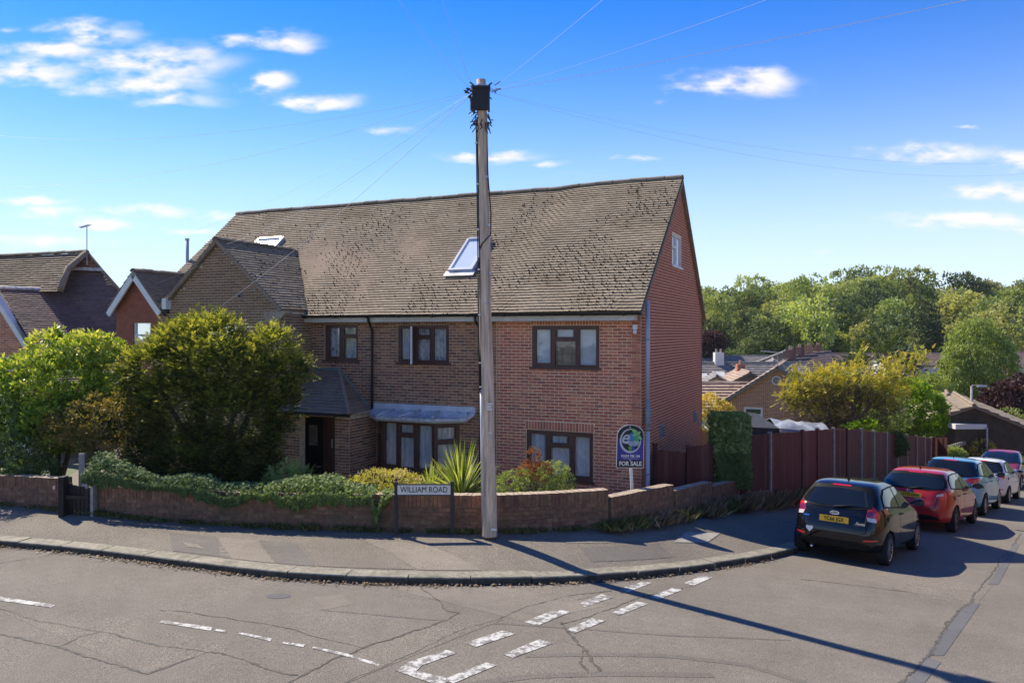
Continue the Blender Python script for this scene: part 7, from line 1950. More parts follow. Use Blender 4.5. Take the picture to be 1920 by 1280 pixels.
# air: light haze over the valley
mb = MB(); mb.box((-262, -142, -14), (422, 522, 34)); M['air'] = bpy.data.materials.new('air'); M['air'].use_nodes = True
_n = M['air'].node_tree; _n.nodes.remove(_n.nodes['Principled BSDF']); _v = _n.nodes.new('ShaderNodeVolumePrincipled'); _v.inputs['Density'].default_value = HAZE; _v.inputs['Color'].default_value = (.82, .88, .95, 1); _v.inputs['Anisotropy'].default_value = .3
_n.links.new(_v.outputs[0], _n.nodes['Material Output'].inputs['Volume'])
if HAZE: mb.build('haze', M['air'], None, kind='stuff')
# ------------------------------------------------------------------ parked cars
from mathutils.geometry import delaunay_2d_cdt
def paint(name, col, metal=0.0, rough=.28):
    m_ = material(name, [col], var=0, rough=.5, metal=metal, coat=1.0, spec=.05); return m_
M['car_black'] = paint('black_car_paint', (.004, .0045, .006), .0); M['car_red'] = paint('red_car_paint', (.42, .018, .020), .1); M['car_blue'] = paint('light_blue_car_paint', (.11, .34, .50), .25); M['car_white'] = paint('white_car_paint', (.68, .69, .70)); M['car_dred'] = paint('dark_red_car_paint', (.26, .02, .03), .2)
M['car_glass'] = material('car_window', [(.008, .011, .014)], var=0, rough=.02, spec=.55)
M['car_trim'] = material('car_black_trim', [(.008, .008, .009)], var=.1, rough=.6, spec=.15)
M['tail_red'] = material('tail_light_red', [(.55, .015, .03)], var=.1, vscale=30, rough=.15, coat=1); M['tail_clear'] = material('tail_light_clear', [(.6, .55, .55)], var=.3, vscale=60, rough=.15, coat=1); M['tail_dark'] = material('tail_light_purple', [(.16, .02, .10)], var=.1, rough=.15, coat=1)
M['chrome'] = material('chrome', [(.7, .71, .73)], var=0, metal=1.0, rough=.12); M['rim'] = material('alloy_rim', [(.45, .46, .48)], var=.05, metal=.8, rough=.3); M['rim_dark'] = material('dark_alloy_rim', [(.10, .10, .11)], var=.05, metal=.6, rough=.35)
M['tyre'] = material('tyre_rubber', [(.018, .018, .018)], var=.2, vscale=20, rough=.9); M['plate_y'] = material('yellow_number_plate', [(.80, .44, .02)], var=0, rough=.35); M['plate_w'] = material('white_number_plate', [(.75, .75, .72)], var=0, rough=.35); M['badge_blue'] = material('badge_blue', [(.01, .03, .15)], var=0, rough=.2)

def superloop(xr, xf, w, n, z0, z1, L, N=44, taper=.0, nr=None):
    pts = []
    xc, h = (xr + xf) / 2, (xf - xr) / 2
    for k in range(N):
        th = 2 * math.pi * (k + .5) / N; c, s = math.cos(th), math.sin(th)
        e = 2 / (nr if (nr and c > 0) else n)
        x = xc - h * math.copysign(abs(c) ** e, c); y = w * math.copysign(abs(s) ** e, s)
        f = (x / L); y *= 1 - taper * max(0, (abs(f - .52) - .25)) ** 1.6 * 2.2
        pts.append((x, y, z0 + (z1 - z0) * f))
    return pts

def make_body(sp_):
    L, Wd, H = sp_['L'], sp_['W'] / 2, sp_['H']; g = sp_.get('g', 1.0); hs = H / 1.48; rk = sp_.get('rk', 1.0); cw = sp_.get('cowl', 1.02); ws = sp_.get('ws', .95)
    lv = [(.20, L - .18, .90, 6, .215, .20), (.07, L - .06, .97, 6, .27, .25), (.015, L - .01, 1.0, 5.6, .40, .38), (.0, L, 1.0, 5.6, .56, .52), (.02, L - .02, 1.0, 5.6, .70, .62), (.06, L - .10, .985, 5.4, .86 * hs, .72 * hs),
          (.10, L - .28, .965, 6, .965 * hs, .80 * hs), (.13, L - cw, .925, 6, 1.02 * hs, .975 * hs), (.13 + .06 * rk, L - cw - .12, .90, 6, 1.07 * hs, 1.05 * hs), (.13 + .20 * rk, L - cw - .40 * ws, .815, 5, 1.22 * hs, 1.21 * hs), (.13 + .33 * rk, L - cw - .70 * ws, .735, 4.8, 1.35 * hs, 1.35 * hs),
          (.13 + .41 * rk, L - cw - .90 * ws, .665, 4.4, 1.415 * hs, 1.415 * hs), (.13 + .60 * rk, L - cw - 1.10 * ws, .56, 3.8, 1.46 * hs, 1.455 * hs), (.15 + .95 * rk, L - cw - 1.40 * ws, .36, 3, 1.478 * hs, 1.475 * hs)]
    N = 44; V = []; 
    for (xr, xf, w, n, z0, z1) in lv: V += superloop(xr, xf, w * Wd, n, z0, z1, L, N, taper=.12)
    Fc = []
    for i in range(len(lv) - 1):
        for k in range(N): k2 = (k + 1) % N; Fc.append((i * N + k, i * N + k2, (i + 1) * N + k2, (i + 1) * N + k))
    Fc.append(tuple(range(N))[::-1]); e = (len(lv) - 1) * N
    for k in range(N // 2 - 1): Fc.append((e + k, e + k + 1, e + N - 2 - k, e + N - 1 - k))
    me = bpy.data.meshes.new('body'); me.from_pydata(V, [], Fc); me.materials.append(sp_['paint']); me.materials.append(M['car_trim'])
    bm = bmesh.new(); bm.from_mesh(me); bmesh.ops.recalc_face_normals(bm, faces=bm.faces); bm.to_mesh(me); bm.free()
    o = bpy.data.objects.new('body', me); COL.objects.link(o)
    s = o.modifiers.new('s', 'SUBSURF'); s.levels = s.render_levels = 2
    dg = bpy.context.evaluated_depsgraph_get(); dg.update(); me2 = bpy.data.meshes.new_from_object(o.evaluated_get(dg)); o.modifiers.clear(); o.data = me2
    bv = BVHTree.FromPolygons([v.co[:] for v in me2.vertices], [p.vertices[:] for p in me2.polygons])
    # wheel arches
    mb = MB(); R_ = sp_['R'] + .035
    for x in sp_['ax']:
        for sgn in (-1, 1):
            ring = [(x + R_ * math.cos(t), sp_['R'] + R_ * math.sin(t)) for t in [2 * math.pi * i / 32 for i in range(32)]]
            y0, y1 = sgn * (Wd - .30), sgn * (Wd + .2); b = len(mb.v)
            mb.v += [(p[0], y0, p[1]) for p in ring] + [(p[0], y1, p[1]) for p in ring]
            for i in range(32): j = (i + 1) % 32; mb.f.append((b + i, b + j, b + 32 + j, b + 32 + i)); mb.r.append(.5); mb.m.append(1)
            mb.f.append(tuple(b + i for i in range(32))[::-1]); mb.f.append(tuple(b + 32 + i for i in range(32))); mb.r += [.5, .5]; mb.m += [1, 1]
    cut = bpy.data.objects.new('cut', mb.mesh('cut', [sp_['paint'], M['car_trim']])); COL.objects.link(cut)
    bm = bmesh.new(); bm.from_mesh(cut.data); bmesh.ops.recalc_face_normals(bm, faces=bm.faces); bm.to_mesh(cut.data); bm.free()
    md = o.modifiers.new('b', 'BOOLEAN'); md.operation = 'DIFFERENCE'; md.object = cut; md.solver = 'EXACT'
    dg = bpy.context.evaluated_depsgraph_get(); dg.update(); me3 = bpy.data.meshes.new_from_object(o.evaluated_get(dg))
    bpy.data.objects.remove(o); bpy.data.objects.remove(cut)
    for p in me3.polygons:
        c, nn = p.center, p.normal
        well = False
        for x in sp_['ax']:
            dd = math.hypot(c.x - x, c.z - sp_['R'])
            if dd < R_ + .004 and abs(c.y) > Wd - .32 and (dd > R_ - .02 and abs(nn.y) < .5 or abs(abs(c.y) - (Wd - .30)) < .01): well = True
        p.use_smooth = not well
        if well or c.z < .235: p.material_index = 1
    me3.update()
    return me3, bv

DIRS = {'rear': (Vector((1, 0, 0)), lambda a, b: Vector((-3, -a, b))), 'front': (Vector((-1, 0, 0)), lambda a, b: Vector((9, a, b))),
        'right': (Vector((0, 1, 0)), lambda a, b: Vector((a, -4, b))), 'left': (Vector((0, -1, 0)), lambda a, b: Vector((a, 4, b))), 'top': (Vector((0, 0, -1)), lambda a, b: Vector((a, b, 5))),
        'cr': (Vector((.7071, .7071, 0)), lambda a, b: Vector((a * .7071 - 3, -a * .7071 - 3, b))), 'cl': (Vector((.7071, -.7071, 0)), lambda a, b: Vector((a * .7071 - 3, a * .7071 + 3, b)))}
def patch(bv, poly, side, off, res=.06):
    """a sheet lying on the car body: poly in (a, b) of the view; rear view: a to the right of the car as seen from behind"""
    d, fo = DIRS[side]; P2 = [Vector(p) for p in poly]; n = len(P2)
    dense = []
    for i in range(n):
        a, b = P2[i], P2[(i + 1) % n]; k = max(1, int((b - a).length / res))
        dense += [a.lerp(b, j / k) for j in range(k)]
    m_ = len(dense); xs_ = [p.x for p in dense]; ys_ = [p.y for p in dense]; pts = list(dense)
    x = min(xs_) + res * .6
    while x < max(xs_):
        y = min(ys_) + res * .6
        while y < max(ys_):
            if pip(x, y, [(p.x, p.y) for p in dense]) and min((Vector((x, y)) - p).length for p in dense) > res * .4: pts.append(Vector((x, y)))
            y += res
        x += res
    r_ = delaunay_2d_cdt(pts, [], [list(range(m_))], 1, 1e-5)
    V = []
    for p in r_[0]:
        o = fo(p.x, p.y); h = bv.ray_cast(o, d)
        if h[0] is None: V.append(None); continue
        nn = h[1]; nn = nn if nn.dot(d) < 0 else -nn
        V.append(h[0] - d * off * .5 + nn * off * .7)
    mb = MB(); b = {}
    for f in r_[2]:
        if any(V[i] is None for i in f): continue
        q = [V[i] for i in f]
        if max((q[i] - q[i - 1]).length for i in range(3)) > res * 6: continue
        mb.face(q, .5)
    # weld for smooth shading
    me = mb.mesh('patch', M['dark']); bm = bmesh.new(); bm.from_mesh(me); bmesh.ops.remove_doubles(bm, verts=bm.verts, dist=1e-5); bm.to_mesh(me); bm.free()
    for p in me.polygons: p.use_smooth = True
    return me

WHEELS = {}
def wheel_meshes(R_, rimmat, w=.20, spokes=7):
    key = (R_, rimmat.name)
    if key in WHEELS: return WHEELS[key]
    prof = [(R_ * .70, -.5), (R_ * .90, -.52), (R_ * .985, -.42), (R_, -.25), (R_, .25), (R_ * .985, .42), (R_ * .90, .52), (R_ * .70, .5)]
    mb = MB(); N = 40
    for i in range(N):
        a, b = 2 * math.pi * i / N, 2 * math.pi * (i + 1) / N
        for j in range(len(prof) - 1):
            (r0, y0), (r1_, y1) = prof[j], prof[j + 1]
            mb.face([(r0 * math.cos(a), y0 * w, r0 * math.sin(a)), (r1_ * math.cos(a), y1 * w, r1_ * math.sin(a)), (r1_ * math.cos(b), y1 * w, r1_ * math.sin(b)), (r0 * math.cos(b), y0 * w, r0 * math.sin(b))], .5)
    ty = mb.mesh('tyre', M['tyre'], True)
    mb = MB(); rr = R_ * .71
    for i in range(N):
        a, b = 2 * math.pi * i / N, 2 * math.pi * (i + 1) / N
        for (r0, y0, r1_, y1, mi) in ((rr, -.5, rr * .93, -.46, 0), (rr * .93, -.46, rr * .9, .1, 1), (rr * .9, .1, .02, .1, 1)):
            mb.face([(r0 * math.cos(a), y0 * w, r0 * math.sin(a)), (r1_ * math.cos(a), y1 * w, r1_ * math.sin(a)), (r1_ * math.cos(b), y1 * w, r1_ * math.sin(b)), (r0 * math.cos(b), y0 * w, r0 * math.sin(b))], .5, mi)
    for k in range(spokes):
        a = 2 * math.pi * k / spokes; u = Vector((math.cos(a), 0, math.sin(a))); v = Vector((-math.sin(a), 0, math.cos(a)))
        for s in (-.018, .018):
            mb.hexa([u * .04 + v * (s - .010) + Vector((0, y, 0)) for y in (-.42 * w,)] + [u * .04 + v * (s + .010) + Vector((0, -.42 * w, 0)), u * .04 + v * (s + .010) + Vector((0, -.25 * w, 0)), u * .04 + v * (s - .010) + Vector((0, -.25 * w, 0)),
                     u * rr * .95 + v * (s * 1.7 - .013) + Vector((0, -.46 * w, 0)), u * rr * .95 + v * (s * 1.7 + .013) + Vector((0, -.46 * w, 0)), u * rr * .95 + v * (s * 1.7 + .013) + Vector((0, -.3 * w, 0)), u * rr * .95 + v * (s * 1.7 - .013) + Vector((0, -.3 * w, 0))], .5, 0)
    mb.tube([(0, -.44 * w, 0), (0, -.2 * w, 0)], .055, 14)
    rim = mb.mesh('rim', [rimmat, M['car_trim']]); WHEELS[key] = (ty, rim); return WHEELS[key]

def car(name, label, sp_, right_rear_px=None, centre=None, heading=None, facing=1):
    L, Wd, H, R_ = sp_['L'], sp_['W'] / 2, sp_['H'], sp_['R']; hs = H / 1.48
    me, bv = make_body(sp_)
    h = heading or Vector((DX, DY)).normalized(); xax = Vector((h.x, h.y, 0)); right = Vector((h.y, -h.x, 0))
    if right_rear_px:
        q = gp(*right_rear_px); ra = Vector((q.x, q.y, 0)) - right * (Wd - .03)     # rear axle centre
        org = ra - xax * sp_['ax'][0]
    else: org = Vector((centre[0], centre[1], 0)) - xax * L / 2
    a, b = org + xax * sp_['ax'][0], org + xax * sp_['ax'][1]
    za, zb_ = Z(a.x, a.y), Z(b.x, b.y); X_ = Vector((b.x - a.x, b.y - a.y, zb_ - za)).normalized(); Yl = Vector((-h.y, h.x, 0)); sl_ = Z(a.x - right.x * .7, a.y - right.y * .7) - Z(a.x + right.x * .7, a.y + right.y * .7)
    Yl = Vector((-h.y, h.x, sl_ / 1.4)).normalized(); Z_ = X_.cross(Yl).normalized(); Yl = Z_.cross(X_)
    root = bpy.data.objects.new(name, None); root.empty_display_size = .2; COL.objects.link(root)
    root.matrix_world = Matrix.Translation(Vector((a.x, a.y, za)) - X_ * sp_['ax'][0]) @ Matrix((X_, Yl, Z_)).transposed().to_4x4()
    tag(root, label, 'car', 'cars parked along the kerb')
    def add(n_, me_, mt=None, parent=None, loc=None, rot=None):
        o = bpy.data.objects.new(n_, me_); COL.objects.link(o); o.parent = parent or root
        if mt: me_.materials.clear(); me_.materials.append(mt)
        if loc: o.location = loc
        if rot: o.rotation_euler = rot
        return o
    def pt(n_, poly, side, mt, off=.004, parent=None, res=.06, mirror=False):
        o = add(n_, patch(bv, poly, side, off, res), mt, parent)
        if mirror:
            if side in ('rear', 'front', 'top'): p2 = [(-x, y) for x, y in poly] if side != 'top' else [(x, -y) for x, y in poly]; s2 = side
            else: p2, s2 = poly, ('left' if side == 'right' else 'right')
            add(n_, patch(bv, p2, s2, off, res), mt, parent)
        return o
    body = add('body', me)
    # wheels
    ty, rim = wheel_meshes(R_, sp_.get('rim', M['rim']))
    for x in sp_['ax']:
        for s in (-1, 1):
            w = bpy.data.objects.new('wheel', ty); COL.objects.link(w); w.parent = root; w.location = (x, s * (Wd - .115), R_); w.rotation_euler = (0, rnd.uniform(0, 1), 0 if s < 0 else math.pi)
            r2 = bpy.data.objects.new('rim', rim); COL.objects.link(r2); r2.parent = w
    k = sp_['kind']
    rk = sp_.get('rk', 1.0)
    # side windows
    x0 = .15 + .36 * rk; xf = L - sp_.get('cowl', 1.02) - .08; z1 = 1.0 * hs
    top = 1.36 * hs
    dlo = [(x0 + .02, 1.075 * hs), (x0 + .18, 1.23 * hs), (x0 + .42, 1.335 * hs), (x0 + .95, top), (xf - .95, top - .005), (xf - .62, 1.31 * hs), (xf - .02, 1.035 * hs), (xf - .10, 1.005 * hs), ((x0 + xf) / 2, 1.0 * hs)]
    pt('window_surround', [(x + (.025 if x < 1.5 else -.0) * 0 + (-.03 if i < 3 else (.035 if i in (5, 6) else 0)), z + (-.022 if z < 1.2 * hs and i != 6 else .022)) for i, (x, z) in enumerate(dlo)], 'right', M['car_trim'], .007, mirror=True)
    xb = x0 + (xf - x0) * (.42 if k == 'three' else .47)
    def split(poly, a_, b_):
        out = []
        for i in range(len(poly)):
            p, q = poly[i], poly[(i + 1) % len(poly)]
            if a_ <= p[0] <= b_: out.append(p)
            for c_ in (a_, b_):
                if (p[0] - c_) * (q[0] - c_) < 0: t_ = (c_ - p[0]) / (q[0] - p[0]); out.append((c_, p[1] + (q[1] - p[1]) * t_))
        cx_ = sum(p[0] for p in out) / len(out); cy_ = sum(p[1] for p in out) / len(out)
        return sorted(out, key=lambda p: math.atan2(p[1] - cy_, p[0] - cx_))
    pt('side_window', split(dlo, -9, xb - .035), 'right', M['car_glass'], .013, mirror=True); pt('side_window', split(dlo, xb + .035, 99), 'right', M['car_glass'], .013, mirror=True)
    # glass front and back
    rg_ = sp_.get('rg', .67); zt_g = 1.375 * hs if k != 'mpv' else 1.40 * hs
    rear = [(-rg_ * .93, 1.055 * hs), (-rg_ * .97, 1.09 * hs), (-rg_ * .90, 1.22 * hs), (-rg_ * .76, zt_g - .02), (0, zt_g + .012), (rg_ * .76, zt_g - .02), (rg_ * .90, 1.22 * hs), (rg_ * .97, 1.09 * hs), (rg_ * .93, 1.055 * hs), (rg_ * .5, 1.02 * hs), (-rg_ * .5, 1.02 * hs)]
    pt('rear_window_surround', [(x * 1.05, z + (.016 if z > 1.3 * hs else (-.02 if z < 1.07 * hs else 0))) for x, z in rear], 'rear', M['car_trim'] if k != 'mpv' else M['car_glass'], .010, res=.05)
    rw_ = pt('rear_window', [(x * .97, z - (.05 if z > 1.3 * hs else 0)) for x, z in rear], 'rear', M['car_glass'], .017, res=.05)
    ws_ = [(-.62, .99 * hs), (-.68, 1.04 * hs), (-.56, 1.34 * hs), (0, 1.39 * hs), (.56, 1.34 * hs), (.68, 1.04 * hs), (.62, .99 * hs), (0, .965 * hs)]
    pt('windscreen', ws_, 'front', M['car_glass'], .012, res=.05)
    # bumpers and lamps
    pt('bumper_insert', [(-.60, .235), (-.72, .30), (-.60, .40), (-.45, .43), (.45, .43), (.60, .40), (.72, .30), (.60, .235)], 'rear', M['car_trim'], .005)
    for s in (-1, 1):
        pt('rear_reflector', [(s * .52, .455), (s * .52, .49), (s * .73, .505), (s * .73, .475)][::s], 'rear', M['tail_red'], .007, res=.03)
    for cs in ('cr', 'cl'):
        if k in ('three', 'hatch'):
            lm = pt('tail_light', [(.475, .835 * hs), (.46, .90 * hs), (.50, 1.0 * hs), (.565, 1.10 * hs), (.62, 1.10 * hs), (.68, 1.02 * hs), (.745, .93 * hs), (.73, .86 * hs), (.62, .80 * hs)], cs, M['tail_red'], .008, res=.03)
            pt('lamp_lens', [(.475, .82 * hs), (.47, .885 * hs), (.635, .87 * hs), (.64, .80 * hs)], cs, M['tail_clear'], .013, lm, res=.03)
            pt('lamp_lens', [(.485, .905 * hs), (.51, .99 * hs), (.59, .985 * hs), (.61, .89 * hs)], cs, M['tail_dark'], .013, lm, res=.03)
        elif k == 'focus':
            lm = pt('tail_light', [(.47, .87 * hs), (.50, .935 * hs), (.66, .985 * hs), (.86, .98 * hs), (.90, .95 * hs), (.76, .86 * hs), (.62, .79 * hs), (.54, .80 * hs)], cs, M['tail_red'], .008, res=.03)
            pt('lamp_lens', [(.475, .875 * hs), (.505, .925 * hs), (.63, .955 * hs), (.66, .90 * hs)], cs, M['tail_clear'], .013, lm, res=.03)
        else:
            pt('tail_light', [(.38, .92 * hs), (.45, .975 * hs), (.60, 1.0 * hs), (.78, 1.0 * hs), (.82, .95 * hs), (.74, .88 * hs), (.60, .85 * hs), (.45, .87 * hs)], cs, M['tail_red'], .008, res=.03)
    # seams
    def seam(n_, pts, side, w=.006, mt=None, mirror=True):
        P2 = [Vector(p) for p in pts]; L1 = []; R1 = []
        for i, p in enumerate(P2):
            t_ = (P2[min(i + 1, len(P2) - 1)] - P2[max(i - 1, 0)]).normalized(); nn = Vector((-t_.y, t_.x)); L1.append(tuple(p + nn * w)); R1.append(tuple(p - nn * w))
        pt(n_, L1 + R1[::-1], side, mt or M['car_trim'], .0025, body, res=.05, mirror=mirror)
    seam('door_seam', [(xb, .98 * hs), (xb - .02, .7), (xb + .02, .36), (xb + .12, .30), (xf - .35, .30)], 'right')
    seam('door_seam', [(xf - .35, .30), (xf - .22, .42), (xf - .12, .9 * hs)], 'right')
    if k != 'three': seam('door_seam', [(x0 + .30, 1.0 * hs), (x0 + .32, .80), (x0 + .48, .62), (x0 + .50, .34), (xb, .30)], 'right')
    seam('hatch_seam', [(-.60, .99 * hs), (-.585, .80), (-.55, .60), (-.4, .565), (.4, .565), (.55, .60), (.585, .80), (.60, .99 * hs)], 'rear', mirror=False)
    seam('filler_cap', [(x0 + .02, .86), (x0 + .10, .91), (x0 + .18, .86), (x0 + .10, .80), (x0 + .02, .86)], 'right', .004, mirror=False)
    # mirrors, handles, wiper, aerial
    for s in (-1, 1):
        mb = MB(); c = Vector((xf - .12, s * (Wd + .07), 1.03 * hs)); rings = []
        for i in range(7):
            t_ = i / 6; r_ = math.sin(math.pi * min(.98, max(.06, t_))) ** .5; rings.append([c + Vector((-.06 + .17 * t_, math.cos(a_) * .115 * r_, math.sin(a_) * .08 * r_)) for a_ in [2 * math.pi * j / 12 for j in range(12)]])
        for i in range(6):
            for j in range(12): j2 = (j + 1) % 12; mb.face([rings[i][j], rings[i][j2], rings[i + 1][j2], rings[i + 1][j]], .5)
        mb.face(rings[0], .5); mb.face(rings[-1], .5); mb.hexa([c + Vector(q) for q in ((.0, -s * .05, -.05), (.07, -s * .05, -.05), (.07, -s * .16, -.05), (.0, -s * .16, -.05), (.0, -s * .05, -.01), (.07, -s * .05, -.01), (.07, -s * .16, -.01), (.0, -s * .16, -.01))])
        m_ = add('wing_mirror', mb.mesh('wing_mirror', sp_.get('mirror', M['car_trim']), True))
        mb = MB(); mb.face([c + Vector((-.062, math.cos(a_) * .095, math.sin(a_) * .06)) for a_ in [2 * math.pi * j / 12 for j in range(12)]], .5); add('mirror_glass', mb.mesh('mirror_glass', M['car_glass']), None, m_)
    for xx in ([xb + .12] if k == 'three' else [xb + .14, x0 + .52]):
        for s in (-1, 1):
            h_ = bv.ray_cast(Vector((xx, s * 4, .88 * hs)), Vector((0, -s, 0)))
            if h_[0]: mb = MB(); c = h_[0] + Vector((0, s * .022, 0)); mb.tube([c + Vector((-.09, -s * .02, 0)), c + Vector((-.06, s * .012, 0)), c + Vector((.06, s * .012, 0)), c + Vector((.09, -s * .02, 0))], .013, 6); add('door_handle', mb.mesh('door_handle', sp_['paint'], True))
    h_ = bv.ray_cast(Vector((-3, 0, 1.03 * hs)), Vector((1, 0, 0)))
    if h_[0]:
        mb = MB(); c = h_[0]; e_ = bv.ray_cast(Vector((-3, -.42, 1.06 * hs)), Vector((1, 0, 0)))[0]; mb.tube([c + Vector((-.03, .03, -.02)), c.lerp(e_, .5) + Vector((-.04, 0, .01)), e_ + Vector((-.025, 0, 0))], [.022, .012, .006], 6); add('rear_wiper', mb.mesh('rear_wiper', M['car_trim'], True))
    mb = MB(); c = bv.ray_cast(Vector((x0 + .45, 0, 5)), Vector((0, 0, -1)))[0]; mb.tube([c, c + Vector((.02, 0, .03)), c + Vector((-.10, 0, .10))], [.03, .014, .004], 6); add('aerial', mb.mesh('aerial', M['car_trim'], True))
    pt('brake_light', [(-.17, zt_g + .0), (-.17, zt_g + .022), (.17, zt_g + .022), (.17, zt_g)], 'rear', M['tail_red'], .016, res=.04)
    # number plate, badge
    zp_ = sp_.get('plate_z', .79) * hs; hh = bv.ray_cast(Vector((-3, 0, zp_)), Vector((1, 0, 0)))[0]
    mb = MB(); mb.box((hh.x - .016, -.26, zp_ - .055), (hh.x - .004, .26, zp_ + .055)); pl = add('number_plate', mb.mesh('number_plate', M['plate_y']))
    def lettering(s, size, mt, x, y, z, k_=1.0, parent=None, off=.0015, front=False, shear=0.0):
        t_ = text_part('lettering', s, size, mt, (0, 0, 0), Matrix.Identity(4), None, offset=off, shear=shear, ext=.001)
        t_.parent = parent; rot = Matrix((Vector((0, -1, 0)), Vector((0, 0, 1)), Vector((-1, 0, 0)))).transposed().to_4x4()
        if front: rot = Matrix((Vector((0, 1, 0)), Vector((0, 0, 1)), Vector((1, 0, 0)))).transposed().to_4x4()
        t_.matrix_world = Matrix.Identity(4); t_.matrix_local = Matrix.Translation((x, y, z)) @ rot @ Matrix.Diagonal((k_, 1, 1, 1)); return t_
    if sp_.get('reg'): lettering(sp_['reg'], .105, M['ink'], hh.x - .0175, 0, zp_, .80, pl, .003)
    zb2 = sp_.get('badge_z', .905) * hs; hb = bv.ray_cast(Vector((-3, 0, zb2)), Vector((1, 0, 0)))[0]
    mb = MB(); N = 24
    for (rx, rz, x, mt_i) in ((.085, .036, -.012, 0), (.068, .026, -.015, 1)): mb.face([(hb.x + x, rx * math.cos(2 * math.pi * i / N), zb2 + rz * math.sin(2 * math.pi * i / N)) for i in range(N)], .5, mt_i)
    mb.tube([(hb.x, 0, zb2), (hb.x - .011, 0, zb2)], .03, 12); bdg = add('badge', mb.mesh('badge', [M['chrome'], M['badge_blue']]))
    if sp_.get('script'): lettering(sp_['script'], .05, M['chrome'], hb.x - .017, 0, zb2 - .002, 1, bdg, .0005, shear=.3)
    if sp_.get('model'): hm = bv.ray_cast(Vector((-3, -.45, .76 * hs)), Vector((1, 0, 0)))[0]; lettering(sp_['model'], .07, M['chrome'], hm.x - .012, -.46, .76 * hs, 1, body, .001, shear=.3)
    if sp_.get('heart'):
        hx = bv.ray_cast(Vector((-3, .42, .56)), Vector((1, 0, 0)))[0]; mb = MB(); pts = []
        for i in range(28): a_ = 2 * math.pi * i / 28; pts.append((hx.x - .012, .43 - .0042 * 16 * math.sin(a_) ** 3, .575 + .0042 * (13 * math.cos(a_) - 5 * math.cos(2 * a_) - 2 * math.cos(3 * a_) - math.cos(4 * a_))))
        mb.face(pts, .5); add('heart_sticker', mb.mesh('heart_sticker', M['white']))
        pt('side_badge', [(-.56, .80), (-.56, .815), (-.45, .815), (-.45, .80)], 'rear', M['chrome'], .008, res=.05)
    # exhaust
    mb = MB(); mb.tube([(.10, .42, .235), (.32, .42, .235)], .028, 10); add('exhaust', mb.mesh('exhaust', M['chrome'], True))
    # front of the car
    for s in (-1, 1):
        hl = pt('headlight', [(s * .46, .66 * hs), (s * .50, .74 * hs), (s * .74, .80 * hs), (s * .80, .76 * hs), (s * .78, .66 * hs)], 'front', M['tail_clear'], .008, res=.04)
        pt('headlight', [(L - .50, .80 * hs), (L - .12, .72 * hs), (L - .10, .66 * hs), (L - .30, .67 * hs)], 'right' if s < 0 else 'left', M['tail_clear'], .008, res=.04)
    pt('grille', [(-.42, .60), (-.38, .67), (.38, .67), (.42, .60)], 'front', M['car_trim'], .007); pt('lower_grille', [(-.55, .30), (-.48, .46), (.48, .46), (.55, .30)], 'front', M['car_trim'], .007)
    hf = bv.ray_cast(Vector((9, 0, .52)), Vector((-1, 0, 0)))[0]; mb = MB(); mb.box((hf.x + .004, -.26, .465), (hf.x + .016, .26, .575)); add('number_plate', mb.mesh('number_plate', M['plate_w']))
    return root

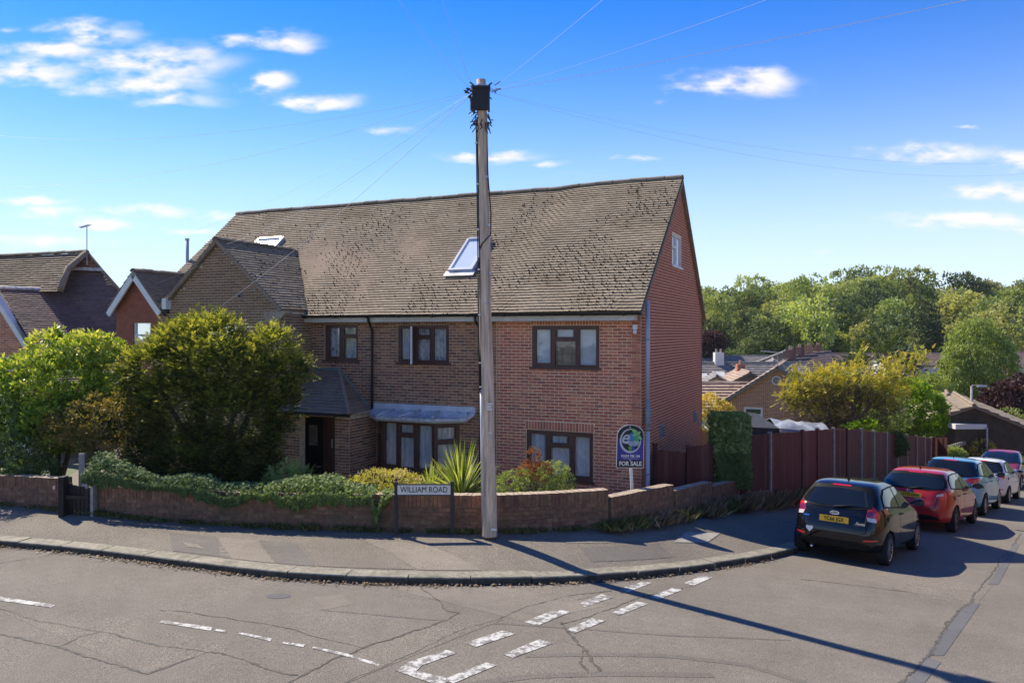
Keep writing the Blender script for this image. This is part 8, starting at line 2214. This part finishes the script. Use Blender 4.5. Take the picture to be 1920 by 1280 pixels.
fiesta = dict(L=3.95, W=1.72, H=1.49, R=.30, ax=(.70, 3.19), paint=M['car_black'], kind='three', reg='YC66 JGX', script='Ford', model='Fiesta', heart=True, rk=1.05, mirror=M['car_black'])
car('black_hatchback', 'black three door hatchback with a white heart sticker, nearest of the parked cars', fiesta, right_rear_px=(1667, 1060), heading=Vector((.612, .791)).normalized())
focus = dict(L=4.36, W=1.82, H=1.50, R=.325, ax=(.86, 3.50), paint=M['car_red'], kind='focus', rk=1.35, rim=M['rim_dark'], reg='GY12 OFH', script='Ford', plate_z=.86, badge_z=.955, rg=.73)
car('red_hatchback', 'bright red five door hatchback parked second in the row behind the black car', focus, right_rear_px=(1792, 998))
mer = dict(L=4.29, W=1.81, H=1.64, R=.325, ax=(.84, 3.48), paint=M['car_blue'], kind='mpv', rk=.85, cowl=1.0, ws=1.15, rg=.77, plate_z=.62)
car('blue_car', 'light blue tall hatchback third in the parked row, with a dark rear window', mer, right_rear_px=(1847, 966))
wht = dict(L=3.97, W=1.73, H=1.50, R=.30, ax=(.70, 3.19), paint=M['car_white'], kind='hatch', rk=1.05, mirror=M['car_white'])
car('white_hatchback', 'white hatchback fourth in the parked row, mostly hidden by the blue car', wht, right_rear_px=(1892, 943))
mpv = dict(L=4.38, W=1.83, H=1.62, R=.32, ax=(.84, 3.48), paint=M['car_dred'], kind='mpv', rk=.8, cowl=.95, ws=1.2, rg=.77)
q = P(1893, 920, 32.5); car('red_minivan', 'dark red car facing the camera at the far end of the parked row', mpv, centre=(q.x + 1.6, 35.6), heading=-Vector((DX, DY)).normalized())

# ------------------------------------------------------------------ the other side of the side street, outside the picture but mirrored in the cars
for k, (s_, w_, h_, lb) in enumerate([(6, 9, 6.5, 'brick house across the side street, nearest the junction'), (20, 10, 6.0, 'brick house across the side street, farther down the hill')]):
    p = Vector((kc[-1].x, kc[-1].y, 0)) + Vector((DX, DY, 0)) * s_ + Vector((DY, -DX, 0)) * 14
    far_house('opposite_house', lb, CX + F * p.x / p.y, HY + (CZ - (Z(p.x, p.y) + 8)) * F / p.y, p.y, w_, 8, 3, math.atan2(DY, DX), M['brick_far'], M['tile_old'], tw=.6, tg=.6, wins=(('f', -2, -.5, -2, -.8, M['white']), ('f', .8, 2.3, -2, -.8, M['white'])))
bs_ = []
for k in range(26):
    p = Vector((kc[-1].x, kc[-1].y, 0)) + Vector((DX, DY, 0)) * (-3 + k * 1.3) + Vector((DY, -DX, 0)) * 9.8; bs_.append((p.x, p.y, Z(p.x, p.y) + .5, .9, .9, .9))
plant('hedge', 'clipped hedge along the far side of the side street', 'hedge', bs_[0][:3], foliage(bs_, 1500, 12, .3, .16, .09), M['ivy'], None)
